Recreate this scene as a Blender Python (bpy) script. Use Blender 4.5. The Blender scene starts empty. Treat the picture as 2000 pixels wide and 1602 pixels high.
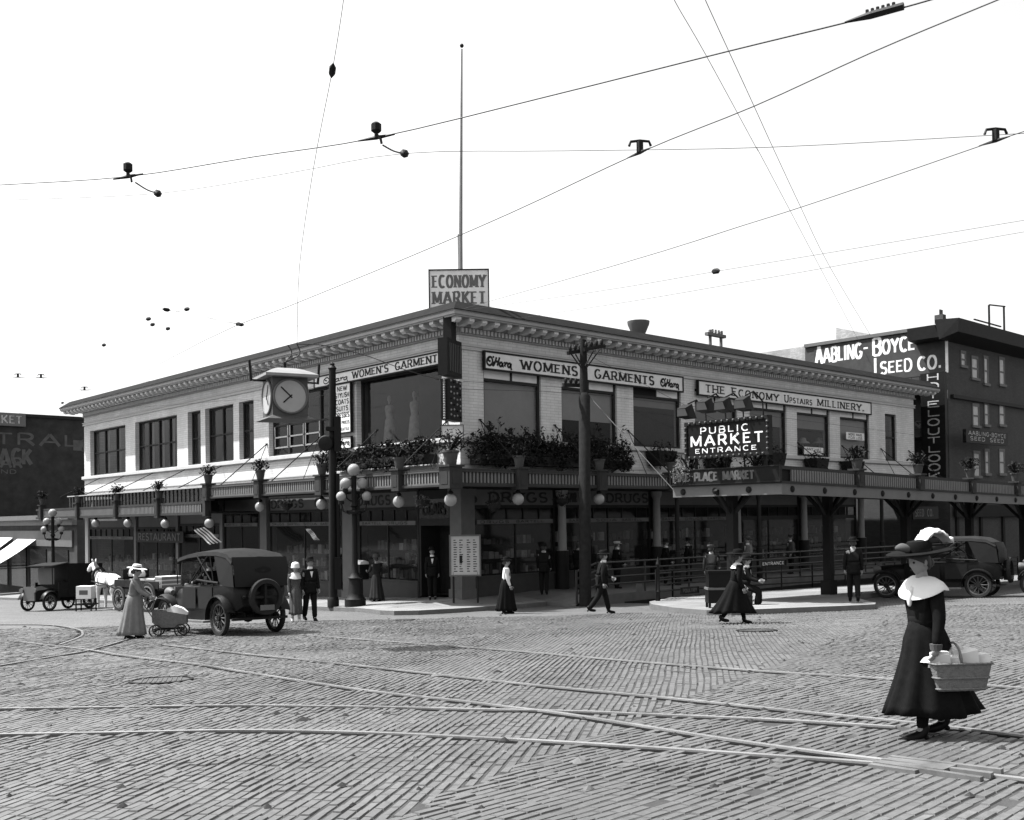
import bpy, bmesh, math, random
from mathutils import Vector, Matrix
random.seed(7)
SC = bpy.context.scene
COL = SC.collection
sin, cos, pi = math.sin, math.cos, math.pi
# ------------------------------------------------------------------ camera
F_PX, YAW, ROLL, PITCH, HY, CX = 2010.5, 0.7359, 0.01347, 0.012, 1014.44, 985.0
CAM = Vector((-22.723, -27.315, 1.541))
PPY = HY - F_PX*math.tan(PITCH)
SY, CY = sin(YAW), cos(YAW)
cam_d = bpy.data.cameras.new('camera'); cam = bpy.data.objects.new('camera', cam_d); COL.objects.link(cam)
fw = Vector((SY*cos(PITCH), CY*cos(PITCH), sin(PITCH)))
r0 = Vector((CY, -SY, 0)); u0 = r0.cross(fw)
rt = r0*cos(ROLL) - u0*sin(ROLL); up = r0*sin(ROLL) + u0*cos(ROLL)
cam.matrix_world = Matrix(((rt.x, up.x, -fw.x, CAM.x), (rt.y, up.y, -fw.y, CAM.y), (rt.z, up.z, -fw.z, CAM.z), (0, 0, 0, 1)))
cam_d.sensor_fit = 'HORIZONTAL'; cam_d.sensor_width = 36
cam_d.lens = 36*F_PX/2000
cam_d.shift_x = (1000-CX)/2000; cam_d.shift_y = (PPY-801)/2000
cam_d.clip_start = 0.1; cam_d.clip_end = 6000
SC.camera = cam
# ------------------------------------------------------------------ sky, sun, exposure
SUN_EL = math.radians(61)
_va = math.radians(170)                     # azimuth in the camera's frame (x right, y ahead)
_sx, _sd = cos(_va), sin(_va)
SUN = Vector((CY*_sx + SY*_sd, -SY*_sx + CY*_sd, 0))*cos(SUN_EL) + Vector((0, 0, sin(SUN_EL)))
wld = bpy.data.worlds.new('World'); SC.world = wld; wld.use_nodes = True
nt = wld.node_tree; nt.nodes.clear()
o_ = nt.nodes.new('ShaderNodeOutputWorld'); bg = nt.nodes.new('ShaderNodeBackground')
sky = nt.nodes.new('ShaderNodeTexSky'); sky.sky_type = 'NISHITA'; sky.sun_disc = False
sky.sun_elevation = SUN_EL; sky.sun_rotation = math.atan2(SUN.x, SUN.y)
sky.dust_density = 4.0; sky.air_density = 1.0; sky.ozone_density = 1.0
sepc = nt.nodes.new('ShaderNodeSeparateColor')    # black-and-white, blue-sensitive plate
nt.links.new(sky.outputs[0], sepc.inputs[0]); bw = nt.nodes.new('ShaderNodeMix'); bw.data_type = 'FLOAT'; bw.inputs[0].default_value = 0.75
nt.links.new(sepc.outputs[1], bw.inputs[2]); nt.links.new(sepc.outputs[2], bw.inputs[3]); nt.links.new(bw.outputs[0], bg.inputs[0])
bg.inputs[1].default_value = 0.122
nt.links.new(bg.outputs[0], o_.inputs[0])
sd = bpy.data.lights.new('sun', 'SUN'); sd.energy = 4.9; sd.angle = math.radians(0.53); sd.color = (1, 1, 1)
so = bpy.data.objects.new('sun', sd); COL.objects.link(so); so.location = (-30, 20, 60)
so.rotation_euler = (-SUN).to_track_quat('-Z', 'Y').to_euler()
SC.view_settings.view_transform = 'Standard'; SC.view_settings.look = 'None'
SC.view_settings.exposure = 1.42; SC.view_settings.gamma = 1.0; SC.view_settings.use_curve_mapping = False
# ------------------------------------------------------------------ pixel helpers (photo pixels, 2000 wide)
def ray(px, py):
    return fw + rt*((px-CX)/F_PX) - up*((py-PPY)/F_PX)
GX, GY = -0.01956, -0.03828
def gz(x, y): return GX*(x-CAM.x) + GY*(y-CAM.y)
def G(px, py, h=0.0):                       # pixel -> point on the sloping ground plane raised by h
    d = ray(px, py); t = (h + gz(CAM.x, CAM.y) - CAM.z)/(d.z - GX*d.x - GY*d.y)
    return CAM + d*t
def Rp(px, py, off=0.0):                    # pixel -> point on the plane of the right facade moved out by off
    d = ray(px, py); return CAM + d*((-off-CAM.y)/d.y)
def Lp(px, py, off=0.0):
    d = ray(px, py); return CAM + d*((-off-CAM.x)/d.x)
def Zp(px, py, z):
    d = ray(px, py); return CAM + d*((z-CAM.z)/d.z)
def Dp(px, py, dist):                       # pixel -> point at a depth in metres
    return CAM + ray(px, py)*dist
def V2B(X, d): return (CAM.x + CY*X + SY*d, CAM.y - SY*X + CY*d)   # camera-frame plan position -> world
# ------------------------------------------------------------------ materials
MATS = {}
def mat(name, v, rough=0.75, var=0.15, scale=6.0, bump=0.0, bscale=None, metal=0.0, spec=0.22, coat=0.0, tint=None):
    if name in MATS: return MATS[name]
    m = bpy.data.materials.new(name); m.use_nodes = True; n = m.node_tree
    b = n.nodes['Principled BSDF']; b.inputs['Roughness'].default_value = rough; b.inputs['Metallic'].default_value = metal
    b.inputs['Specular IOR Level'].default_value = spec; b.inputs['Coat Weight'].default_value = coat
    tc = n.nodes.new('ShaderNodeTexCoord')
    if var:
        nz = n.nodes.new('ShaderNodeTexNoise'); nz.inputs['Scale'].default_value = scale; nz.inputs['Detail'].default_value = 6
        nz.inputs['Roughness'].default_value = 0.65
        n.links.new(tc.outputs['Object'], nz.inputs['Vector'])
        rp = n.nodes.new('ShaderNodeMapRange'); rp.inputs[1].default_value = 0.28; rp.inputs[2].default_value = 0.72
        rp.inputs[3].default_value = v*(1-var); rp.inputs[4].default_value = v*(1+var)
        n.links.new(nz.outputs['Fac'], rp.inputs[0]); n.links.new(rp.outputs[0], b.inputs['Base Color'])
        if bump:
            bp = n.nodes.new('ShaderNodeBump'); bp.inputs['Strength'].default_value = bump; bp.inputs['Distance'].default_value = 0.02
            n2 = n.nodes.new('ShaderNodeTexNoise'); n2.inputs['Scale'].default_value = bscale or scale*6; n2.inputs['Detail'].default_value = 4
            n.links.new(tc.outputs['Object'], n2.inputs['Vector'])
            n.links.new(n2.outputs['Fac'], bp.inputs['Height']); n.links.new(bp.outputs[0], b.inputs['Normal'])
    else:
        b.inputs['Base Color'].default_value = (v, v, v, 1)
    MATS[name] = m; return m
def brick_mat(name, v, mortar, bw_, bh, msize=0.008, var=0.12, bump=0.4, stain=0.12):
    m = bpy.data.materials.new(name); m.use_nodes = True; n = m.node_tree; L = n.links.new
    b = n.nodes['Principled BSDF']; b.inputs['Roughness'].default_value = 0.85
    g = n.nodes.new('ShaderNodeNewGeometry'); sp = n.nodes.new('ShaderNodeSeparateXYZ'); L(g.outputs['Position'], sp.inputs[0])
    ad = n.nodes.new('ShaderNodeMath'); L(sp.outputs[0], ad.inputs[0]); L(sp.outputs[1], ad.inputs[1])
    cb = n.nodes.new('ShaderNodeCombineXYZ'); L(ad.outputs[0], cb.inputs[0]); L(sp.outputs[2], cb.inputs[1])
    br = n.nodes.new('ShaderNodeTexBrick'); L(cb.outputs[0], br.inputs['Vector'])
    br.inputs['Scale'].default_value = 1.0; br.inputs['Brick Width'].default_value = bw_; br.inputs['Row Height'].default_value = bh
    br.inputs['Mortar Size'].default_value = msize; br.inputs['Bias'].default_value = 0.0; br.inputs['Mortar Smooth'].default_value = 0.3
    for k, q in (('Color1', v*(1-var)), ('Color2', v*(1+var)), ('Mortar', mortar)): br.inputs[k].default_value = (q, q, q, 1)
    nz = n.nodes.new('ShaderNodeTexNoise'); nz.inputs['Scale'].default_value = 0.9; nz.inputs['Detail'].default_value = 7; nz.inputs['Roughness'].default_value = 0.7
    mp = n.nodes.new('ShaderNodeMapping'); mp.inputs['Scale'].default_value = (1, 1, 0.35); L(g.outputs['Position'], mp.inputs[0]); L(mp.outputs[0], nz.inputs['Vector'])
    mr = n.nodes.new('ShaderNodeMapRange'); mr.inputs[1].default_value = 0.3; mr.inputs[2].default_value = 0.7; mr.inputs[3].default_value = 1-stain; mr.inputs[4].default_value = 1+stain*0.6
    L(nz.outputs['Fac'], mr.inputs[0])
    mx = n.nodes.new('ShaderNodeMix'); mx.data_type = 'RGBA'; mx.blend_type = 'MULTIPLY'; mx.inputs[0].default_value = 1
    L(br.outputs['Color'], mx.inputs[6]); L(mr.outputs[0], mx.inputs[7]); L(mx.outputs[2], b.inputs['Base Color'])
    bp = n.nodes.new('ShaderNodeBump'); bp.inputs['Strength'].default_value = bump; bp.inputs['Distance'].default_value = 0.01; bp.invert = True
    L(br.outputs['Fac'], bp.inputs['Height']); L(bp.outputs[0], b.inputs['Normal'])
    MATS[name] = m; return m
def glass_mat(name, v=0.02, rough=0.06, alpha=0.55):
    m = bpy.data.materials.new(name); m.use_nodes = True; n = m.node_tree; L = n.links.new
    out = n.nodes['Material Output']; b = n.nodes['Principled BSDF']
    b.inputs['Base Color'].default_value = (v, v, v, 1); b.inputs['Roughness'].default_value = rough; b.inputs['Specular IOR Level'].default_value = 0.6
    tr = n.nodes.new('ShaderNodeBsdfTransparent'); tr.inputs[0].default_value = (.85, .85, .85, 1)
    mx = n.nodes.new('ShaderNodeMixShader'); mx.inputs[0].default_value = alpha
    tc = n.nodes.new('ShaderNodeTexCoord'); nz = n.nodes.new('ShaderNodeTexNoise'); nz.inputs['Scale'].default_value = 1.3
    L(tc.outputs['Object'], nz.inputs['Vector']); bp = n.nodes.new('ShaderNodeBump'); bp.inputs['Strength'].default_value = 0.04
    L(nz.outputs['Fac'], bp.inputs['Height']); L(bp.outputs[0], b.inputs['Normal'])
    L(tr.outputs[0], mx.inputs[1]); L(b.outputs[0], mx.inputs[2]); L(mx.outputs[0], out.inputs['Surface'])
    MATS[name] = m; return m
# ------------------------------------------------------------------ object helpers
XF = {}                                      # object name -> matrix of a thing's empty
def tag(o, label=None, cat=None, group=None, kind=None):
    if label: o['label'] = label
    if cat: o['category'] = cat
    if group: o['group'] = group
    if kind: o['kind'] = kind
    return o
def thing(name, label, cat, loc=(0, 0, 0), rotz=0.0, group=None, tilt=None):
    o = bpy.data.objects.new(name, None); COL.objects.link(o); o.empty_display_size = 0.2
    M = Matrix.Translation(Vector(loc)) @ Matrix.Rotation(rotz, 4, 'Z')
    if tilt is not None: M = M @ tilt
    o.matrix_world = M; XF[o.name] = M.copy()
    return tag(o, label, cat, group)
class MB:
    def __init__(s): s.v = []; s.f = []; s.m = []; s.mi = 0
    def add(s, vs, fs):
        k = len(s.v); s.v += [tuple(p) for p in vs]; s.f += [tuple(i+k for i in f) for f in fs]; s.m += [s.mi]*len(fs); return s
    def box(s, x0, y0, z0, x1, y1, z1):
        if x0 > x1: x0, x1 = x1, x0
        if y0 > y1: y0, y1 = y1, y0
        if z0 > z1: z0, z1 = z1, z0
        return s.add([(x0,y0,z0),(x1,y0,z0),(x1,y1,z0),(x0,y1,z0),(x0,y0,z1),(x1,y0,z1),(x1,y1,z1),(x0,y1,z1)],
              [(0,3,2,1),(4,5,6,7),(0,1,5,4),(1,2,6,5),(2,3,7,6),(3,0,4,7)])
    def hexa(s, p):                            # 8 corners: bottom ring then top ring (ccw from above)
        return s.add(p, [(0,3,2,1),(4,5,6,7),(0,1,5,4),(1,2,6,5),(2,3,7,6),(3,0,4,7)])
    def bar(s, p, q, w, h, upv=(0, 0, 1)):
        p = Vector(p); q = Vector(q); d = (q-p).normalized(); u = Vector(upv)
        if abs(d.dot(u)) > 0.98: u = Vector((1, 0, 0))
        r = d.cross(u).normalized(); u = r.cross(d)
        a = r*(w/2); b = u*(h/2)
        return s.add([p-a-b, p+a-b, p+a+b, p-a+b, q-a-b, q+a-b, q+a+b, q-a+b], [(0,3,2,1),(4,5,6,7),(0,1,5,4),(1,2,6,5),(2,3,7,6),(3,0,4,7)])
    def quad(s, *p): return s.add(p, [tuple(range(len(p)))])
    def tube(s, pts, r, n=8, closed=False, caps=True):
        pts = [Vector(p) for p in pts]; N = len(pts); rs = r if isinstance(r, (list, tuple)) else [r]*N
        vs = []; prev = None
        for i, p in enumerate(pts):
            if closed: d = pts[(i+1) % N]-pts[i-1]
            else: d = pts[min(i+1, N-1)]-pts[max(i-1, 0)]
            d.normalize()
            if prev is None:
                u = Vector((0, 0, 1)) if abs(d.z) < 0.9 else Vector((1, 0, 0))
                a = d.cross(u).normalized()
            else:
                a = prev - d*prev.dot(d)
                a = a.normalized() if a.length > 1e-6 else d.orthogonal().normalized()
            b = d.cross(a); prev = a
            vs += [p + (a*cos(2*pi*k/n) + b*sin(2*pi*k/n))*rs[i] for k in range(n)]
        fs = []
        for i in range(N if closed else N-1):
            j = (i+1) % N
            fs += [(i*n+k, i*n+(k+1) % n, j*n+(k+1) % n, j*n+k) for k in range(n)]
        if caps and not closed: fs += [tuple(range(n))[::-1], tuple((N-1)*n+k for k in range(n))]
        return s.add(vs, fs)
    def lathe(s, prof, n=16, c=(0, 0, 0), M=None, sx=1.0, sy=1.0):
        c = Vector(c); vs = []
        for r, z in prof:
            for k in range(n):
                p = Vector((r*sx*cos(2*pi*k/n), r*sy*sin(2*pi*k/n), z))
                vs.append((M @ p if M else p) + c)
        fs = []
        for i in range(len(prof)-1):
            fs += [(i*n+k, i*n+(k+1) % n, (i+1)*n+(k+1) % n, (i+1)*n+k) for k in range(n)]
        fs += [tuple(range(n))[::-1], tuple((len(prof)-1)*n+k for k in range(n))]
        return s.add(vs, fs)
    def ball(s, c, r, n=12, sx=1, sy=1, sz=1, M=None):
        m = max(5, n//2)
        prof = [(max(r*sin(pi*i/m), r*0.02), -r*cos(pi*i/m)*sz) for i in range(m+1)]
        return s.lathe(prof, n, c, M, sx, sy)
    def prism(s, poly, f0, f1):               # poly: 2-D points, f0/f1 map (u,v)->3-D for the two ends
        n = len(poly)
        return s.add([f0(*p) for p in poly]+[f1(*p) for p in poly],
              [tuple(range(n))[::-1], tuple(range(n, 2*n))]+[(i, (i+1) % n, n+(i+1) % n, n+i) for i in range(n)])
    def loft(s, rings, caps=True, closed=True):
        n = len(rings[0]); vs = [p for r in rings for p in r]; fs = []
        for i in range(len(rings)-1):
            for k in range(n if closed else n-1):
                fs.append((i*n+k, i*n+(k+1) % n, (i+1)*n+(k+1) % n, (i+1)*n+k))
        if caps and closed: fs += [tuple(range(n))[::-1], tuple((len(rings)-1)*n+k for k in range(n))]
        return s.add(vs, fs)
    def xf(s, M):
        s.v = [tuple(M @ Vector(p)) for p in s.v]; return s
    def mesh(s, name, smooth=False, fix=False):
        me = bpy.data.meshes.new(name); me.from_pydata(s.v, [], s.f)
        if any(s.m): me.polygons.foreach_set('material_index', s.m)
        if fix:
            bm = bmesh.new(); bm.from_mesh(me); bmesh.ops.recalc_face_normals(bm, faces=bm.faces); bm.to_mesh(me); bm.free()
        if smooth:
            me.polygons.foreach_set('use_smooth', [True]*len(me.polygons))
            if smooth == 'auto':
                try: me.set_sharp_from_angle(angle=math.radians(40))
                except Exception: pass
        me.update(); return me
    def build(s, name, m, parent=None, world=False, smooth=False, fix=True):
        if not s.v: return None
        if world and parent is not None: s.xf(XF.get(parent.name, Matrix()).inverted())
        me = s.mesh(name, smooth, fix)
        for q in (m if isinstance(m, (list, tuple)) else [m]): me.materials.append(q)
        o = bpy.data.objects.new(name, me); COL.objects.link(o)
        if parent is not None:
            o.parent = parent
            XF[o.name] = XF.get(parent.name, Matrix())
        return o
    def solo(s, name, m, label, cat, group=None, kind=None, smooth=False, fix=True):
        xs = [p[0] for p in s.v]; ys = [p[1] for p in s.v]; zs = [p[2] for p in s.v]
        c = Vector(((min(xs)+max(xs))/2, (min(ys)+max(ys))/2, min(zs)))
        s.xf(Matrix.Translation(-c)); o = s.build(name, m, None, False, smooth, fix); o.location = c
        XF[o.name] = Matrix.Translation(c)
        return tag(o, label, cat, group, kind)
def link_copy(me, name, parent, M=None):
    o = bpy.data.objects.new(name, me); COL.objects.link(o)
    if parent is not None: o.parent = parent
    if M is not None: o.matrix_local = M
    return o
def struct(mb, name, m, smooth=False, fix=True):
    return tag(mb.build(name, m, None, False, smooth, fix), kind='structure')
# ------------------------------------------------------------------ stroke lettering
def _arc(cx, cy, rx, ry, a0, a1, n=9):
    return [(cx+rx*cos(math.radians(a0+(a1-a0)*i/n)), cy+ry*sin(math.radians(a0+(a1-a0)*i/n))) for i in range(n+1)]
GL = {
 'A': (.84, [[(.02,0),(.42,1)], [(.82,0),(.42,1)], [(.2,.33),(.64,.33)]]),
 'B': (.68, [[(.08,0),(.08,1)], [(.08,1),(.38,1)]+_arc(.38,.765,.22,.235,90,-90)+[(.08,.53)], [(.38,.53)]+_arc(.38,.265,.25,.265,90,-90)+[(.08,0)]]),
 'C': (.74, [_arc(.4,.5,.34,.5,48,312,16)]),
 'D': (.74, [[(.08,0),(.08,1)], [(.08,1),(.32,1)]+_arc(.32,.5,.36,.5,90,-90,12)+[(.08,0)]]),
 'E': (.62, [[(.08,0),(.08,1)], [(.08,1),(.58,1)], [(.08,.52),(.48,.52)], [(.08,0),(.6,0)]]),
 'F': (.6, [[(.08,0),(.08,1)], [(.08,1),(.58,1)], [(.08,.52),(.46,.52)]]),
 'G': (.78, [_arc(.4,.5,.34,.5,48,340,16)+[(.7,.42)], [(.46,.42),(.72,.42)]]),
 'H': (.76, [[(.08,0),(.08,1)], [(.68,0),(.68,1)], [(.08,.5),(.68,.5)]]),
 'I': (.24, [[(.12,0),(.12,1)]]),
 'J': (.5, [[(.4,1),(.4,.25)]+_arc(.22,.25,.18,.25,0,-160)]),
 'K': (.74, [[(.08,0),(.08,1)], [(.66,1),(.1,.4)], [(.26,.56),(.7,0)]]),
 'L': (.58, [[(.08,0),(.08,1)], [(.08,0),(.56,0)]]),
 'M': (.94, [[(.08,0),(.08,1)], [(.86,0),(.86,1)], [(.08,1),(.47,.12)], [(.86,1),(.47,.12)]]),
 'N': (.78, [[(.08,0),(.08,1)], [(.7,0),(.7,1)], [(.08,1),(.7,0)]]),
 'O': (.8, [_arc(.4,.5,.34,.5,0,360,20)]),
 'P': (.66, [[(.08,0),(.08,1)], [(.08,1),(.36,1)]+_arc(.36,.72,.24,.28,90,-90)+[(.08,.44)]]),
 'Q': (.8, [_arc(.4,.5,.34,.5,0,360,20), [(.45,.25),(.75,-.05)]]),
 'R': (.74, [[(.08,0),(.08,1)], [(.08,1),(.38,1)]+_arc(.38,.74,.24,.26,90,-90)+[(.08,.48)], [(.38,.48),(.68,0)]]),
 'S': (.66, [_arc(.33,.75,.25,.25,30,270,10)+_arc(.33,.25,.27,.25,90,-150,10)]),
 'T': (.68, [[(.34,0),(.34,1)], [(.02,1),(.66,1)]]),
 'U': (.76, [[(.08,1),(.08,.32)]+_arc(.38,.32,.3,.32,180,360,10)+[(.68,1)]]),
 'V': (.78, [[(.02,1),(.39,0)], [(.76,1),(.39,0)]]),
 'W': (1.1, [[(.02,1),(.3,0)], [(.55,.9),(.3,0)], [(.55,.9),(.8,0)], [(1.08,1),(.8,0)]]),
 'X': (.74, [[(.04,0),(.7,1)], [(.7,0),(.04,1)]]),
 'Y': (.76, [[(.02,1),(.38,.48)], [(.74,1),(.38,.48)], [(.38,.48),(.38,0)]]),
 'Z': (.66, [[(.06,1),(.6,1)], [(.6,1),(.06,0)], [(.06,0),(.62,0)]]),
 '.': (.26, [[(.13,0),(.13,.2)]]), '-': (.42, [[(.05,.45),(.37,.45)]]), "'": (.2, [[(.1,1.02),(.1,.76)]]),
 '0': (.72, [_arc(.36,.5,.3,.5,0,360,18)]), '1': (.34, [[(.17,0),(.17,1)]]), '2': (.64, [_arc(.32,.72,.26,.28,160,-20,10)+[(.06,0)], [(.06,0),(.6,0)]]),
 '5': (.64, [[(.56,1),(.12,1)], [(.12,1),(.1,.56)]+_arc(.3,.33,.3,.33,120,-140,10)]), ' ': (.4, []),
}
def lettering(mb, txt, o, ux, uy, un, h, width, sv=.17, sh=.10, serif=False, gap=.16, lift=.004, slant=0.0, sizes=None):
    """flat painted letters: o = lower-left corner, ux/uy/un = right, up, out; text fitted to width"""
    o = Vector(o); ux = Vector(ux); uy = Vector(uy); un = Vector(un)
    sizes = sizes or [1.0]*len(txt)
    tot = sum(GL[c][0]*k+gap for c, k in zip(txt, sizes))-gap
    kx = width/tot; x = 0.0; cnt = 0
    def P(u, v, k): return o + ux*(u + slant*v*h) + uy*(v*h) + un*(lift + 0.0003*k)
    for c, kk in zip(txt, sizes):
        w, strokes = GL[c]
        for st in strokes:
            pts = [(x+a*kk*kx, b*kk) for a, b in st]
            if len(st) == 2 and st[0][1] == st[1][1] and st[0][1] in (0, 1):
                pts = [(a, b+(sh/2 if st[0][1] == 0 else -sh/2)*kk) for a, b in pts]
            n = len(pts); L = []; R_ = []
            for i, (a, b) in enumerate(pts):
                a0, b0 = pts[max(i-1, 0)]; a1, b1 = pts[min(i+1, n-1)]
                if n > 3 and math.hypot(pts[0][0]-pts[-1][0], pts[0][1]-pts[-1][1]) < 1e-6 and i in (0, n-1): a0, b0 = pts[-2]; a1, b1 = pts[1]
                dx, dy = a1-a0, (b1-b0)*h; q = math.hypot(dx, dy) or 1; dx /= q; dy /= q
                t = (sv*abs(dy) + sh*abs(dx))*h*0.5*kk
                L.append((a-dy*t, b+dx*t/h)); R_.append((a+dy*t, b-dx*t/h))
            if n == 2:                             # square ends for bars, kept inside the cap height
                pass
            vs = [P(*p, cnt) for p in L]+[P(*p, cnt) for p in R_]; cnt += 1
            mb.add(vs, [(i, n+i, n+i+1, i+1) for i in range(n-1)])
            if serif:
                for e, (a, b) in ((0, pts[0]), (-1, pts[-1])):
                    sb = st[e][1]
                    a2, b2 = pts[1] if e == 0 else pts[-2]
                    if sb in (0, 1) and abs(b2-b)*h > 0.35*abs(a2-a) and c not in 'COQGS':
                        w2 = sv*0.5*h*kk+.085*kx*kk; q0 = 0 if sb == 0 else (1*kk-sh*.9*kk); q1 = q0+sh*.9*kk
                        mb.add([P(a-w2, q0, cnt), P(a+w2, q0, cnt), P(a+w2, q1, cnt), P(a-w2, q1, cnt)], [(0, 1, 2, 3)]); cnt += 1
        x += (w*kk+gap)*kx
    return mb
def strokes_mesh(mb, lines, o, ux, uy, un, t, lift=.004):
    o = Vector(o); ux = Vector(ux); uy = Vector(uy); un = Vector(un); k = 0
    for st in lines:
        n = len(st); A = []; B = []
        for i, (a, b) in enumerate(st):
            a0, b0 = st[max(i-1, 0)]; a1, b1 = st[min(i+1, n-1)]
            dx, dy = a1-a0, b1-b0; q = math.hypot(dx, dy) or 1
            A.append(o+ux*(a-dy/q*t/2)+uy*(b+dx/q*t/2)+un*(lift+.0003*k)); B.append(o+ux*(a+dy/q*t/2)+uy*(b-dx/q*t/2)+un*(lift+.0003*k))
        mb.add(A+B, [(i, n+i, n+i+1, i+1) for i in range(n-1)]); k += 1
def smooth_line(pts, n=4):
    out = []
    for i in range(len(pts)-1):
        p0 = pts[max(i-1, 0)]; p1 = pts[i]; p2 = pts[i+1]; p3 = pts[min(i+2, len(pts)-1)]
        for k in range(n):
            t = k/n
            out.append(tuple(0.5*((2*b)+(-a+c)*t+(2*a-5*b+4*c-d)*t*t+(-a+3*b-3*c+d)*t**3) for a, b, c, d in zip(p0, p1, p2, p3)))
    out.append(tuple(pts[-1])); return out
SCRIPT = [  # a brush-script "O'Hara" in a 1-high box
 [(.16,.92),(.02,.6),(.02,.2),(.16,.0),(.32,.2),(.36,.6),(.26,.92),(.12,.82),(.1,.55),(.24,.42)],
 [(.44,1.06),(.4,.86)],
 [(.62,.98),(.54,.5),(.42,.05),(.36,.12),(.5,.42)], [(.5,.46),(.7,.52)], [(.82,1.0),(.74,.5),(.66,.04)],
 [(1.0,.46),(.86,.42),(.8,.18),(.88,.02),(.98,.2),(1.02,.46),(1.0,.1),(1.08,.06)],
 [(1.1,.4),(1.18,.46),(1.14,.04)], [(1.17,.3),(1.26,.48),(1.34,.44)],
 [(1.54,.46),(1.4,.42),(1.34,.18),(1.42,.02),(1.52,.2),(1.56,.46),(1.55,.0),(1.6,-.25)]]
def ohara(mb, o, ux, uy, un, w, h, t, lift=.004):
    lines = [[(a/1.62*w, b*h) for a, b in smooth_line(s, 4)] for s in SCRIPT]
    strokes_mesh(mb, lines, o, ux, uy, un, t, lift)
def words(parent, items, o0, dirs, m, name='lettering', **kw):
    for txt, o, h, wdt in items:
        b = MB(); lettering(b, txt, o, *dirs, h, wdt, **kw); b.build(name, m, parent, True, fix=False)
X_, Y_, Z_ = Vector((1, 0, 0)), Vector((0, 1, 0)), Vector((0, 0, 1))
R_DIR = (X_, Z_, -Y_)                        # right facade: text runs +x, faces -y
L_DIR = (-Y_, Z_, -X_)                       # left facade: text runs -y, faces -x
# ------------------------------------------------------------------ shared materials
M_white = brick_mat('white_glazed_brick', .52, .3, .42, .105, .007, .06, .35, .2)
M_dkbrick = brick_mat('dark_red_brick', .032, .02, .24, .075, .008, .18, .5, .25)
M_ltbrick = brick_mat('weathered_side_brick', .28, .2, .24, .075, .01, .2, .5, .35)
M_paint = mat('cream_paint', .4, .6, .08, 3, .1)
M_trim = mat('grey_trim_paint', .09, .6, .12, 3, .1)
M_dktrim = mat('dark_trim_paint', .013, .6, .2, 4, spec=.12)
M_tin = mat('dark_tin_roofing', .012, .9, .25, 2, .2, spec=.05)
def conc_mat():
    m = mat('concrete_pavement', .15, .9, .2, .8, .3, 30); n = m.node_tree; b = n.nodes['Principled BSDF']; L = n.links.new
    src = b.inputs['Base Color'].links[0].from_socket; g = n.nodes.new('ShaderNodeNewGeometry'); br = n.nodes.new('ShaderNodeTexBrick'); L(g.outputs['Position'], br.inputs['Vector'])
    br.offset = 0.0; br.inputs['Scale'].default_value = 1; br.inputs['Brick Width'].default_value = 1.4; br.inputs['Row Height'].default_value = 1.4; br.inputs['Mortar Size'].default_value = .014
    for k, q in (('Color1', .85), ('Color2', 1.08), ('Mortar', .3)): br.inputs[k].default_value = (q, q, q, 1)
    mx = n.nodes.new('ShaderNodeMix'); mx.data_type = 'RGBA'; mx.blend_type = 'MULTIPLY'; mx.inputs[0].default_value = 1
    L(src, mx.inputs[6]); L(br.outputs['Color'], mx.inputs[7]); L(mx.outputs[2], b.inputs['Base Color']); return m
M_conc = conc_mat()
M_stone = mat('kerb_granite', .10, .85, .2, 3, .3, 40)
M_black = mat('black_paint', .005, .5, .2, 8, spec=.12)
M_iron = mat('cast_iron', .009, .6, .3, 9, .1, spec=.12)
M_steel = mat('painted_sheen_rail_steel', .15, .3, .45, .8, .1, 40, 0.0, .9)  # pale non-metal base colour stands in for the sky's reflection on the rail
M_wood = mat('weathered_pole_wood', .016, .95, .35, 7, .4, 30, 0, .08)
M_glass = glass_mat('window_glass', .02, .05, .4)
M_dkglass = glass_mat('dim_window_glass', .015, .08, .8)
M_clear = glass_mat('clear_transom_glass', .05, .05, .2)
M_sign = mat('white_sign_paint', .6, .6, .12, 3)
M_ink = mat('dark_sign_lettering', .015, .7, .2, 6)
M_gold = mat('pale_sign_lettering', .62, .6, .15, 6)
M_globe = mat('opal_glass_globe', .22, .25, .06, 3)
M_leaf = mat('dark_foliage', .014, .8, .5, 9, spec=.1)
M_leaf2 = mat('pale_foliage', .10, .7, .4, 9)
M_terra = mat('terracotta_pot', .05, .85, .2, 6)
M_tyre = mat('rubber_tyre', .012, .85, .3, 8)
M_skin = mat('skin', .2, .55, .05, 6)
M_wire = mat('dark_wire', .02, .6, 0)
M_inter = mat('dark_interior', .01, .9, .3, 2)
M_shade = mat('roller_blind', .3, .85, .08, 2)
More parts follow.
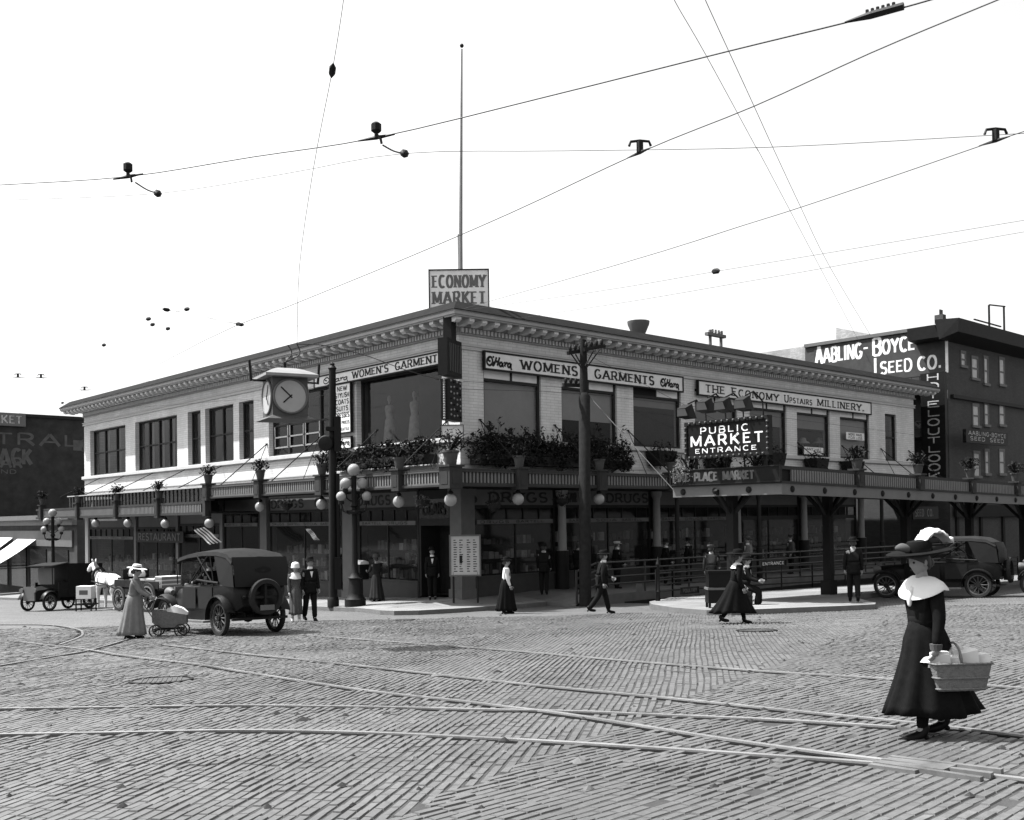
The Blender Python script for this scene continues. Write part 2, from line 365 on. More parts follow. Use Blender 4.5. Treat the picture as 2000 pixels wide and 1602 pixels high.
# ================================================================== GROUND
def road_mat():
    m = bpy.data.materials.new('paving_brick_road'); m.use_nodes = True; n = m.node_tree; L = n.links.new
    b = n.nodes['Principled BSDF']; b.inputs['Roughness'].default_value = 0.72; b.inputs['Specular IOR Level'].default_value = 0.45
    g = n.nodes.new('ShaderNodeNewGeometry'); mp = n.nodes.new('ShaderNodeMapping'); mp.inputs['Rotation'].default_value = (0, 0, math.radians(-28))
    L(g.outputs['Position'], mp.inputs[0])
    wn = n.nodes.new('ShaderNodeTexNoise'); wn.inputs['Scale'].default_value = 0.5; L(g.outputs['Position'], wn.inputs['Vector'])
    va = n.nodes.new('ShaderNodeVectorMath'); va.operation = 'MULTIPLY_ADD'; va.inputs[1].default_value = (.3, .3, 0)
    L(wn.outputs['Color'], va.inputs[0]); L(mp.outputs[0], va.inputs[2])
    br = n.nodes.new('ShaderNodeTexBrick'); L(va.outputs[0], br.inputs['Vector']); br.inputs['Scale'].default_value = 1
    br.inputs['Brick Width'].default_value = .205; br.inputs['Row Height'].default_value = .083; br.inputs['Mortar Size'].default_value = .009
    for k, q in (('Color1', .068), ('Color2', .086), ('Mortar', .046)): br.inputs[k].default_value = (q, q, q, 1)
    n1 = n.nodes.new('ShaderNodeTexNoise'); n1.inputs['Scale'].default_value = .55; n1.inputs['Detail'].default_value = 8; n1.inputs['Roughness'].default_value = .68
    L(g.outputs['Position'], n1.inputs['Vector'])
    mr = n.nodes.new('ShaderNodeMapRange'); mr.inputs[1].default_value = .3; mr.inputs[2].default_value = .7; mr.inputs[3].default_value = .72; mr.inputs[4].default_value = 1.2
    L(n1.outputs['Fac'], mr.inputs[0])
    n2 = n.nodes.new('ShaderNodeTexNoise'); n2.inputs['Scale'].default_value = 9; n2.inputs['Detail'].default_value = 6; L(g.outputs['Position'], n2.inputs['Vector'])
    m2 = n.nodes.new('ShaderNodeMapRange'); m2.inputs[1].default_value = .3; m2.inputs[2].default_value = .7; m2.inputs[3].default_value = .8; m2.inputs[4].default_value = 1.15
    L(n2.outputs['Fac'], m2.inputs[0]); ml = n.nodes.new('ShaderNodeMath'); ml.operation = 'MULTIPLY'; L(mr.outputs[0], ml.inputs[0]); L(m2.outputs[0], ml.inputs[1])
    mx = n.nodes.new('ShaderNodeMix'); mx.data_type = 'RGBA'; mx.blend_type = 'MULTIPLY'; mx.inputs[0].default_value = 1
    L(br.outputs['Color'], mx.inputs[6]); L(ml.outputs[0], mx.inputs[7]); L(mx.outputs[2], b.inputs['Base Color'])
    bp = n.nodes.new('ShaderNodeBump'); bp.inputs['Strength'].default_value = .7; bp.inputs['Distance'].default_value = .02; bp.invert = True
    L(br.outputs['Fac'], bp.inputs['Height'])
    b2 = n.nodes.new('ShaderNodeBump'); b2.inputs['Strength'].default_value = .5; b2.inputs['Distance'].default_value = .02
    L(n2.outputs['Fac'], b2.inputs['Height']); L(bp.outputs[0], b2.inputs['Normal']); L(b2.outputs[0], b.inputs['Normal'])
    return m
M_road = road_mat()
def paver_mat(name, var):
    m = bpy.data.materials.new(name); m.use_nodes = True; n = m.node_tree; L = n.links.new
    b = n.nodes['Principled BSDF']; b.inputs['Roughness'].default_value = .62; b.inputs['Specular IOR Level'].default_value = .5
    g = n.nodes.new('ShaderNodeNewGeometry')
    n1 = n.nodes.new('ShaderNodeTexNoise'); n1.inputs['Scale'].default_value = .55; n1.inputs['Detail'].default_value = 8; n1.inputs['Roughness'].default_value = .68
    n2 = n.nodes.new('ShaderNodeTexNoise'); n2.inputs['Scale'].default_value = 11; n2.inputs['Detail'].default_value = 7; n2.inputs['Roughness'].default_value = .7
    for k in (n1, n2): L(g.outputs['Position'], k.inputs['Vector'])
    a = n.nodes.new('ShaderNodeMapRange'); a.inputs[1].default_value = .3; a.inputs[2].default_value = .7; a.inputs[3].default_value = .66; a.inputs[4].default_value = 1.28; L(n1.outputs['Fac'], a.inputs[0])
    c = n.nodes.new('ShaderNodeMapRange'); c.inputs[1].default_value = .3; c.inputs[2].default_value = .7; c.inputs[3].default_value = .74; c.inputs[4].default_value = 1.2; L(n2.outputs['Fac'], c.inputs[0])
    rnd = n.nodes.new('ShaderNodeMapRange'); rnd.inputs[3].default_value = 1-var; rnd.inputs[4].default_value = 1+var; L(g.outputs['Random Per Island'], rnd.inputs[0])
    p = n.nodes.new('ShaderNodeMath'); p.operation = 'MULTIPLY'; L(a.outputs[0], p.inputs[0]); L(c.outputs[0], p.inputs[1])
    q = n.nodes.new('ShaderNodeMath'); q.operation = 'MULTIPLY'; L(p.outputs[0], q.inputs[0]); L(rnd.outputs[0], q.inputs[1])
    s = n.nodes.new('ShaderNodeMath'); s.operation = 'MULTIPLY'; s.inputs[1].default_value = .066; L(q.outputs[0], s.inputs[0]); L(s.outputs[0], b.inputs['Base Color'])
    bp = n.nodes.new('ShaderNodeBump'); bp.inputs['Strength'].default_value = .35; bp.inputs['Distance'].default_value = .01; L(n2.outputs['Fac'], bp.inputs['Height']); L(bp.outputs[0], b.inputs['Normal'])
    return m
M_paver = paver_mat('vitrified_paving_brick', .12)
M_bed = mat('sandy_joint_dirt', .034, .95, .35, 3, .4, 40)
PX0, PX1, PY0, PY1 = 4.6, 27.0, -5.0, -3.35            # stairwell opening
def gp(x, y, h=0.0): return (x, y, gz(x, y)+h)
rd = MB(); B_ = 420
for x0, y0, x1, y1 in ((-B_, -B_, B_, PY0), (-B_, PY1, B_, B_), (-B_, PY0, PX0, PY1), (PX1, PY0, B_, PY1)):
    rd.quad(gp(x0, y0), gp(x1, y0), gp(x1, y1), gp(x0, y1))
ROAD = struct(rd, 'road', M_road)
# --- pavements ------------------------------------------------------
def slab(name, top, drop, m_top, m_side):
    """top: list of 3-D points (ccw); vertical kerb face below"""
    t = MB(); n = len(top); t.add(top, [tuple(range(n))])
    o = struct(t, name, m_top)
    k = MB(); k.loft([[(x, y, z-drop) for x, y, z in top], [(x, y, z-.0005) for x, y, z in top]], caps=False)
    for i in range(n):                                # a proud kerb stone lip
        pass
    ko = k.build('kerb', m_side, o); return o
def sw(x, y): return gz(x, y) + .14 + .055*max(0.0, 3.3+x)*1.0   # rises to the wall
pts = [(-3.3, 60), (-3.3, 20), (-3.3, 6), (-3.35, 1.6), (-3.7, .2), (-4.15, -1.0), (-4.2, -1.8), (-3.7, -2.35), (-2.4, -2.55), (-.8, -2.5), (.8, -2.3), (2.2, -1.9), (2.2, 0), (0.3, .3), (.3, 6), (.3, 20), (.3, 60)]
kz = {}
top = [(x, y, (gz(x, y)+.14 if (x < -2 or y < -1.5) else (-1.16 if y < 3 else gz(x, y)+.32))) for x, y in pts]
slab('pavement', top, .3, M_conc, M_stone)
isl = [(2.3, -6.4), (1.3, -7.3), (.2, -9.0), (-.65, -10.8), (-.4, -11.4), (.5, -11.9), (2.8, -13.1), (3.5, -13.3), (4.3, -12.9), (8.6, -9.6), (20, -8.8), (60, -8.2), (60, -5.02), (20, -5.02), (7, -5.02), (4.7, -5.3)]
slab('island_pavement', [(x, y, gz(x, y)+.15+.02*max(0, min(y+8.5, 3))) for x, y in isl], .35, M_conc, M_stone)
# expansion joints scored in the island pavement
wk = MB(); wk.box(3.2, -3.3, -3.2, 33.0, 0.2, -1.1); wk.add([(2.2, -3.3, -1.36), (3.2, -3.3, -1.1), (3.2, .2, -1.1), (2.2, .2, -1.16), (2.2, -3.3, -3), (2.2, .2, -3)], [(0, 1, 2, 3), (4, 0, 3, 5)])
struct(wk, 'market_walkway', mat('worn_walkway_planks', .1, .9, .2, 2, .2))
# stairwell: walls and steps going down to the lower market
pit = MB()
pit.quad((PX0, PY0, -5), (PX1, PY0, -5), (PX1, PY0, -1.4), (PX0, PY0, -1.4)); pit.quad((PX0, PY1, -5), (PX0, PY1, -1.4), (PX1, PY1, -1.4), (PX1, PY1, -5))
pit.quad((PX1, PY0, -5), (PX1, PY1, -5), (PX1, PY1, -1.4), (PX1, PY0, -1.4)); pit.quad((PX0, PY0, -4.9), (PX0, PY1, -4.9), (PX1, PY1, -4.9), (PX1, PY0, -4.9))
st_ = struct(pit, 'stairwell', M_inter)
zs = gz(PX0, -4.2)
for i in range(18):
    s = MB(); s.box(PX0+.3*i, PY0+.01, -4.9, PX0+.3*(i+1), PY1-.01, zs-.17*(i+1)); s.build('step', M_stone, st_)
# --- street rails -----------------------------------------------------
RAILS = [
 ('long tram rail curving across the left foreground, upper of the near pair', [(-60,1388),(8,1387),(250,1384),(470,1381),(735,1384),(900,1388),(1130,1393),(1250,1398),(1525,1410),(1750,1424)]),
 ('near tram rail sweeping below the paving to the bottom right switch', [(-60,1440),(8,1438),(250,1434),(470,1430),(700,1434),(1000,1448),(1250,1463),(1500,1480),(1720,1496),(1940,1520),(2040,1532)]),
 ('shiny tram rail running past the pram towards the walking woman', [(320,1261),(500,1281),(700,1302),(1000,1336),(1290,1365),(1550,1392),(1750,1412),(1950,1435),(2050,1447)]),
 ('worn tram rail from the left crossing down to the near switch', [(40,1255),(175,1271),(240,1282),(390,1300),(480,1315),(720,1352),(900,1372),(1000,1385),(1105,1398),(1250,1421),(1400,1445),(1575,1470),(1725,1489),(1940,1515)]),
 ('farthest tram rail crossing the sunny brick street', [(600,1242),(675,1248),(1000,1273),(1250,1295),(1500,1314),(1740,1329),(1960,1344),(2060,1352)]),
 ('curved tram rail looping round at the left edge', [(-60,1222),(10,1221),(100,1222),(150,1230),(161,1237),(155,1246),(115,1261)]),
 ('straight tram rail crossing diagonally under the woman with the pram', [(-60,1313),(0,1302),(100,1285),(175,1271.5),(250,1250)]),
]
rail_polys = []
for lab, pl in RAILS:
    P = [G(*p) for p in smooth_line(pl, 5)]
    rail_polys.append([(p.x, p.y) for p in P])
    head = MB(); fl = MB()
    rings = []; rf = []
    for i, p in enumerate(P):
        d = (P[min(i+1, len(P)-1)]-P[max(i-1, 0)]); d.z = 0; d.normalize(); nrm = Vector((-d.y, d.x, 0))
        q = Vector((p.x, p.y, gz(p.x, p.y)))
        rings.append([q+nrm*.03+Z_*-.03, q+nrm*.027+Z_*.026, q-nrm*.027+Z_*.026, q-nrm*.03+Z_*-.03])
        rf.append([q-nrm*.031+Z_*-.02, q-nrm*.031+Z_*.01, q-nrm*.115+Z_*.014, q-nrm*.118+Z_*-.02])
    c = P[len(P)//2]
    t = thing('tram_rail', lab, 'rail', (c.x, c.y, gz(c.x, c.y)), group='tram rails in the street')
    head.loft(rings); fl.loft(rf)
    head.build('rail_head', M_steel, t, True); fl.build('groove_flange', mat('shadow_toned_groove', .006, .9, .3, 8, spec=.05), t, True)  # near-black groove strip holds the shadow line beside the rail in its colour
# switch plate at the lower right
sp = MB(); a, b = G(1722, 1494), G(1935, 1524); d = (b-a).normalized(); n_ = Vector((-d.y, d.x, 0))
for k in (-.1, .02, .14): sp.bar(a+n_*k+Z_*.02, b+n_*k*1.3+Z_*.02, .05, .05)
sp.bar(a+n_*-.14+Z_*.012, a+d*.35+n_*-.14+Z_*.012, .1, .05); sp.bar(a+n_*.02+Z_*.02, a+d*.5+n_*.02+Z_*.03, .2, .035)
sp.solo('track_switch', mat('worn_switch_steel', .1, .35, .5, 3), 'bright steel switch point where two near rails merge', 'switch')
def rail_dist(x, y):
    best = 9
    for pl in rail_polys:
        for i in range(0, len(pl)-1):
            ax, ay = pl[i]; bx, by = pl[i+1]
            if min(ax, bx)-.3 > x or max(ax, bx)+.3 < x or min(ay, by)-.3 > y or max(ay, by)+.3 < y: continue
            dx, dy = bx-ax, by-ay; q = dx*dx+dy*dy or 1e-9; t = max(0, min(1, ((x-ax)*dx+(y-ay)*dy)/q))
            best = min(best, math.hypot(x-ax-t*dx, y-ay-t*dy))
    return best
# --- paving bricks ---------------------------------------------------
NEARD = 29.0
def zone(X, d):
    # which laying pattern: three fans of courses as in the photograph
    return 2 if X > -.54+.545*(d-6.6)+.05*sin(d*7) else 0
ANG = {0: math.radians(90-10.5), 2: math.radians(90-44)}   # course direction in camera plan (from +X)
bed = MB()
for X0, d0, X1, d1 in ((-14, 4.0, 14, 22),):
    bed.quad(*[gp(*V2B(X, d), .004) for X, d in ((X0, d0), (X1, d0), (X1, d1), (X0, d1))])
struct(bed, 'paving_bed', M_bed)
cand = []
for zn, ang in ANG.items():
    ca, sa = cos(ang), sin(ang)
    for r in range(-400, 400):
        off = random.random()*.24
        for c in range(-145, 145):
            s_ = c*.207+off; q = r*.083+.014*sin(s_*.8+r*.04)+.006*sin(s_*2.9+r)
            X = ca*s_ - sa*q; d = 14 + sa*s_ + ca*q
            if d < 5.0 or d > NEARD or abs(X) > .56*d+.4: continue
            if zone(X, d) != zn: continue
            cand.append((d, X, ang))
cand.sort(key=lambda k: k[0])
from mathutils import noise as mnoise
def paver_verts(X, d, ang, L=.2045, Wd=.08, h=.016):
    x, y = V2B(X, d)
    wn_ = mnoise.noise((x*.55, y*.55, 0))+.6*mnoise.noise((x*1.7, y*1.7, 3)); wear = max(0, min(1, .5+1.1*wn_))   # worn flat .. open jointed
    Wd = .081-.01*wear+random.uniform(-.003, .002); h = .008+.01*wear; ang += random.uniform(-.012, .012)
    jz = random.uniform(-.004, .004)*(.5+wear); tx = random.uniform(-.03, .03); ty = random.uniform(-.08, .08)*(.3+wear)
    wa = ang - YAW; c, s = cos(wa), sin(wa)      # camera plan angle -> world angle
    out = []
    for k, (l, w, hh) in enumerate([(L/2, Wd/2, -.01)]*4+[(L/2-.008, Wd/2-.011, h)]*4):
        sx, sy = ((-1, -1), (1, -1), (1, 1), (-1, 1))[k % 4]
        lx, ly = sx*l, sy*w; px, py = x+c*lx-s*ly, y+s*lx+c*ly
        out.append((px, py, gz(px, py)+hh+(jz+tx*lx+ty*ly if k > 3 else 0)))
    return out
PF = [(4, 5, 6, 7), (0, 1, 5, 4), (1, 2, 6, 5), (2, 3, 7, 6), (3, 0, 4, 7)]
nbig = 0; stuff = MB(); big = []
for d, X, ang in cand:
    x, y = V2B(X, d); rdist = rail_dist(x, y)
    if rdist < .1: continue
    if math.hypot(x+16.65, y+13.45) < .47: continue
    if random.random() < .006: continue
    vs = paver_verts(X, d, ang)
    if nbig < 300 and d > 6.05 and abs(X) < .5*d-.1: big.append(vs); nbig += 1
    else: stuff.add(vs, PF)
o = stuff.build('paving_bricks', M_paver, ROAD, fix=False); tag(o, kind='stuff')
for vs in big:
    m = MB(); c = Vector(vs[0]); m.add([Vector(v)-c for v in vs], PF)
    o = m.build('brick', M_paver, ROAD, fix=False); o.location = c
# --- covers -----------------------------------------------------------
def cover(px, py, r, label, mt):
    p = G(px, py); nrm = Vector((-GX, -GY, 1)).normalized(); M = nrm.to_track_quat('Z', 'X').to_matrix().to_4x4()
    c = Vector((p.x, p.y, gz(p.x, p.y)))
    t = thing('manhole_cover', label, 'manhole', c, 0, 'manhole covers', M)
    a = MB(); a.lathe([(r, -.03), (r, .024), (r*.9, .028), (r*.9, -.03)], 28); a.build('ring', M_iron if mt else M_stone, t)
    b = MB(); b.lathe([(r*.89, -.03), (r*.89, .016), (r*.02, .02)], 28)
    for k in range(-4, 5): b.box(-r*.6, k*r*.15-.012, .018, r*.6, k*r*.15+.012, .026)
    b.build('lid', mat('worn_cover', .05, .6, .3, 10, .3), t)
# droppings, straw and paper scraps trodden into the street
lit = MB(); lr = random.Random(11); ms = [mat('trodden_dirt', .02, .95, .4, 9), mat('straw_scrap', .09, .9, .3, 9)]
for k in range(420):
    d = lr.uniform(6.2, 30); X = lr.uniform(-.55, .55)*d; x, y = V2B(X, d); s_ = lr.uniform(.012, .05)*(1.6 if lr.random() < .12 else 1); lit.mi = 0 if lr.random() < .7 else 1
    n = 6; a0 = lr.random()*6; lit.add([(x+s_*cos(a0+2*pi*i/n)*lr.uniform(.5, 1.4), y+s_*sin(a0+2*pi*i/n)*lr.uniform(.5, 1.2), gz(x, y)+.012) for i in range(n)]+[(x, y, gz(x, y)+.022+s_*.35)], [(i, (i+1) % n, n) for i in range(n)])
tag(lit.build('street_litter', ms, None, fix=False), 'scattered droppings, straw and scraps on the brick street', 'litter', kind='stuff')
cover(315, 1331, .43, 'large round manhole cover set in bricks at lower left', True)
cover(1478, 1233, .42, 'small dark manhole cover in front of the striding woman', True)
cover(790, 1212, .3, 'low round cover beside the corner kerb', True)
# ================================================================== MARKET BUILDING
XE, YE = 33.1, 35.15                 # ends of the right and left facades
ZB, ZT = 3.0, 7.95                   # upper wall
SILL, LINT = 4.42, 7.08
xr = lambda px, py=800: Rp(px, py).x
yl = lambda px, py=850: Lp(px, py).y
mkt = thing('market_building', 'two storey white brick market building with bracketed cornice on the street corner', 'building', (0, 0, -1.3))
TH = .38
RW = [(945, 1057), (1097, 1205), (1237, 1330), (1357, 1440), (1464, 1536), (1556, 1620), (1640, 1697)]
RW = [(xr(a), xr(b), SILL, LINT) for a, b in RW] + [(xr(1729, 850), xr(1751, 850), SILL, 6.98)]
LW = [(264, 346), (367, 392), (401, 456), (467, 496), (525, 654), (697, 864)]
LW = [(yl(176), yl(245), SILL, LINT)] + [(yl(a), yl(b), SILL, LINT) for a, b in LW]
LW = [(min(a, b), max(a, b), c, d) for a, b, c, d in LW]
def wall_boxes(a0, a1, ops, z0, z1, fn):
    ops = sorted(ops); x = a0
    for (u, v, s, t) in ops:
        fn(x, u, z0, z1); fn(u, v, z0, s); fn(u, v, t, z1); x = v
    fn(x, a1, z0, z1)
w = MB(); wall_boxes(0, XE, RW, ZB, ZT, lambda a, b, c, d: w.box(a, 0, c, b, TH, d)); w.build('front_wall', M_white, mkt, True)
w = MB(); wall_boxes(TH, YE, LW, ZB, ZT, lambda a, b, c, d: w.box(0, a, c, TH, b, d)); w.build('side_wall', M_white, mkt, True)
w = MB(); w.box(TH, YE-.4, -2.9, 30, YE, ZT); w.box(XE-.4, TH, 2.6, XE, 30, ZT); w.build('rear_walls', M_white, mkt, True)
def course(prof, name, m, parent=mkt, xe=XE, ye=YE, ret=2.0):
    """horizontal moulding wrapping both facades; prof = [(out, z), ...] closed"""
    mb = MB(); st = []
    for f in (lambda o: (ret, ye+o), lambda o: (-o, ye+o), lambda o: (-o, -o), lambda o: (xe+o, -o), lambda o: (xe+o, ret)):
        st.append([(*f(o), z) for o, z in prof])
    mb.loft(st); return mb.build(name, m, parent, True)
course([(-.05, 7.452), (.075, 7.452), (.075, 7.5), (.045, 7.515), (.045, 7.56), (.085, 7.58), (.085, 7.625), (-.05, 7.64)], 'string_course', M_paint)
course([(-.05, 4.2), (.03, 4.2), (.13, 4.26), (.13, 4.405), (.1, 4.42), (-.05, 4.42)], 'sill_course', M_paint)
course([(-.05, 3.46), (.03, 3.46), (.03, 3.53), (-.05, 3.53)], 'base_course', M_paint)
cor = course([(-.05, 7.952), (.10, 7.952), (.10, 8.0), (.06, 8.02), (.06, 8.19), (.2, 8.24), (.26, 8.34), (1.0, 8.34), (1.0, 8.37), (1.05, 8.40), (1.05, 8.50), (1.1, 8.525), (-.05, 8.525)], 'cornice', mat('cornice_paint', .24, .6, .1, 2, .1))
course([(1.09, 8.53), (1.09, 8.56), (.62, 8.92), (.5, 8.92), (.5, 8.53)], 'parapet_skirt', M_tin, cor)
rf = MB(); rf.quad((-.4, -.4, 8.6), (XE+.4, -.4, 8.6), (XE+.4, YE+.4, 8.6), (-.4, YE+.4, 8.6)); rf.build('roof', M_tin, mkt, True)
# modillion brackets, one object each
md = MB(); md.prism([(0, 0), (.62, 0), (.62, -.09), (.5, -.165), (.3, -.13), (.12, -.17), (0, -.17)], lambda u, v: (-.11, -u, v), lambda u, v: (.11, -u, v))
mdm = md.mesh('bracket', False, True); mdm.materials.append(mat('bracket_paint', .52, .6, .06, 3))
Mi = XF[mkt.name].inverted()
nb = 61
for i in range(nb):
    x = -.75 + (XE+1.5)*i/(nb-1)
    link_copy(mdm, 'bracket', cor, Mi @ Matrix.Translation((x, -.3, 8.338)))
nb = 65
for i in range(nb):
    y = -.2 + (YE+.95)*i/(nb-1)
    link_copy(mdm, 'bracket', cor, Mi @ Matrix.Translation((-.3, y, 8.338)) @ Matrix.Rotation(-pi/2, 4, 'Z'))
dn = MB(); n = int(XE/.17)
for i in range(n): dn.box(.02+i*.17, -.14, 8.025, .02+i*.17+.09, -.0605, 8.18)
n = int(YE/.17)
for i in range(n): dn.box(-.14, .02+i*.17, 8.025, -.0605, .02+i*.17+.09, 8.18)
tag(dn.build('dentils', MATS['bracket_paint'], cor, True, fix=False), kind='stuff')
# --- upper windows ----------------------------------------------------
M_sash = mat('window_sash_paint', .022, .6, .15, 4, spec=.1)
M_blind = mat('white_transom_blind', .72, .9, .06, 2)
M_room = mat('dim_upper_room', .03, .9, .3, 1)
def pane(parent, pts, m=M_glass, name='pane'):
    b = MB(); b.quad(*pts); return b.build(name, m, parent, True)
for i, (a, b, s, t) in enumerate(RW):
    f = MB(); D = .09
    big = i < 7; tz = 6.5 if big else 5.7
    f.box(a, D, s, a+.1, D+.1, t); f.box(b-.1, D, s, b, D+.1, t); f.box(a+.1, D, s, b-.1, D+.1, s+.1); f.box(a+.1, D, t-.1, b-.1, D+.1, t)
    f.box(a+.1, D-.01, tz-.05, b-.1, D+.1, tz+.05)
    if big: f.box((a+b)/2-.05, D, tz+.05, (a+b)/2+.05, D+.1, t-.1)
    wo = f.build('window', M_sash, mkt, True)
    y = D+.06
    pane(wo, ((a+.1, y, s+.1), (b-.1, y, s+.1), (b-.1, y, tz-.05), (a+.1, y, tz-.05)), M_clear if i in (0, 1, 6) else M_glass)
    if big:
        for u, v in ((a+.1, (a+b)/2-.05), ((a+b)/2+.05, b-.1)):
            yt = D+.02; pane(wo, ((u, yt, tz+.05), (v, yt, tz+.05), (v, yt, t-.1), (u, yt, t-.1)), M_inter if (i == 2 and u == a+.1) else mat('pale_transom_glass', .62, .3, .1, 2), name='transom_pane')
            bl = MB(); dark = (i == 2 and u == a+.1)
            bl.box(u, y+.05, tz+.05, v, y+.07, t-.1); bl.build('blind', M_inter if dark else M_blind, wo, True)
        lo = {0: s+.1, 1: s+.9, 2: 6.1, 3: 5.7, 4: 5.75, 5: 5.8, 6: s+.1}[i]
        bl = MB(); bl.box(a+.1, y+.1, lo, b-.1, y+.115, tz-.05); bl.build('roller_blind', M_shade, wo, True)
    else:
        f2 = MB(); f2.box(a+.1, D+.02, 5.62, b-.1, D+.09, 5.66)
        pane(wo, ((a+.1, y, tz+.05), (b-.1, y, tz+.05), (b-.1, y, t-.1), (a+.1, y, t-.1)))
# dark room behind every upper window
rm = MB(); rm.quad((TH+.3, 3.2, ZB), (XE-.5, 3.2, ZB), (XE-.5, 3.2, 7.8), (TH+.3, 3.2, 7.8)); rm.quad((3.2, TH+.3, ZB), (3.2, TH+.3, 7.8), (3.2, YE-.6, 7.8), (3.2, YE-.6, ZB))
rm.quad((TH, TH, 4.2), (XE-.5, TH, 4.2), (XE-.5, YE-.5, 4.2), (TH, YE-.5, 4.2)); rm.quad((TH, TH, 7.7), (TH, YE-.5, 7.7), (XE-.5, YE-.5, 7.7), (XE-.5, TH, 7.7))
rm.build('interior', M_room, mkt, True)
for i, (a, b, s, t) in enumerate(LW):
    f = MB(); D = .22
    nx = [3, 4, 1, 2, 1, 4, 1][i]; show = (i == 6)
    f.box(D, a, s, D+.1, a+.1, t); f.box(D, b-.1, s, D+.1, b, t); f.box(D, a+.1, s, D+.1, b-.1, s+.1); f.box(D, a+.1, t-.1, D+.1, b-.1, t)
    mz = (s+t)/2
    step = (b-a-.2)/nx
    for k in range(nx):
        u = a+.1+k*step
        if k: f.box(D-.02, u-.05, s+.1, D+.1, u+.05, t-.1)
        if not show: f.box(D-.01, u+.05, mz-.035, D+.09, u+step-.05, mz+.035)
    wo = f.build('window', M_sash, mkt, True)
    for k in range(nx):
        u = a+.1+k*step
        for z0, z1 in (((s+.1, t-.1),) if show else ((s+.1, mz-.035), (mz+.035, t-.1))):
            pane(wo, ((D+.05, u+.05, z0), (D+.05, u+.05, z1), (D+.05, u+step-.05, z1), (D+.05, u+step-.05, z0)))
        if i == 5 and k > 0:                      # light raised sash of the office windows
            q = MB(); v = u+.06; e = u+step-.06
            for z in (mz-.5, mz-.95): q.box(D-.03, v, z-.03, D-.004, e, z+.03)
            q.box(D-.03, v, mz-.95, D-.004, v+.05, mz-.03); q.box(D-.03, e-.05, mz-.95, D-.004, e, mz-.03)
            q.build('raised_sash', M_paint, wo, True)
        if i < 2:
            q = MB()
            for e in (0, 1):
                yy = u+.1+e*(step-.35)
                for c in range(5): q.box(D+.14+.03*(c % 2), yy+c*.04, s+.12, D+.15+.03*(c % 2), yy+c*.04+.035, t-.12)
            q.build('curtain', M_shade, wo, True)
# garment figures in the corner show window
for py in (1245/4+450, 1440/4+450):
    q = Lp(py, 840, -.9); m = MB(); z0 = 4.5
    m.lathe([(.02, 0), (.3, .02), (.26, .5), (.2, .95), (.15, 1.05), (.21, 1.4), (.19, 1.52), (.05, 1.58), (.05, 1.68), (.09, 1.74), (.085, 1.88), (.02, 1.93)], 14, (q.x, q.y, z0), None, .8, 1.0)
    m.solo('dress_form', mat('pale_dress_cloth', .22, .9, .3, 5), 'pale dressed window dummy, %s in the dark upstairs corner window' % ('left one' if py < 780 else 'right one'), 'mannequin', 'garment dummies in the show window', smooth='auto')
# --- ground floor ------------------------------------------------------
FZ = 2.62                                         # marquee soffit height
FL = -1.12
# corner column and piers
def pier(x0, y0, x1, y1, z0, z1, m=M_paint, name='pier'):
    p = MB(); p.box(x0, y0, z0+.25, x1, y1, z1-.2); p.box(x0-.05, y0-.05, z0-.9, x1+.05, y1+.05, z0+.25); p.box(x0-.05, y0-.05, z1-.2, x1+.05, y1+.05, z1); return p.build(name, m, mkt, True)
pier(0, 0, .62, .62, FL, FZ, M_trim)
RB = [xr(940, 1100), xr(1095, 1100), xr(1280, 1100), xr(1438, 1100), xr(1568, 1100), xr(1680, 1100), 29.3]
for k, x in enumerate(RB[1:-1]):
    c = MB(); c.lathe([(.24, FL), (.24, .35), (.17, .36), (.15, 2.3), (.22, 2.42), (.24, 2.6)], 14, (x, -.1, 0)); c.mi = 0
    c.build('column', [mat('column_paint', .2, .6, .1, 3)], mkt, True, 'auto')
    lo = MB(); lo.lathe([(.247, FL), (.247, .34)], 14, (x, -.1, 0)); lo.build('column_base', M_dktrim, mkt, True, 'auto')
M_goods = [mat('display_goods_%s' % k, v, .8, .3, 5) for k, v in (('dark', .04), ('grey', .12), ('pale', .3))]
def goods(parent, fn, u0, u1, z0, seed, dens=1.0):
    rr = random.Random(seed); g = MB()
    for sh in range(3):
        u = u0+.1
        while u < u1-.25:
            wd = rr.uniform(.1, .34); hh = rr.uniform(.12, .42)
            if rr.random() < .75*dens:
                g.mi = rr.choice((0, 0, 1, 1, 2)); z = z0+.05+sh*.52
                a, b = fn(u, .35+.22*sh), fn(u+wd*.85, .5+.22*sh)
                g.box(a[0], a[1], z, b[0], b[1], z+hh)
            u += wd
    tag(g.build('window_display', M_goods, parent, True, fix=False), kind='stuff')
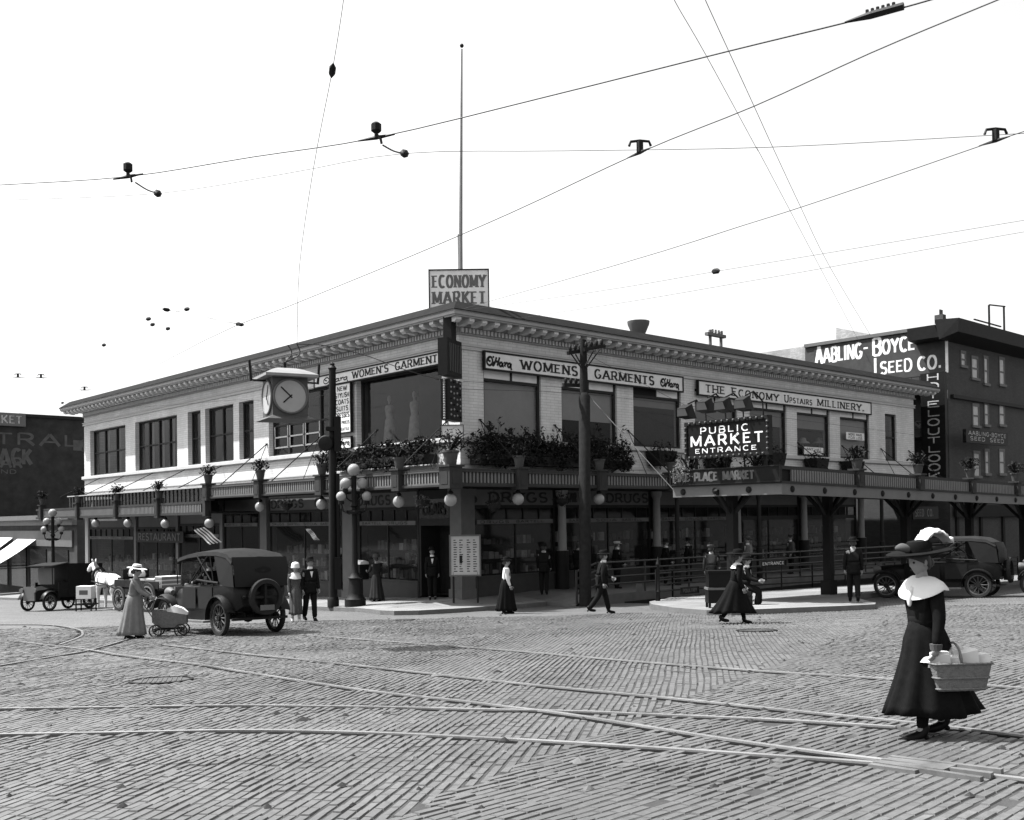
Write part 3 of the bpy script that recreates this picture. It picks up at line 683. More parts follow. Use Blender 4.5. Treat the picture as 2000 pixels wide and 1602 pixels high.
def shop_bay(u0, u1, fn, dirs, base, seed, panel=None, door=False, banner=True, small=6, zsoff=FZ):
    """fn(u, depth) -> (x, y); a shopfront bay from u0 to u1"""
    def bx(mb, a, b, d0, d1, z0, z1):
        p, q = fn(a, d0), fn(b, d1); mb.box(p[0], p[1], z0, q[0], q[1], z1)
    fr = MB(); zt, zb, zw = zsoff-.62, zsoff-1.12, base+.62
    bx(fr, u0, u1, .06, .16, zsoff-.02, zsoff+.3); bx(fr, u0, u0+.09, .06, .16, base, zsoff-.02); bx(fr, u1-.09, u1, .06, .16, base, zsoff-.02)
    bx(fr, u0+.09, u1-.09, .05, .16, zt-.06, zt+.05); bx(fr, u0+.09, u1-.09, .05, .16, zb-.14, zb+.04)
    n = max(2, int((u1-u0)/.75))
    for k in range(1, n): 
        u = u0+(u1-u0)*k/n; bx(fr, u-.02, u+.02, .07, .15, zb+.04, zt-.06)
    mid = (u0+u1)/2
    if not door: bx(fr, mid-.03, mid+.03, .07, .15, zw, zb-.14)
    fo = fr.build('shopfront', M_dktrim, mkt, True)
    pn = MB(); bx(pn, u0+.09, u1-.09, .08, .12, zt+.05, zsoff-.02); po = pn.build('sign_panel', mat('dull_shop_sign', .09, .7, .1, 2), fo, True)
    if panel:
        lt = MB(); ux, uy, un = dirs
        for txt, a, b in panel:
            p = fn(a, .075); q = fn(b, .075)
            o = Vector((*(p if (Vector((*q, 0))-Vector((*p, 0))).dot(ux) > 0 else q), zt+.16))
            words(fo, [(txt, o, .34, abs(b-a))], None, dirs, M_ink, sv=.26, sh=.16, serif=True, gap=.14)
    for k in range(n):
        a, b = u0+(u1-u0)*k/n+.03, u0+(u1-u0)*(k+1)/n-.03; p, q = fn(a, .11), fn(b, .11)
        pane(fo, ((*p, zb+.04), (*q, zb+.04), (*q, zt-.06), (*p, zt-.06)), name='transom_pane')
    if banner:
        bn = MB(); bx(bn, u0+.15, u1-.15, .03, .05, zb-.12, zb+.03); bo = bn.build('banner_strip', M_trim, fo, True)
        lt = MB(); wl = ['BARTELL', 'DRUGS', 'BARTELL', 'SODA', 'BARTELL']; k = 0; ux, uy, un = dirs; u = u0+.3
        p, q = fn(u0+.3, .03), fn(u1-.3, .03); o = Vector((*(p if (Vector((*q, 0))-Vector((*p, 0))).dot(ux) > 0 else q), zb-.09))
        L_ = (u1-u0)-.6; m_ = max(1, int(L_/1.3))
        for k in range(m_): words(fo, [(wl[(k+seed) % 5], o+ux*(L_*k/m_), .09, L_/m_*.8)], None, dirs, M_ink, 'banner_lettering', sv=.26, sh=.2)
    if door:
        pass
    else:
        bk = MB(); bx(bk, u0+.09, u1-.09, .05, .16, base-1.0, zw); bx(bk, u0+.05, u1-.05, .02, .2, zw, zw+.06); bk.build('bulkhead', mat('bulkhead_paint', .03, .6, .2, 3), fo, True)
        for a, b in ((u0+.1, mid-.03), (mid+.03, u1-.1)):
            p, q = fn(a, .1), fn(b, .1); pane(fo, ((*p, zw+.06), (*q, zw+.06), (*q, zb-.14), (*p, zb-.14)), name='show_pane')
        goods(fo, fn, u0+.1, u1-.1, zw+.05, seed)
    return fo
fnR = lambda u, d: (u, d); fnL = lambda u, d: (d, u)
dr = lambda t, a, b: (t, a, b)
shop_bay(RB[0]-.3, RB[1]-.2, fnR, R_DIR, FL, 1, [('S', xr(922, 980), xr(934, 980)), ('DRUGS', xr(957, 980), xr(1072, 980))])
shop_bay(RB[1]+.2, RB[2]-.2, fnR, R_DIR, FL, 2, [('CIGAR', xr(1100, 980), xr(1128, 980)), ('DRUGS', xr(1187, 980), xr(1268, 980))])
for k in range(2, 5): shop_bay(RB[k]+.2, RB[k+1]-.2, fnR, R_DIR, FL, 3+k, None, False, k == 2)
# left facade ground floor: corner doorway, drugstore windows, restaurant
def base_at(y): return gz(0, y)+.3
LB = [(yl(816, 1100), yl(698, 1100), [('DRUGS', yl(695, 985), yl(760, 985))], 10), (yl(668, 1100), yl(524, 1100), [('DRUGS', yl(590, 985), yl(527, 985)), ('CO', yl(634, 985), yl(612, 985))], 11)]
for a, b, tx, sd_ in LB: shop_bay(min(a, b), max(a, b), fnL, L_DIR, base_at((a+b)/2)+.02, sd_, tx)
pier(0, yl(697, 1100)+.05, .55, yl(668, 1100)-.05, -1.45, FZ, M_trim); pier(0, yl(522, 1100)+.05, .5, yl(508, 1100), -1.8, FZ, M_trim)
shop_bay(yl(505, 1100), 17.6, fnL, L_DIR, base_at(16), 14, None); 
ro = shop_bay(17.9, 22.4, fnL, L_DIR, base_at(20), 15, None, zsoff=2.1); shop_bay(22.7, 27.6, fnL, L_DIR, base_at(25), 16, None, zsoff=1.95); shop_bay(28.0, 34.6, fnL, L_DIR, base_at(31), 17, None, zsoff=1.95)
for y in (17.75, 22.55, 27.8): pier(.0, y-.14, .4, y+.14, base_at(y), 2.0 if y > 18 else FZ, M_trim)
pier(-.02, 34.65, .5, 35.1, base_at(35), 2.6, M_paint)
lt = MB(); p0 = Lp(270, 1050, .3); p1 = Lp(352, 1050, .3); lettering(lt, 'RESTAURANT', Vector((-.3, p0.y, p0.z-.14)), *L_DIR, .36, abs(p1.y-p0.y), .2, .12, False)
rs = thing('restaurant_sign', 'faded dark restaurant board hanging under the left marquee', 'sign', (-.25, (p0.y+p1.y)/2, p0.z-.3))
b = MB(); b.box(-.28, p1.y-.3, p0.z-.25, -.22, p0.y+.3, p0.z+.32); b.build('board', M_dktrim, rs, True); lt.build('lettering', M_trim, rs, True, fix=False)
# doorway at the corner on the left facade (dark, recessed)
dw = MB(); y0, y1 = .62, yl(818, 1100)-.02
dw.box(.02, y0, 1.35, .5, y1, 1.5); dw.box(.02, y0, 1.5, .12, y1, FZ); dw.box(.9, y0, -1.2, 1.0, y1, FZ)
dw.box(.02, y1-.1, -1.2, .9, y1, 1.35); dw.build('doorway', M_dktrim, mkt, True)
pn = MB(); pn.box(.88, y0+.15, -.2, .9, (y0+y1)/2-.05, 1.2); pn.box(.88, (y0+y1)/2+.05, -.2, .9, y1-.15, 1.2); pn.build('door', M_inter, mkt, True)
tr = MB(); tr.box(.005, y0+.05, 1.6, .02, y1-.05, 2.3)
lt = MB(); pp = Lp(877, 995, .02); lettering(lt, 'CIGARS', Vector((-.02, y1-.25, 1.75)), *L_DIR, .4, y1-y0-.5, .2, .12, False)
lt.build('transom_lettering', M_dktrim, mkt, True, fix=False); tr.build('transom_glass', M_dkglass, mkt, True)
# interior block so that no daylight shows through the shops
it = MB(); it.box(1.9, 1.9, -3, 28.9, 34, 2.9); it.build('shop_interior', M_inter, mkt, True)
fl = MB(); fl.quad((.3, .3, FL), (29.2, .3, FL), (29.2, 2.1, FL), (.3, 2.1, FL)); fl.build('shop_floor', M_inter, mkt, True)
cl = MB(); cl.quad((0, 0, 2.95), (XE, 0, 2.95), (XE, YE, 2.95), (0, YE, 2.95)); cl.build('shop_ceiling', M_trim, mkt, True)
# ================================================================== MARQUEE
mq = thing('marquee', 'long balustraded marquee hung by rods along both market facades', 'marquee', (0, 0, 2.6))
OM = 2.4; SY_ = 14.3
def rail_piece(prof, name, m, ye=SY_, xe=XE):
    mb = MB(); st = []
    for f in (lambda o: (-o, ye), lambda o: (-o, -o), lambda o: (xe, -o)): st.append([(*f(o), z) for o, z in prof])
    mb.loft(st); return mb.build(name, m, mq, True)
M_mq = mat('marquee_paint', .03, .7, .2, 2, .1, spec=.08); M_mqd = mat('marquee_dark_paint', .012, .7, .15, 2, spec=.08)
rail_piece([(OM-.12, 3.05), (OM+.04, 3.05), (OM+.04, 3.08), (OM, 3.1), (OM, 3.17), (OM-.12, 3.17)], 'top_rail', M_mq)
rail_piece([(OM-.14, 2.6), (OM+.05, 2.6), (OM+.05, 2.66), (OM, 2.72), (OM-.14, 2.72)], 'bottom_rail', M_mq)
rail_piece([(OM-.11, 2.72), (OM-.07, 2.72), (OM-.07, 3.05), (OM-.11, 3.05)], 'back_panel', M_mqd)
rail_piece([(0.02, 2.66), (OM-.14, 2.66), (OM-.14, 2.72), (0.02, 2.76)], 'deck', M_mqd)
PEDL = [14.15, 9.62, 5.06, .31]; PEDR = [.55, 4.47, 8.52, 12.6, 16.7, 20.8, 24.9, 29.0]
def ped(x, y, z0=2.52, z1=3.26, w=.2, name='pedestal', par=mq, m=M_mq):
    p = MB(); p.box(x-w, y-w, z0, x+w, y+w, z1-.06); p.box(x-w-.05, y-w-.05, z1-.06, x+w+.05, y+w+.05, z1)
    p.box(x-w*.6, y-w-.012, z0+.14, x+w*.6, y+w+.012, z1-.2); p.box(x-w-.012, y-w*.6, z0+.14, x+w+.012, y+w*.6, z1-.2)
    return p.build(name, m, par, True)
for y in PEDL: ped(-OM+.02, y)
for x in PEDR: ped(x, -OM+.02)
ped(-OM+.02, -OM+.02, w=.26)
def balus(parent, along, p0, p1, c, z0, z1, sp=.15, w=.075, m=None, name='balusters'):
    b = MB(); n = max(1, int((p1-p0)/sp))
    for i in range(n):
        u = p0+(i+.5)*(p1-p0)/n
        if along == 'y': b.box(c-.03, u-w/2, z0, c+.03, u+w/2, z1)
        else: b.box(u-w/2, c-.03, z0, u+w/2, c+.03, z1)
    return tag(b.build(name, m or mat('baluster_paint', .12, .6, .08, 2), parent, True, fix=False), kind='stuff')
ys = [-OM+.28]+sorted(PEDL)
for a, b in zip(ys, ys[1:]): balus(mq, 'y', a+.24 if a > -2 else a, b-.24, -OM+.03, 2.72, 3.05)
xs = [-OM+.28]+PEDR+[XE]
for a, b in zip(xs, xs[1:]): balus(mq, 'x', a+.24 if a > -2 else a, b-.24, -OM+.03, 2.72, 3.05)
rods = MB()
def rod(parent, a, b, r=.022):
    t = MB(); t.tube([a, b], r, 6); t.lathe([(.06, -.02), (.06, .02)], 8, a); t.build('tie_rod', M_iron, parent, True)
for y in (13.3, 9.0, 4.9, .7): rod(mq, (-.02, y, 5.0), (-OM+.1, y, 3.12)); rod(mq, (-.02, y+.0, 5.0), (-1.0, y, 2.8), .014)
for x in (.9, 4.6, 8.75, 13.0, 17.1, 21.2, 25.3, 29.3, 32.4): rod(mq, (x, -.02, 5.05), (x, -OM+.1, 3.12)); rod(mq, (x, -.02, 5.05), (x, -1.2, 2.8), .014)
# lower stepped part of the marquee down the hill
lm = thing('stepped_marquee', 'lower glazed marquee stepping down along the left facade', 'marquee', (-1.2, 25, 1.9))
def bx(nm, m, *a, par=lm):
    b = MB(); b.box(*a); return b.build(nm, m, par, True)
y0, y1 = SY_+.25, 36.3
bx('roof_edge', M_mqd, -OM-.03, SY_+.02, 3.1, .0, 31.0, 3.15); bx('bright_gutter', mat('bright_gutter', .3, .4, .1, 4), -OM-.07, y0, 3.09, -OM-.03, 31.0, 3.14)
bx('top_rail', M_mq, -OM-.03, y0, 2.4, -OM+.12, y1, 2.5); bx('bottom_rail', M_mq, -OM-.04, y0, 1.92, -OM+.12, y1, 2.03); bx('back_panel', M_mqd, -OM+.06, y0, 2.03, -OM+.1, y1, 2.4)
bx('deck', M_mqd, -OM+.12, y0, 2.0, -.02, y1, 2.05); bx('end_post', M_mq, -OM-.08, SY_-.02, 1.85, -OM+.2, SY_+.24, 3.09)
gl = MB(); gl.quad((-OM+.04, y0, 2.5), (-OM+.04, 31, 2.5), (-OM+.04, 31, 3.1), (-OM+.04, y0, 3.1)); gl.build('glazing', M_dkglass, lm, True)
for k in range(int((31-y0)/.42)):
    b = MB(); yy = y0+.2+k*.42; b.box(-OM, yy-.02, 2.5, -OM+.05, yy+.02, 3.1); b.build('glazing_bar', M_mq, lm, True)
LPED = [19.2, 24.2, 29.5, 35.3]
for y in LPED: ped(-OM+.02, y, 1.82, 2.75, .17, 'pedestal', lm)
for a, b in zip([SY_+.3]+LPED, LPED): balus(lm, 'y', a+.2, b-.2, -OM+.02, 2.03, 2.4)
for y in (17.5, 21.4, 25.2, 29.0, 32.6): rod(lm, (-.02, y, 4.25), (-OM+.1, y, 3.12))
# ================================================================== CANOPY over the island pavement
CXL, CYF, CYB = 2.8, -10.9, -7.0
def zc(x): return 2.15 - .0175*(x-CXL)
cn = thing('island_canopy', 'street canopy with bossed fascia and balustrade on posts over the island pavement', 'canopy', (CXL, -8.7, -1.2))
CXE = 48; M_fas = mat('canopy_fascia_paint', .1, .6, .12, 2)
def slope_box(nm, m, x0, x1, ya, yb, h0, h1):
    b = MB(); b.hexa([(x0, ya, zc(x0)+h0), (x1, ya, zc(x1)+h0), (x1, yb, zc(x1)+h0), (x0, yb, zc(x0)+h0), (x0, ya, zc(x0)+h1), (x1, ya, zc(x1)+h1), (x1, yb, zc(x1)+h1), (x0, yb, zc(x0)+h1)]); return b.build(nm, m, cn, True)
slope_box('fascia', M_fas, CXL, CXE, CYF, CYF+.1, 0, .32); slope_box('fascia_end', M_fas, CXL, CXL+.1, CYF+.1, CYB, 0, .32)
slope_box('fascia_moulding', M_mq, CXL-.05, CXE, CYF-.05, CYF+.14, .32, .38); slope_box('end_moulding', M_mq, CXL-.05, CXL+.12, CYF+.14, CYB, .32, .38)
slope_box('deck', M_mqd, CXL+.1, CXE, CYF+.1, CYB, .2, .3)
slope_box('top_rail', M_mq, CXL, CXE, CYF, CYF+.1, .72, .82); slope_box('end_top_rail', M_mq, CXL, CXL+.1, CYF+.1, CYB, .72, .82)
slope_box('back_panel', M_mqd, CXL+.08, CXE, CYF+.08, CYF+.1, .38, .72)
xs = [CXL+.25+4.05*k for k in range(10)]
for k, x in enumerate(xs):
    z = zc(x); 
    if k: ped(x, CYF+.04, z+.34, z+.9, .16, 'pedestal', cn)
    if k < 9:
        b = MB(); n = 26
        for i in range(n):
            u = x+.25+(i+.5)*3.55/n; b.box(u-.04, CYF-.01, zc(u)+.38, u+.04, CYF+.05, zc(u)+.72)
        tag(b.build('balusters', MATS['baluster_paint'], cn, True, fix=False), kind='stuff')
for k in range(24):
    x = CXL+.55+k*1.75; b = MB(); b.lathe([(.1, -.04), (.1, .0), (.06, .03), (.02, .035)], 10, (x, CYF-.02, zc(x)+.16), Matrix.Rotation(pi/2, 3, 'X')); b.build('boss', M_mqd, cn, True)
for k in range(3):
    y = -9.8+k*1.2; b = MB(); b.lathe([(.1, -.04), (.1, .0), (.06, .03), (.02, .035)], 10, (CXL-.02, y, zc(CXL)+.16), Matrix.Rotation(-pi/2, 3, 'Y')); b.build('boss', M_mqd, cn, True)
for x in (3.5, 9.0, 14.5, 20.0, 25.5, 31.0):
    y = -8.7; z0 = gz(x, y)+.15; b = MB(); b.box(x-.13, y-.13, z0, x+.13, y+.13, zc(x)+.2); b.box(x-.2, y-.2, z0, x+.2, y+.2, z0+.5)
    for s in (-1, 1):
        b.bar((x, y, zc(x)-.6), (x+s*.8, y, zc(x)+.2), .1, .1); b.bar((x, y, zc(x)-.6), (x, y+s*.8, zc(x)+.2), .1, .1)
    b.build('post', M_mqd, cn, True)
for x in (9.0, 14.5, 20.0, 25.0):                    # posts carrying the marquee front over the walkway
    b = MB(); b.lathe([(.13, -1.1), (.13, .2), (.09, .22), (.085, 2.2), (.16, 2.6)], 10, (x, -2.25, 0)); b.build('marquee_post', M_dktrim, mq, True, 'auto')
# ================================================================== OTHER BUILDINGS
HX = 36.0
hp = lambda px, py: Lp(px, py, -HX)
hy0 = hp(1852, 800).y
hyr = hp(1789, 650).y
ht = thing('hotel_building', 'dark brick hotel block with painted side wall behind the market', 'building', (HX, hy0, -2))
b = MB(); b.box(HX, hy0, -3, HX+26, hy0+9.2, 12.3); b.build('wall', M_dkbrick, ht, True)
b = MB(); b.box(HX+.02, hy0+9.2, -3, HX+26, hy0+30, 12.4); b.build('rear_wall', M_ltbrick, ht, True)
b = MB(); b.box(HX-.12, hy0-.05, 12.3, HX+.5, hy0+9.2, 12.5); b.build('side_coping', M_trim, ht, True)
b = MB()
b.hexa([(HX-1.0, hy0-1.1, 11.75), (HX+26, hy0-1.1, 11.75), (HX+26, hy0-.01, 11.45), (HX-1.0, hy0-.01, 11.45), (HX-1.1, hy0-1.2, 12.5), (HX+26, hy0-1.2, 12.5), (HX+26, hy0+.2, 12.6), (HX-1.1, hy0+.2, 12.6)])
b.hexa([(HX-1.0, hy0-.01, 11.6), (HX-.01, hy0-.01, 11.5), (HX-.01, hyr, 11.5), (HX-1.0, hyr, 11.6), (HX-1.1, hy0+.2, 12.3), (HX-.13, hy0+.2, 12.4), (HX-.13, hyr, 12.4), (HX-1.1, hyr, 12.3)])
b.build('cornice', M_dktrim, ht, True)
b = MB(); b.box(HX+.2, hy0+.3, 12.6, HX+.6, hy0+.8, 13.1)
for k in range(3): b.lathe([(.05, 0), (.05, .3)], 8, (HX+.27+.13*k, hy0+.5, 13.1))
b.build('chimney', M_dkbrick, ht, True)
b = MB(); b.box(HX+8.3, hy0+1, 12.6, HX+8.4, hy0+1.1, 14.8); b.box(HX+10.6, hy0+1, 12.6, HX+10.7, hy0+1.1, 15); b.bar((HX+8.3, hy0+1, 14.8), (HX+10.7, hy0+1, 15), .08, .08); b.bar((HX+6, hy0+1, 13.6), (HX+10, hy0+1, 13.6), .08, .08); b.build('roof_pipes', M_iron, ht, True)
b = MB(); q = hp(1676, 650); b.hexa([(HX+.2, q.y-.6, 12.3), (HX+4, q.y-.6, 12.3), (HX+4, q.y+1.6, 12.3), (HX+.2, q.y+1.6, 12.3), (HX+.2, q.y-.6, 12.6), (HX+4, q.y-.6, 12.6), (HX+4, q.y+1.6, 13.3), (HX+.2, q.y+1.6, 13.3)]); b.build('stair_hatch', M_ltbrick, ht, True)
hw = MB()
def hotel_window(px0, px1, py0, py1):
    a = Rp(px0, py0, -hy0); c = Rp(px1, py1, -hy0); f = MB(); y = hy0
    f.box(a.x, y-.04, c.z, a.x+.12, y+.0, a.z); f.box(c.x-.12, y-.04, c.z, c.x, y, a.z); f.box(a.x, y-.05, a.z, c.x, y, a.z+.18); f.box(a.x-.1, y-.12, c.z-.15, c.x+.1, y, c.z); mz = (a.z+c.z)/2; f.box(a.x+.12, y-.04, mz-.05, c.x-.12, y, mz+.05)
    o = f.build('window', M_trim, ht, True)
    pane(o, ((a.x+.12, y-.01, c.z), (c.x-.12, y-.01, c.z), (c.x-.12, y-.01, a.z), (a.x+.12, y-.01, a.z)), mat('curtained_pane', .3, .3, .3, 4))
for a in ((1896, 1910, 700, 740), (1920, 1930, 700, 750), (1950, 1962, 702, 752), (1898, 1912, 793, 832), (1921, 1931, 790, 830), (1950, 1962, 790, 830), (1900, 1914, 886, 930), (1922, 1932, 882, 925), (1950, 1962, 882, 925), (1875, 1886, 690, 715)): hotel_window(*a)
b = MB(); b.box(HX+.3, hy0-.14, 3.0, HX+26, hy0-.005, 3.3); b.box(HX+.3, hy0-.2, 8.2, HX+26, hy0-.005, 8.4); b.build('belt_course', M_dktrim, ht, True)
# shop base of the hotel
b = MB(); 
for k in range(6): b.box(HX+.6+k*3.2, hy0-.12, -2.3, HX+.9+k*3.2, hy0-.01, 2.6)
b.box(HX+.3, hy0-.25, 1.3, HX+24, hy0-.125, 2.0); so_ = b.build('shop_base', M_mqd, ht, True)
a = Rp(1787, 999, -hy0+.3); 
sg = thing('seed_shop_sign', 'dim seed company board beneath the canopy', 'sign', (a.x, hy0-.3, 1.4))
b = MB(); s0, s1 = Rp(1782, 995, -hy0+.3), Rp(1832, 1008, -hy0+.3); b.box(s0.x, hy0-.33, s1.z-.15, s1.x, hy0-.27, s0.z+.15); b.build('board', M_dktrim, sg, True)
words(sg, [('SEED', Vector((s0.x+.25, hy0-.33, s1.z)), s0.z-s1.z, 1.0), ('CO.', Vector((s0.x+1.65, hy0-.33, s1.z)), s0.z-s1.z, .7)], None, R_DIR, M_trim)
# painted wall sign
ws = thing('painted_wall_sign', 'large dark wall painting with white seed company letters on hotel side', 'sign', (HX, hp(1720, 700).y, 8))
A, Bq, Cq = hp(1590, 668), hp(1849, 640), hp(1849, 730)
b = MB(); b.box(HX-.03, Cq.y+.05, 8.6, HX-.002, A.y, 12.25); b.build('painted_ground', mat('black_wall_paint', .035, .8, .3, 2), ws, True)
def on_hotel(txt, p0, p1, top, sv=.17, sh=.13):
    a = hp(*p0); c = hp(*p1); h = hp(*top).z-a.z
    words(ws, [(txt, Vector((HX-.03, a.y, (a.z+c.z)/2)), h, a.y-c.y)], None, L_DIR, mat('white_wall_lettering', .62, .8, .2, 3), sv=sv, sh=sh, gap=.13)
on_hotel('A', (1594, 712), (1607, 711), (1594, 678)); on_hotel('ABLING', (1609, 710), (1684, 698), (1609, 682)); on_hotel('-', (1686, 692), (1697, 692), (1686, 666)); on_hotel('B', (1705, 695), (1722, 693), (1705, 662)); on_hotel('OYCE', (1724, 691), (1787, 684), (1724, 664))
on_hotel('SEED', (1720, 730), (1782, 725), (1720, 707)); on_hotel('CO.', (1793, 723), (1839, 719), (1793, 698))
b = MB(); 
for pa, pc in (((1710, 700), (1710, 730)), ((1849, 658), (1849, 728))):
    a, c = hp(*pa), hp(*pc); b.box(HX-.05, a.y-.08, c.z, HX-.03, a.y+.08, a.z)
b.build('white_border', MATS['white_wall_lettering'], ws, True)
# fire escape and vertical hotel sign on the hotel flank
fe = thing('fire_escape', 'black iron fire escape on the hotel wall above the canopy', 'fire escape', (HX-.8, hy0+1.5, 3))
for z in (3.1, 5.9, 8.5):
    b = MB(); b.box(HX-1.1, hy0+.2, z, HX-.02, hy0+4.0, z+.07)
    for k in range(9): b.bar((HX-1.1, hy0+.2+k*.47, z), (HX-1.1, hy0+.2+k*.47, z+.95), .03, .03)
    b.bar((HX-1.1, hy0+.2, z+.95), (HX-1.1, hy0+4.0, z+.95), .05, .05); b.bar((HX-1.1, hy0+.2, z+.5), (HX-1.1, hy0+4.0, z+.5), .03, .03); b.build('platform', M_iron, fe, True)
for z in (3.15, 5.95):
    b = MB()
    for s in (0, .5): b.bar((HX-.9+s*.8, hy0+.5, z), (HX-.9+s*.8, hy0+3.7, z+2.5), .06, .12)
    for k in range(10): b.box(HX-.9, hy0+.6+k*.32, z+.15+k*.25, HX-.5, hy0+.72+k*.32, z+.17+k*.25)
    b.build('stair_flight', M_iron, fe, True)
vs_ = thing('vertical_hotel_sign', 'tall narrow vertical electric hotel sign with pale worn letters', 'sign', (HX-.2, hy0-.6, 2.6))
q0, q1 = hp(1822, 735), hp(1850, 940)
b = MB(); b.box(HX-1.5, hy0-.5, q1.z, HX-1.2, hy0+.9, q0.z); b.build('panel', M_black, vs_, True)
n = 12; H_ = q0.z-q1.z
for k, c in enumerate('HOTELOUTLOOK'):
    words(vs_, [(c, Vector((HX-1.5, hy0+.55, q0.z-(k+.85)*H_/n)), H_/n*.72, .75)], None, L_DIR, mat('worn_letter_paint', .3, .7, .6, 9), 'letter', sv=.22, sh=.16)
es = thing('electric_shop_sign', 'horizontal electric sign with two rows of small letters hung on hotel front', 'sign', (HX+6, hy0-.8, 3.6))
q0, q1 = Rp(1880, 838, -hy0+.8), Rp(1962, 872, -hy0+.8)
b = MB(); b.box(q0.x, hy0-1.0, q1.z, q1.x, hy0-.8, q0.z); b.build('panel', M_black, es, True)
W_ = q1.x-q0.x; H_ = q0.z-q1.z
words(es, [('AABLING-BOYCE', Vector((q0.x+.3, hy0-1.0, q1.z+H_*.6)), H_*.28, W_-.6), ('SEED', Vector((q0.x+.5, hy0-1.0, q1.z+H_*.2)), H_*.28, W_*.35), ('SEED', Vector((q0.x+W_*.55, hy0-1.0, q1.z+H_*.2)), H_*.28, W_*.35)], None, R_DIR, MATS['worn_letter_paint'], sv=.2, sh=.16)
# warehouse behind, closing the view up the hill on the far right
b = MB(); b.box(HX+26.5, hy0-2, -4, HX+60, hy0+20, 11); wb = thing('brick_warehouse', 'plain dark brick warehouse beyond the hotel', 'building', (HX+30, hy0, -3)); b.build('wall', M_dkbrick, wb, True)
b = MB(); b.box(HX+26.4, hy0-2.3, 11, HX+60, hy0+20, 11.5); b.build('coping', M_dktrim, wb, True)
# left far building across the side street
db = thing('dark_brick_block', 'dark brick block with faded painted advertising beyond the market at left', 'building', (6, 60, -4))
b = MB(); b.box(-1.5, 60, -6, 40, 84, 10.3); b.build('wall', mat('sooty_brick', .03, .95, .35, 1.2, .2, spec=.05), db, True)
b = MB(); b.box(-1.7, 59.8, 10.3, 40.2, 84, 10.55); b.build('coping', M_dktrim, db, True)
dp = lambda px, py: Rp(px, py, -60)
pl = mat('faded_wall_lettering', .065, .9, .3, 2)
for txt, p0, p1, top in (('CENTRAL', (-150, 862), (152, 860), (-150, 838)), ('BLACK', (-40, 905), (62, 905), (-40, 875)), ('BEAR', (-40, 912), (44, 910), (-40, 893)), ('BRAND', (-50, 924), (32, 921), (-50, 916)), ('HATS', (145, 880), (164, 880), (145, 860))):
    a, c = dp(*p0), dp(*p1); words(db, [(txt, Vector((a.x, 60, a.z)), dp(*top).z-a.z, c.x-a.x)], None, R_DIR, pl, 'painted_word', sv=.22, sh=.14)
a, c = dp(-60, 829), dp(47, 809)
mk = thing('rooftop_market_sign', 'small pale roof sign at the far left edge', 'sign', (a.x, 60, 10))
b = MB(); b.box(a.x, 59.6, a.z, c.x, 59.8, c.z); b.build('board', M_trim, mk, True); words(mk, [('MARKET', Vector((a.x+.3, 59.6, a.z+.2)), (c.z-a.z)*.6, c.x-a.x-.6)], None, R_DIR, MATS['worn_letter_paint'])
# low shops between the market and the dark block
ls = thing('low_shop_row', 'low dim shop row beyond the market end with layered cornice', 'building', (2, 46, -3))
b = MB(); b.box(.05, 36.6, -5, 14, 58, 1.9); b.build('wall', mat('dull_shop_wall', .03, .85, .3, 2), ls, True)
b = MB(); b.box(-.5, 36.6, 1.9, 14, 58, 2.2); b.box(-.25, 36.6, 1.55, .04, 58, 1.9); b.build('cornice', M_trim, ls, True)
b = MB(); b.box(-.06, 37.2, .2, .045, 57, 1.2); b.build('fascia_board', M_trim, ls, True)
for k in range(5):
    b = MB(); b.box(-.02, 38+k*4, -2.6, .045, 41+k*4, 0); b.build('shop_window', M_dkglass, ls, True)
def awning(y0, y1, z, out, drop, label):
    t = thing('shop_awning', label, 'awning', (0, (y0+y1)/2, z), group='shop awnings at far left')
    n = 12; A = []; Bp = []
    for k in range(n+1):
        u = k/n; A.append((-u*out, y0, z-u*drop-.12*sin(pi*u))); Bp.append((-u*out, y1, z-u*drop-.12*sin(pi*u)))
    A.append((-out-.01, y0, z-drop-.4)); Bp.append((-out-.01, y1, z-drop-.4))
    c = MB(); c.loft([A+[(x+.02, y, q-.03) for x, y, q in A[::-1]], Bp+[(x+.02, y, q-.03) for x, y, q in Bp[::-1]]]); c.build('canvas', mat('canvas', .62, .9, .06, 2), t, True)
    c = MB(); c.tube([(0, y0, z-drop), (-out, y0, z-drop)], .03, 6); c.tube([(0, y1, z-drop), (-out, y1, z-drop)], .03, 6); c.tube([(-out, y0, z-drop), (-out, y1, z-drop)], .03, 6); c.build('frame', M_iron, t, True)
p = Lp(66, 1052); awning(p.y-.6, p.y+3.2, p.z, 3.0, 1.9, 'sunlit white canvas awning nearest the market end')
awning(p.y+4.2, p.y+9.5, p.z+.1, 3.0, 2.0, 'second white canvas awning cut off by the left edge')
# ================================================================== SIGNS ON THE MARKET
def board(name, label, p_ll, dirs, w, h, frame=.06, m=M_sign, fm=M_dktrim, depth=.08, cat='sign', border=True):
    ux, uy, un = dirs; o = Vector(p_ll); t = thing(name, label, cat, o)
    def bxx(mb, u0, u1, v0, v1, d0, d1):
        P = [o+ux*u+uy*v+un*d for d in (d0,) for u, v in ((u0, v0), (u1, v0), (u1, v1), (u0, v1))]+[o+ux*u+uy*v+un*d1 for u, v in ((u0, v0), (u1, v0), (u1, v1), (u0, v1))]
        mb.hexa(P)
    b = MB(); bxx(b, 0, w, 0, h, 0, depth); b.build('board', m, t, True)
    if border:
        for u0, u1, v0, v1 in ((-frame, w+frame, h, h+frame), (-frame, w+frame, -frame, 0), (-frame, 0, 0, h), (w, w+frame, 0, h)):
            b = MB(); bxx(b, u0, u1, v0, v1, -.01, depth+.03); b.build('frame', fm, t, True)
    return t, (lambda u, v: o+ux*u+uy*v+un*depth), bxx
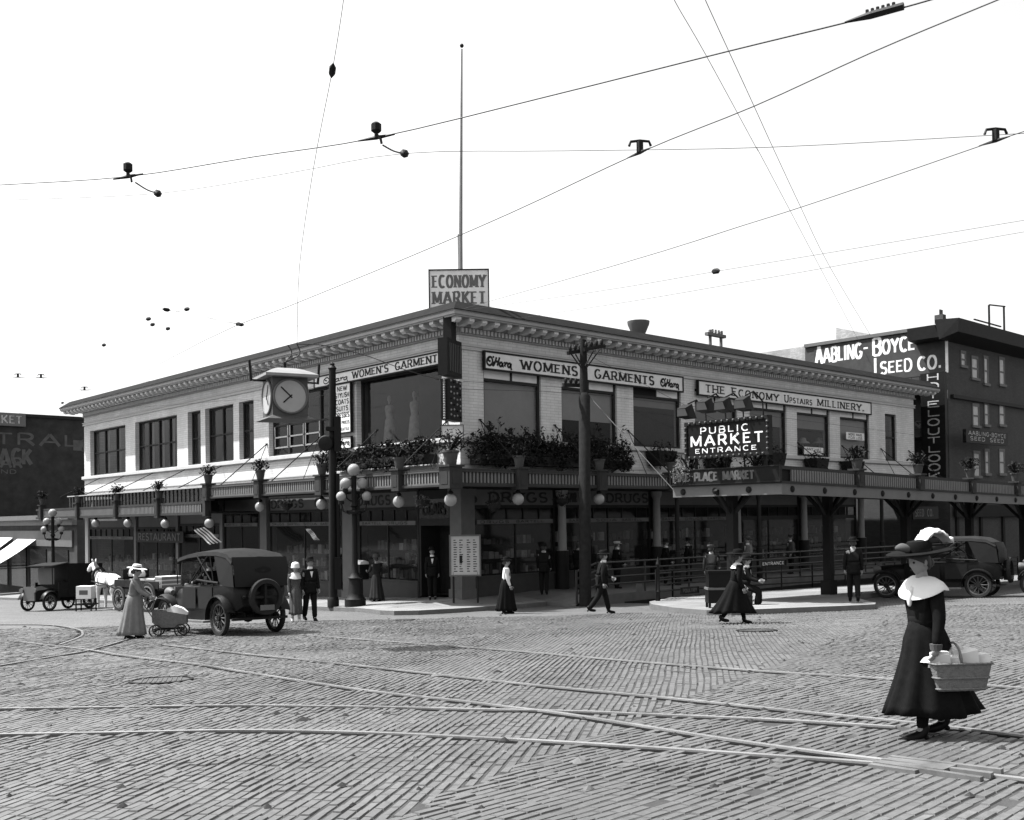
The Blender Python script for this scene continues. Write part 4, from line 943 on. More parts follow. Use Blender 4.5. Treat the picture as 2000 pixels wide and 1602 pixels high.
def r_sign(label, px0, px1, z0, z1, items, name='shop_sign'):
    off = .1; x0 = Rp(px0, 720, off).x; x1 = Rp(px1, 760, off).x
    t, P, _ = board(name, label, (x0, -off, z0), R_DIR, x1-x0, z1-z0, .06)
    H = z1-z0
    for it in items:
        txt, a, c, v, hh = it[:5]; ua = Rp(a, 720, off+.08).x-x0; uc = Rp(c, 740, off+.08).x-x0
        if txt == 'OHARA':
            b = MB(); ohara(b, P(ua, v*H), *R_DIR, uc-ua, hh*H, .085); b.build('lettering', M_ink, t, True, fix=False)
        else:
            words(t, [(txt, P(ua, v*H), hh*H, uc-ua)], None, R_DIR, M_ink, sv=.27, sh=.14, serif=True, gap=.2, **({'sizes': it[5]} if len(it) > 5 else {}))
    return t
r_sign('long white sign lettered womens garments above the right hand upper windows', 945, 1330, 6.86, 7.42, [('OHARA', 951, 1000, .2, .58), ('WOMENS', 1017, 1128, .2, .6), ('GARMENTS', 1161, 1277, .2, .6), ('OHARA', 1290, 1326, .2, .58)])
r_sign('long white sign for the upstairs millinery over the far upper windows', 1361, 1697, 6.82, 7.38, [('THE', 1377, 1415, .2, .62), ('ECONOMY', 1428, 1520, .17, .62, [1.08]+[.9]*6), ('UPSTAIRS', 1531, 1585, .18, .55, [1.1]+[.78]*7), ('MILLINERY.', 1595, 1686, .18, .6)])
off = .1; ya, yb = Lp(618, 745, off).y, Lp(864, 700, off).y
t, P, _ = board('shop_sign', 'white sign lettered womens garments over the left corner show window', (-off, ya, 7.03), L_DIR, ya-yb, .39, .05)
lu = lambda px: ya-Lp(px, 735, off+.08).y
b = MB(); ohara(b, P(lu(632), .07), *L_DIR, lu(680)-lu(632), .26, .05); b.build('lettering', M_ink, t, True, fix=False)
words(t, [("WOMEN'S", P(lu(688), .07), .27, lu(759)-lu(688)), ('GARMENTS', P(lu(772), .07), .27, lu(866)-lu(772))], None, L_DIR, M_ink, sv=.26, sh=.14, serif=True)
ya, yb = Lp(656, 800, off).y, Lp(688, 800, off).y; z1 = Lp(672, 751, off).z; z0 = Lp(672, 845, off).z
t, P, _ = board('notice_sign', 'tall narrow white sign listing coats suits and dresses beside upper window', (-off, ya, z0), L_DIR, ya-yb, z1-z0, .03)
w_, h_ = ya-yb, z1-z0
for k, (tx, sz) in enumerate((('NEW', .6), ('STYLISH', .84), ('COATS', .8), ('SUITS', .72), ('DRESSES', .84), ('BEST PRICES', .84), ('IN SEATTLE', .8))):
    for q in ([tx] if ' ' not in tx else [tx]):
        pts_ = tx.split(); nn = len(pts_)
        for j_, wd_ in enumerate(pts_):
            u0 = (1-sz)/2+sz*sum(len(z_)+1 for z_ in pts_[:j_])/len(tx); words(t, [(wd_, P(w_*u0, h_*(.865-k*.138)), h_*(.095 if k < 5 else .06), w_*sz*len(wd_)/len(tx))], None, L_DIR, M_ink, sv=.24, sh=.16)
z1 = Lp(672, 855, off).z; z0 = Lp(672, 876, off).z
t, P, _ = board('notice_sign', 'small white script sign beneath the coats and suits list', (-off, ya, z0), L_DIR, ya-yb, z1-z0, .03)
b = MB(); ohara(b, P(.08, .12), *L_DIR, w_-.16, (z1-z0)*.6, .05); b.build('lettering', M_ink, t, True, fix=False)
# small notices in the upper windows
for px0, px1, py0, py1, tx in ((1653, 1688, 847, 858, ('MORE MAKE', 'FOR LESS')), (1571, 1608, 875, 887, ('ANY HAT', '1.25'))):
    a = Rp(px0, py1, .02); c = Rp(px1, py0, .02)
    t, P, _ = board('window_card', 'small white price card in the %s upper window' % ('last large' if px0 > 1600 else 'second to last large'), (a.x, -.0, a.z), R_DIR, c.x-a.x, c.z-a.z, .02, depth=.02, border=False, cat='card')
    for k, q in enumerate(tx):
        ws_ = q.split()
        for j_, wd_ in enumerate(ws_): words(t, [(wd_, P((c.x-a.x)*(.12+.42*j_), (c.z-a.z)*(.56-.46*k)), (c.z-a.z)*.32, (c.x-a.x)*(.34 if len(ws_) > 1 else .76))], None, R_DIR, M_ink, sv=.2, sh=.16)
# lamp bowls / hats in the millinery windows
for px, py in ((1568, 862), (1600, 862), (1658, 884), (1671, 888), (1683, 882)):
    q = Rp(px, py, -.75); m = MB(); m.lathe([(.05, .0), (.34, .03), (.3, .1), (.18, .16), (.15, .3), (.03, .34)], 14, (q.x, .75, q.z-.15)); m.lathe([(.03, 4.5-q.z), (.03, .05)], 6, (q.x, .75, q.z-.15)); m.solo('display_hat', mat('pale_straw', .45, .8, .2, 6), {1568: 'pale hat on stand at left of second to last upper window', 1600: 'pale hat on stand at right of second to last upper window', 1658: 'left of three pale hats in last large upper window', 1671: 'middle of three pale hats in last large upper window', 1683: 'right of three pale hats in last large upper window'}[px], 'hat', 'hats in millinery windows', smooth='auto')
# roof sign and flagpole
dv = Vector((SY, CY, 0)); rv = Vector((CY, -SY, 0)); CAMD = (rv, Z_, -dv)
c = Vector((.35, .35, 0)); cd = (c-CAM).dot(dv)
def at_depth(px, py, d): r = ray(px, py); return CAM + r*(d/ (r.x*SY+r.y*CY))
a, e = at_depth(840, 600, cd), at_depth(953, 528, cd)
t, P, _ = board('roof_sign', 'white two line market sign standing on the corner of the roof', (a.x, a.y, a.z-.1), CAMD, (e-a).dot(rv), e.z-a.z+.1, .04, M_sign, M_dktrim, .06)
w_ = (e-a).dot(rv); h_ = e.z-a.z+.1
words(t, [('ECONOMY', P(w_*.05, h_*.56), h_*.31, w_*.9), ('MARKET', P(w_*.05, h_*.14), h_*.31, w_*.9)], None, CAMD, mat('grey_brown_lettering', .1, .7, .15, 5), sv=.2, sh=.1, serif=True, gap=.22)
for s in (.1, .9):
    b = MB(); q = P(w_*s, 0)+dv*.1; b.bar(q+Z_*-.6, q+Z_*h_, .06, .06); b.bar(q+dv*1.0+Z_*-.6, q+Z_*h_*.8, .05, .05); b.build('strut', M_wood, t, True)
fp = at_depth(899, 560, cd+.5); tp = at_depth(902, 96, cd+.5)
t = thing('flagpole', 'tall bare white flagpole rising behind the roof sign', 'flagpole', (fp.x, fp.y, 8.6))
b = MB(); b.tube([(fp.x, fp.y, 8.6), (fp.x*.8+tp.x*.2, fp.y*.8+tp.y*.2, fp.z*.8+tp.z*.2), tp], [.085, .07, .03], 8); b.build('pole', mat('grey_pole_paint', .16, .6, .15, 3), t, True, 'auto')
b = MB(); b.ball(tp+Z_*.12, .075, 10); b.build('ball_finial', M_dktrim, t, True, True)
b = MB(); q = at_depth(895.5, 458, cd+.55); b.tube([(q.x, q.y, 8.6), (q.x, q.y, q.z)], .035, 6); b.build('stub_mast', M_trim, t, True)
# corner blade sign
bl = thing('corner_blade_sign', 'tall dark electric blade sign with bulbs projecting from the building corner', 'sign', (-.6, -.6, 5))
def blade(z0, z1, u0, u1, th, name, m):
    d = Vector((-.9, -.44, 0)).normalized(); n = Vector((-d.y, d.x, 0)); b = MB(); o = Vector((-.1, -.12, 0))
    P = [o+d*u+n*s*th/2+Z_*z for z in (z0, z1) for u, s in ((u0, -1), (u1, -1), (u1, 1), (u0, 1))]; b.hexa(P); return b.build(name, m, bl, True), o, d, n
zt_ = at_depth(880, 664, 34.6).z; zm = at_depth(880, 742, 34.6).z; zb_ = at_depth(880, 822, 34.6).z; zu = at_depth(880, 618, 34.6).z
_, o, d, n = blade(zm+.1, zt_, .15, 1.35, .34, 'upper_panel', M_black); blade(zb_, zm, .15, 1.2, .3, 'lower_panel', M_black); blade(zt_, zu, .55, .95, .3, 'top_bracket', M_black)
for k in range(7):
    b = MB(); u = .3+k*.14; p = o+d*u+n*.172; b.bar(p+Z_*(zm+.25), p+Z_*(zt_-.15), .05, .02); b.build('ridge', M_trim, bl, True)
for k in range(16):
    for s, u in ((1, .15), (1, 1.2)):
        b = MB(); p = o+d*(u+(.04 if u > 1 else -.04))+Z_*(zb_+.05+k*(zm-zb_-.1)/15); b.ball(p, .045, 6); b.build('bulb', M_globe if u > 1 else M_black, bl, True, True)
for r_ in range(7):                                   # unlit letter bulbs on the lower panel
    for c_ in range(4):
        b = MB(); b.ball(o+d*(.3+c_*.25)+n*.155+Z_*(zb_+.15+r_*.19+.03*((c_+r_) % 2)), .04, 6); b.build('letter_bulb', M_globe if (c_*3+r_) % 4 else M_black, bl, True, True)
# small white card signs at the corner under the blade
a = at_depth(861, 828, 35.3)
t, P, _ = board('corner_card', 'white card sign hung on the corner pier below the blade sign', at_depth(862, 857, 35.25), CAMD, .75, .45, .02, depth=.03)
# PUBLIC MARKET ENTRANCE
M_dimb = mat('dirty_bulb_glass', .07, .3, .2, 6); pmx = CXL+.05; pm = lambda px, py: Lp(px, py, -pmx)
a, e = pm(1349, 892), pm(1502, 818)
t, P, bxx = board('entrance_sign', 'large tilted black electric sign reading public market entrance above canopy', (pmx, a.y, a.z), (-Y_, Z_, -X_), a.y-e.y, e.z-a.z, .1, M_black, M_iron, .14)
w_, h_ = a.y-e.y, e.z-a.z; pd = (-Y_, Z_, -X_)
words(t, [('PUBLIC', P(w_*.17, h_*.69), h_*.2, w_*.62), ('MARKET', P(w_*.04, h_*.3), h_*.33, w_*.92), ('ENTRANCE', P(w_*.1, h_*.07), h_*.15, w_*.78)], None, pd, M_gold, sv=.2, sh=.14, gap=.26)
for k in range(14):
    for v in (-.05, h_+.05):
        b = MB(); b.ball(P(w_*(k+.5)/14, v)-X_*.05, .035, 6); b.build('bulb', M_dimb, t, True, True)
for k in range(6):
    for u in (-.05, w_+.05):
        b = MB(); b.ball(P(u, h_*(k+.5)/6)-X_*.05, .035, 6); b.build('bulb', M_dimb, t, True, True)
for u in (.06, .94):
    b = MB(); q = P(w_*u, 0)+X_*.2; b.bar((q.x, q.y, zc(CXL)+.3), (q.x, q.y, a.z+h_), .07, .07); b.build('leg', M_iron, t, True)
# flood lamps above it
for k, (px, py) in enumerate(((1340, 802), (1378, 790), (1413, 789), (1452, 786), (1366, 797))):
    if k == 4: continue
    q = Lp(px, py, -(pmx-.9)); t2 = thing('flood_lamp', ['leftmost boxy black flood lamp above the entrance sign', 'second boxy flood lamp from left over entrance sign', 'third boxy flood lamp from left over entrance sign', 'rightmost boxy flood lamp over entrance sign on curved pipe'][k], 'flood lamp', q, group='flood lamps over the entrance sign')
    b = MB(); b.hexa([q+Vector(v)*.8 for v in ((-.22, -.26, -.24), (.3, -.26, -.3), (.3, .26, -.3), (-.22, .26, -.24), (-.3, -.2, .06), (.1, -.2, .24), (.1, .2, .24), (-.3, .2, .06))]); b.build('hood', M_black, t2, True)
    b = MB(); b.quad(*[q+Vector(v)*.8 for v in ((-.305, -.18, .04), (-.232, -.24, -.22), (-.232, .24, -.22), (-.305, .18, .04))]); b.build('face', M_trim, t2, True)
    b = MB(); b.tube([q+Vector(v) for v in ((.1, 0, .2), (.5, 0, .35), (.95, 0, .1), (1.0, 0, -.6), (1.0, 0, -2.2))], .025, 6); b.build('pipe_arm', M_iron, t2, True)
# PLACE MARKET board along the canopy end
a, e = Lp(1318, 952, -CXL), Lp(1521, 930, -CXL); zb_ = zc(CXL)+.39
t, P, _ = board('canopy_sign', 'dark lettered board along the left end of the island canopy', (CXL-.02, CYB, zb_), pd, CYB-CYF, .42, .03, M_black, M_dktrim, .06)
w_ = CYB-CYF
words(t, [('PIKE', P(w_*.02, .08), .26, w_*.16), ('PLACE', P(w_*.23, .08), .26, w_*.22), ('MARKET', P(w_*.5, .08), .26, w_*.28)], None, pd, mat('tarnished_letters', .07, .6, .4, 5), sv=.26, sh=.18, gap=.08)
# poster board at the corner
a, e = at_depth(881, 1123, 34.6), at_depth(936, 1047, 34.6)
t, P, _ = board('poster_board', 'framed pale poster of printed columns standing by the corner pier', a, CAMD, (e-a).dot(rv), e.z-a.z, .05, mat('poster_paper', .34, .8, .1, 3), M_trim, .04, 'poster')
w_, h_ = (e-a).dot(rv), e.z-a.z
for c0 in (.1, .3, .56, .78):
    b = MB()
    for k in range(14):
        u = w_*c0; wd = w_*random.uniform(.06, .14); v = h_*(.08+k*.062); p = P(u, v)-dv*.003
        b.add([p, p+rv*wd, p+rv*wd+Z_*.03, p+Z_*.03], [(0, 1, 2, 3)])
    tag(b.build('print', M_ink, t, True, fix=False), kind='stuff')
b = MB(); p = P(w_*.3, h_*.3)-dv*.004; b.add([p, p+rv*w_*.1, p+rv*w_*.1+Z_*h_*.2, p+Z_*h_*.2], [(0, 1, 2, 3)]); b.build('picture', M_dktrim, t, True)
for s in (.08, .92): b = MB(); q = P(w_*s, 0)+dv*.03; b.bar((q.x, q.y, -1.25), (q.x, q.y, a.z+.1), .05, .05); b.build('leg', M_dktrim, t, True)
# roof vents
q = Rp(1247, 640, -2.5); vt = thing('roof_vent', 'round capped metal ventilator on the market roof', 'vent', (q.x, 2.5, 8.6))
b = MB(); b.lathe([(.22, 8.6), (.22, 9.6), (.3, 9.7)], 14, (q.x, 2.5, 0)); b.build('pipe', M_trim, vt, True, 'auto'); b = MB(); z = Rp(1247, 628, -2.5).z; b.lathe([(.3, 9.7), (.48, z-.15), (.5, z), (.05, z+.05)], 14, (q.x, 2.5, 0)); b.build('cap', M_trim, vt, True, 'auto')
q = Rp(1397, 655, -3); rk = thing('roof_wire_rack', 'small two legged insulator rack on the market roof', 'rack', (q.x, 3, 8.6))
zz = Rp(1397, 656, -3).z; x0, x1 = Rp(1387, 656, -3).x, Rp(1408, 656, -3).x
for x in (x0, x1): b = MB(); b.box(x-.06, 2.95, 8.6, x+.06, 3.05, zz+.25); b.build('leg', M_trim, rk, True)
b = MB(); b.box(x0-.3, 2.9, zz-.05, x1+.3, 3.1, zz+.1); b.build('arm', M_trim, rk, True)
for k in range(4): b = MB(); b.lathe([(.03, 0), (.06, .05), (.05, .2)], 8, (x0+.2+k*.25, 3, zz+.1)); b.build('insulator', M_trim, rk, True)
# ================================================================== STREET FURNITURE
def ground_at(px, py, h=0.0):
    p = G(px, py, h); return Vector((p.x, p.y, p.z))
# steel pole with signal gear by the kerb
p = ground_at(651, 1186, .13); sc = (p-CAM).dot(dv)
topz = at_depth(649, 722, sc)
po = thing('trolley_pole', 'tall dark steel trolley pole with signal boxes at the left kerb', 'pole', p)
b = MB(); b.tube([p, (p*.5+topz*.5), topz], [.15, .14, .12], 12); b.lathe([(.2, 0), (.2, .25), (.16, .35)], 12, p); b.build('shaft', M_iron, po, True, 'auto')
b = MB(); b.lathe([(.13, 0), (.15, .05), (.08, .14), (.09, .2), (.02, .26)], 10, topz); b.build('cap', M_iron, po, True, 'auto')
for px, py, w_, h_, d_, nm in ((654, 848, .2, 1.2, .26, 'signal_box'), (640, 838, .3, .14, .2, 'bracket'), (655, 1010, .1, 3.0, .12, 'cable_riser'), (655, 1120, .22, 1.1, .25, 'switch_box')):
    q = at_depth(px, py, sc-.15)+rv*.1; b = MB(); b.hexa([q+rv*s*w_/2+dv*t_*d_/2+Z_*z*h_/2 for z in (-1, 1) for s, t_ in ((-1, -1), (1, -1), (1, 1), (-1, 1))]); b.build(nm, M_black, po, True)
q = at_depth(636, 866, sc-.2); b = MB(); b.lathe([(.26, -.06), (.28, 0), (.24, .07), (.05, .1)], 18, q, Matrix(((rv.x, 0, -dv.x), (rv.y, 0, -dv.y), (0, 1, 0)))); b.build('signal_disc', M_iron, po, True, 'auto')
for a_, c_ in (((652, 850), (673, 868)), ((632, 890), (652, 905)), ((640, 752), (652, 752))):
    b = MB(); b.tube([at_depth(*a_, sc), at_depth(*c_, sc)], .03, 6); b.build('brace', M_iron, po, True)
# five globe street lamps
def lamp(p, s, label, flip=1):
    t = thing('street_lamp', label, 'street lamp', p, group='five globe street lamps')
    b = MB(); b.lathe([(.36, 0), (.36, .28), (.3, .34), (.24, .5), (.2, .95), (.26, 1.0), (.2, 1.06), (.12, 1.2), (.1, 1.6), (.085, 3.4), (.14, 3.45), (.09, 3.55), (.08, 4.35), (.12, 4.42)], 10, p); b.build('post', M_iron, t, True, 'auto')
    spots = [(0, 4.68, .215)] + [(-.27, 4.22, .19), (.27, 4.22, .19), (-.42, 3.78, .17), (.42, 3.78, .17)]
    for k, (u, z, r) in enumerate(spots):
        v = 0 if k == 0 else (-.12 if k % 2 else .12)
        q = p+rv*u+dv*v+Z_*z; b = MB(); b.ball(q, r, 18); g = b.build('globe', M_globe, t, True, True)
        b = MB(); b.lathe([(.09, -r-.1), (.1, -r-.02), (.07, -r+.03)], 10, q); b.build('collar', M_iron, g, True)
        if k:
            b = MB(); b.tube([p+Z_*(z-.55), p+rv*u*.4+dv*v*.4+Z_*(z-.6), p+rv*u*.85+dv*v+Z_*(z-.5), q-Z_*(r+.06)], .028, 6); b.build('arm', M_iron, t, True, True)
    b = MB(); q = p+Z_*3.25
    for k in range(3): b.box(q.x-.35+.2*k, q.y-.06, q.z-.05, q.x-.2+.2*k, q.y+.06, q.z+.05)
    b.lathe([(.05, -.08), (.3, -.05), (.32, .02), (.05, .08)], 12, q); b.build('ornament', M_iron, t, True)
lamp(ground_at(694, 1186, .13), 1, 'cast iron five globe street lamp in front of the drugstore')
q = at_depth(104, 1150, 56); q.z = gz(q.x, q.y)+.14; lamp(q, 1, 'five globe street lamp farther down the left pavement')
# mail box
p = ground_at(707, 1180, .14); mb_ = thing('mail_box', 'small pale topped mail box on a post beside the lamp', 'mail box', p)
b = MB(); b.lathe([(.05, 0), (.04, .9)], 8, p); b.build('post', M_iron, mb_, True)
b = MB(); b.box(p.x-.2, p.y-.17, p.z+.9, p.x+.2, p.y+.17, p.z+1.45); b.build('box', M_iron, mb_, True)
b = MB(); b.prism([(-.2, 0), (.2, 0), (.17, .09), (0, .15), (-.17, .09)], lambda u, v: (p.x+u, p.y-.19, p.z+1.45+v), lambda u, v: (p.x+u, p.y+.19, p.z+1.45+v)); b.build('lid', M_sign, mb_, True)
# timber utility pole at the market walkway
bp_ = Rp(1141, 1150, 3.6); pd_ = (bp_-CAM).dot(dv); p = Vector((bp_.x, bp_.y, gz(bp_.x, bp_.y)))
topz = at_depth(1139, 664, pd_); up_ = thing('utility_pole', 'dark timber utility pole with cross arms in front of right facade', 'utility pole', p)
b = MB(); mid = at_depth(1141, 780, pd_); b.tube([p, mid, topz], [.17, .15, .11], 10); b.build('shaft', M_wood, up_, True, 'auto')
b = MB(); m2 = at_depth(1141, 775, pd_)-dv*.1; b.tube([p-dv*.1+rv*.02, m2, m2+Z_*.12], [.2, .19, .1], 10); b.build('sleeve', M_wood, up_, True, 'auto')
for (a_, c_) in (((1109, 690), (1147, 684)), ((1140, 683), (1180, 676)), ((1100, 752), (1140, 753))):
    A, C_ = at_depth(*a_, pd_-.3), at_depth(*c_, pd_+.3); b = MB(); b.bar(A, C_, .1, .12); ar = b.build('cross_arm', M_wood, up_, True)
    for k in range(4): q = A.lerp(C_, (k+.5)/4); i_ = MB(); i_.lathe([(.03, .05), (.055, .1), (.05, .2), (.02, .24)], 8, q); i_.build('insulator', M_iron, ar, True, 'auto')
for a_, c_ in (((1116, 692), (1136, 720)), ((1172, 682), (1146, 718)), ((1124, 692), (1137, 715)), ((1160, 684), (1143, 715))):
    b = MB(); b.tube([at_depth(*a_, pd_-.2), at_depth(*c_, pd_-.2)], .025, 6); b.build('brace', M_iron, up_, True)
b = MB(); b.tube([at_depth(1145, 768, pd_), Rp(1318, 960, 7.0)], .015, 5); b.build('guy_wire', M_trim, up_, True)
# ---------------------------------------------------------------- railings
def fence(name, label, pts, h, nr, post=1.9, r=.03, m=M_iron, base=None):
    A = Vector(pts[0]); t = thing(name, label, 'railing', A)
    for a, c in zip(pts, pts[1:]):
        a, c = Vector(a), Vector(c); L = (c-a).length; n = max(1, round(L/post))
        for k in range(n+1):
            q = a.lerp(c, k/n); b = MB(); b.tube([q, q+Z_*(h+.05)], r*1.15, 6); b.build('post', m, t, True)
        for j in range(nr):
            z = h*(1-j/nr*.92); b = MB(); b.tube([a+Z_*z, c+Z_*z], r, 6); b.build('rail', m, t, True)
    return t
M_pipe = mat('grey_pipe_rail', .035, .5, .2, 5)
fence('walkway_railing', 'long grey pipe railing along the raised market walkway', [(2.3, -3.25, -1.35), (3.3, -3.25, -1.1), (16, -3.25, -1.1), (32.5, -3.25, -1.1)], 1.1, 4, 2.6, .035, M_pipe)
ip = lambda x, y: (x, y, gz(x, y)+.15)
fence('stair_railing', 'iron pipe railing around the stairwell on the island pavement', [ip(2.7, -6.35), ip(4.9, -5.25), ip(13.9, -5.1), ip(24, -5.1), ip(34, -5.1)], .98, 4, 2.3, .028, M_iron)
q = Vector(ip(2.75, -6.4)); b = MB(); b.lathe([(.06, 0), (.05, .3), (.075, .34), (.05, .4), (.045, 1.15), (.08, 1.2), (.05, 1.3), (.02, 1.42)], 10, q); b.solo('railing_newel', M_iron, 'turned iron newel post at the nose of the stair railing', 'newel post', smooth='auto')
def small_board(px0, px1, py0, py1, off, txt, label, m=M_dktrim, lm=M_sign):
    a, c = Rp(px0, py1, off), Rp(px1, py0, off); t, P, _ = board('hanging_sign', label, (a.x, -off, a.z), R_DIR, c.x-a.x, c.z-a.z, .02, m, M_iron, .03)
    words(t, [(txt, P((c.x-a.x)*.08, (c.z-a.z)*.2), (c.z-a.z)*.6, (c.x-a.x)*.84)], None, R_DIR, lm, sv=.2, sh=.15)
small_board(1484, 1533, 1094, 1107, 5.18, 'ENTRANCE', 'small dark board reading entrance on the stair railing')
small_board(1330, 1362, 1146, 1160, 5.3, 'POULTRY', 'low dark poultry board inside the stair railing', M_dktrim, M_trim)
q = Rp(1249, 1148, 4.2); b = MB(); b.box(q.x-.16, -4.2, q.z-.14, q.x+.16, -4.17, q.z+.14); b.solo('notice_plate', M_trim, 'small square notice plate hung in the stairwell opening', 'notice')
# dark news box on feet
p = ground_at(1405, 1187, .15); nb_ = thing('news_box', 'dark slatted box on short feet beside the stair railing', 'box', p, rotz=-YAW)
b = MB(); b.box(-.34, -.25, .14, .34, .25, .5); b.box(-.32, -.23, .56, .32, .23, .95); b.box(-.34, -.25, .95, .34, .25, 1.02); b.build('case', M_black, nb_)
b = MB(); b.box(-.36, -.27, .5, .36, .27, .56); b.build('shelf', M_trim, nb_)
for s in (-1, 1):
    for t_ in (-1, 1): b = MB(); b.box(s*.3-.03, t_*.2-.03, 0, s*.3+.03, t_*.2+.03, .14); b.build('foot', M_black, nb_)
# ---------------------------------------------------------------- hanging globes
def globe(px, py, plane, off, label, r=.2, zs=None):
    q = plane(px, py, off); t = thing('hanging_globe', label, 'lamp', q, group='opal globes hung under the marquee')
    b = MB(); b.ball(q, r, 18); b.build('globe', M_globe, t, True, True)
    b = MB(); b.lathe([(.07, r-.02), (.1, r+.03), (.05, r+.1)], 10, q); b.tube([q+Z_*(r+.05), q+Z_*(r+.32)], .02, 6); b.build('stem', M_iron, t, True)
for px, py, lab in ((508, 990, 'opal globe under the marquee left of the steel pole, above the parked car'), (628, 985, 'opal globe hanging just left of the steel trolley pole'), (779, 980, 'opal globe between the street lamp and the corner'), (880, 977, 'opal globe at the very corner of the marquee'),):
    globe(px, py, Lp, OM-.1, lab)
for px, py, lab in ((1012, 975, 'opal globe in front of the right drugstore lettering'), (1170, 975, 'opal globe just right of the timber utility pole')): globe(px, py, Rp, OM-.1, lab)
for px, py, lab in ((187, 1022, 'farthest left opal globe under the stepped marquee'), (250, 1022, 'second far opal globe under the stepped marquee'), (323, 1023, 'third far opal globe left of the hanging flag'), (409, 1022, 'opal globe right beside the hanging flag')): globe(px, py, Lp, OM-.1, lab, .21)
# ---------------------------------------------------------------- clock
cdep = 19.1; cc = at_depth(557, 778, cdep)
ck = thing('street_clock', 'four faced hanging street clock with metal hood suspended over the street', 'clock', cc, rotz=-YAW+.49)
M_case = mat('clock_case_paint', .05, .5, .2, 5)
s = .33; hh = .37
b = MB(); b.box(-s, -s, -hh, s, s, hh); b.build('case', M_case, ck)
b = MB(); b.hexa([(-s-.12, -s-.12, -hh-.05), (s+.12, -s-.12, -hh-.05), (s+.12, s+.12, -hh-.05), (-s-.12, s+.12, -hh-.05), (-s, -s, -hh+.02), (s, -s, -hh+.02), (s, s, -hh+.02), (-s, s, -hh+.02)]); b.build('base_plate', M_case, ck)
b = MB(); rings = []
for k in range(5):
    e = (1-k/4.6); w_ = (s+.16)*max(e, .12)+.0; z = hh+.03+.15*math.sin(min(1, k/4)*pi/2); rings.append([(-w_, -w_, z), (w_, -w_, z), (w_, w_, z), (-w_, w_, z)])
rings = [[(x*1, y*1, z-.05) for x, y, z in rings[0]]]+rings
b.loft(rings); b.build('hood', mat('galvanised_hood', .18, .4, .12, 4), ck)
M_dial = mat('clock_dial', .27, .35, .1, 3)
for k in range(4):
    M = Matrix.Rotation(k*pi/2, 4, 'Z'); 
    b = MB(); b.lathe([(.3, 0), (.3, .012), (.02, .014)], 28, (0, -s-.002, 0), Matrix.Rotation(pi/2, 3, 'X')); b.xf(M); f_ = b.build('dial', M_dial, ck)
    b = MB(); b.tube([(.31*cos(2*pi*i/28), -s-.012, .31*sin(2*pi*i/28)) for i in range(28)], .022, 6, True); b.xf(M); b.build('bezel', M_trim, f_, smooth=True)
    b = MB()
    ang = (math.radians(137), math.radians(222)) if k == 0 else (math.radians(65), math.radians(-55))
    for L_, a_ in zip((.24, .18), ang): b.bar((-.04*cos(a_), -s-.022, -.04*sin(a_)), (L_*cos(a_), -s-.022, L_*sin(a_)), .022, .006, (0, 1, 0))
    b.xf(M); b.build('hands', M_black, f_)
for sx in (-1, 1):
    b = MB(); b.tube([(sx*s, 0, hh-.06), (sx*(s+.3), 0, hh-.06)], .018, 6); b.tube([(sx*(s+.3), 0, hh-.08), (sx*(s+.33), 0, hh+.3)], .025, 6); b.build('lamp_bracket', M_black, ck)
b = MB(); b.tube([(0, 0, hh+.1), (0, 0, hh+.3)], .03, 6); b.build('hanger', M_black, ck)
# ---------------------------------------------------------------- wires
def wire(label, pts, r=.007, name='overhead_wire', cat='wire', hang=(), sag=True):
    P = [Vector(q) for q in pts]
    t = thing(name, label, cat, P[0], group='overhead wires')
    b = MB(); b.tube(smooth_line([tuple(q) for q in P], 4) if sag else P, r, 5); b.build('wire', M_wire, t, True)
    for q, kind in hang:
        q = Vector(q); h = MB(); dd = (P[-1]-P[0]).normalized()
        if kind == 'ear':
            h.tube([q-dd*.22, q, q+dd*.22], [.008, .022, .008], 6); h.tube([q, q+Z_*.07], .02, 6); h.lathe([(.03, .05), (.055, .07), (.055, .14), (.03, .16)], 8, q); h.tube([q+Z_*.04, q+rv*.05-Z_*.03-dv*.04, q+rv*.06-Z_*.08-dv*.05], .014, 6)
        elif kind == 'yoke':
            h.tube([q-dd*.2, q, q+dd*.25], [.006, .02, .006], 6); h.tube([q-rv*.12+Z_*.07, q-rv*.1+Z_*.12, q+Z_*.13, q+rv*.1+Z_*.12, q+rv*.12+Z_*.07], .016, 6); h.tube([q, q+Z_*.12], .04, 6)
        else:
            h.tube([q-dd*.12, q-dd*.05, q+dd*.05, q+dd*.12], [.006, .05, .05, .006], 7)
        h.build('hanger' if kind != 'ball' else 'insulator', M_iron, t, True, 'auto')
zw = 5.55; Zq = lambda px, py, z=zw: Zp(px, py, z)
topw = at_depth(649, 724, sc); W1 = [Zq(*q) for q in ((-80, 366), (8, 361), (250, 345), (492, 307), (735, 269), (1080, 186), (1420, 101), (1650, 45), (1790, 8), (1900, -25))]
wire('thick trolley wire with two ear hangers crossing the upper left sky', W1, .0068, 'trolley_wire', hang=((Zq(250, 345), 'ear'), (Zq(735, 269), 'ear')))
fr_ = [Zq(1650, 44), Zq(1700, 30), Zq(1765, 12)]
b = MB(); b.tube([fr_[0], fr_[1], fr_[2]], [.008, .03, .03], 6)
for k in range(6): q = fr_[1].lerp(fr_[2], -.1+k*.16); b.tube([q, q+Z_*.05], .014, 5)
b.solo('wire_splice', M_iron, 'dark bolted splice on the trolley wire at upper right', 'splice')
W2 = [Zp(*q, 6.0) for q in ((-80, 394), (8, 391), (310, 378), (560, 339), (790, 300), (1100, 295), (1500, 288), (1945, 264), (2060, 257))]
wire('thin span wire strung across the sky between the hangers', W2, .004)
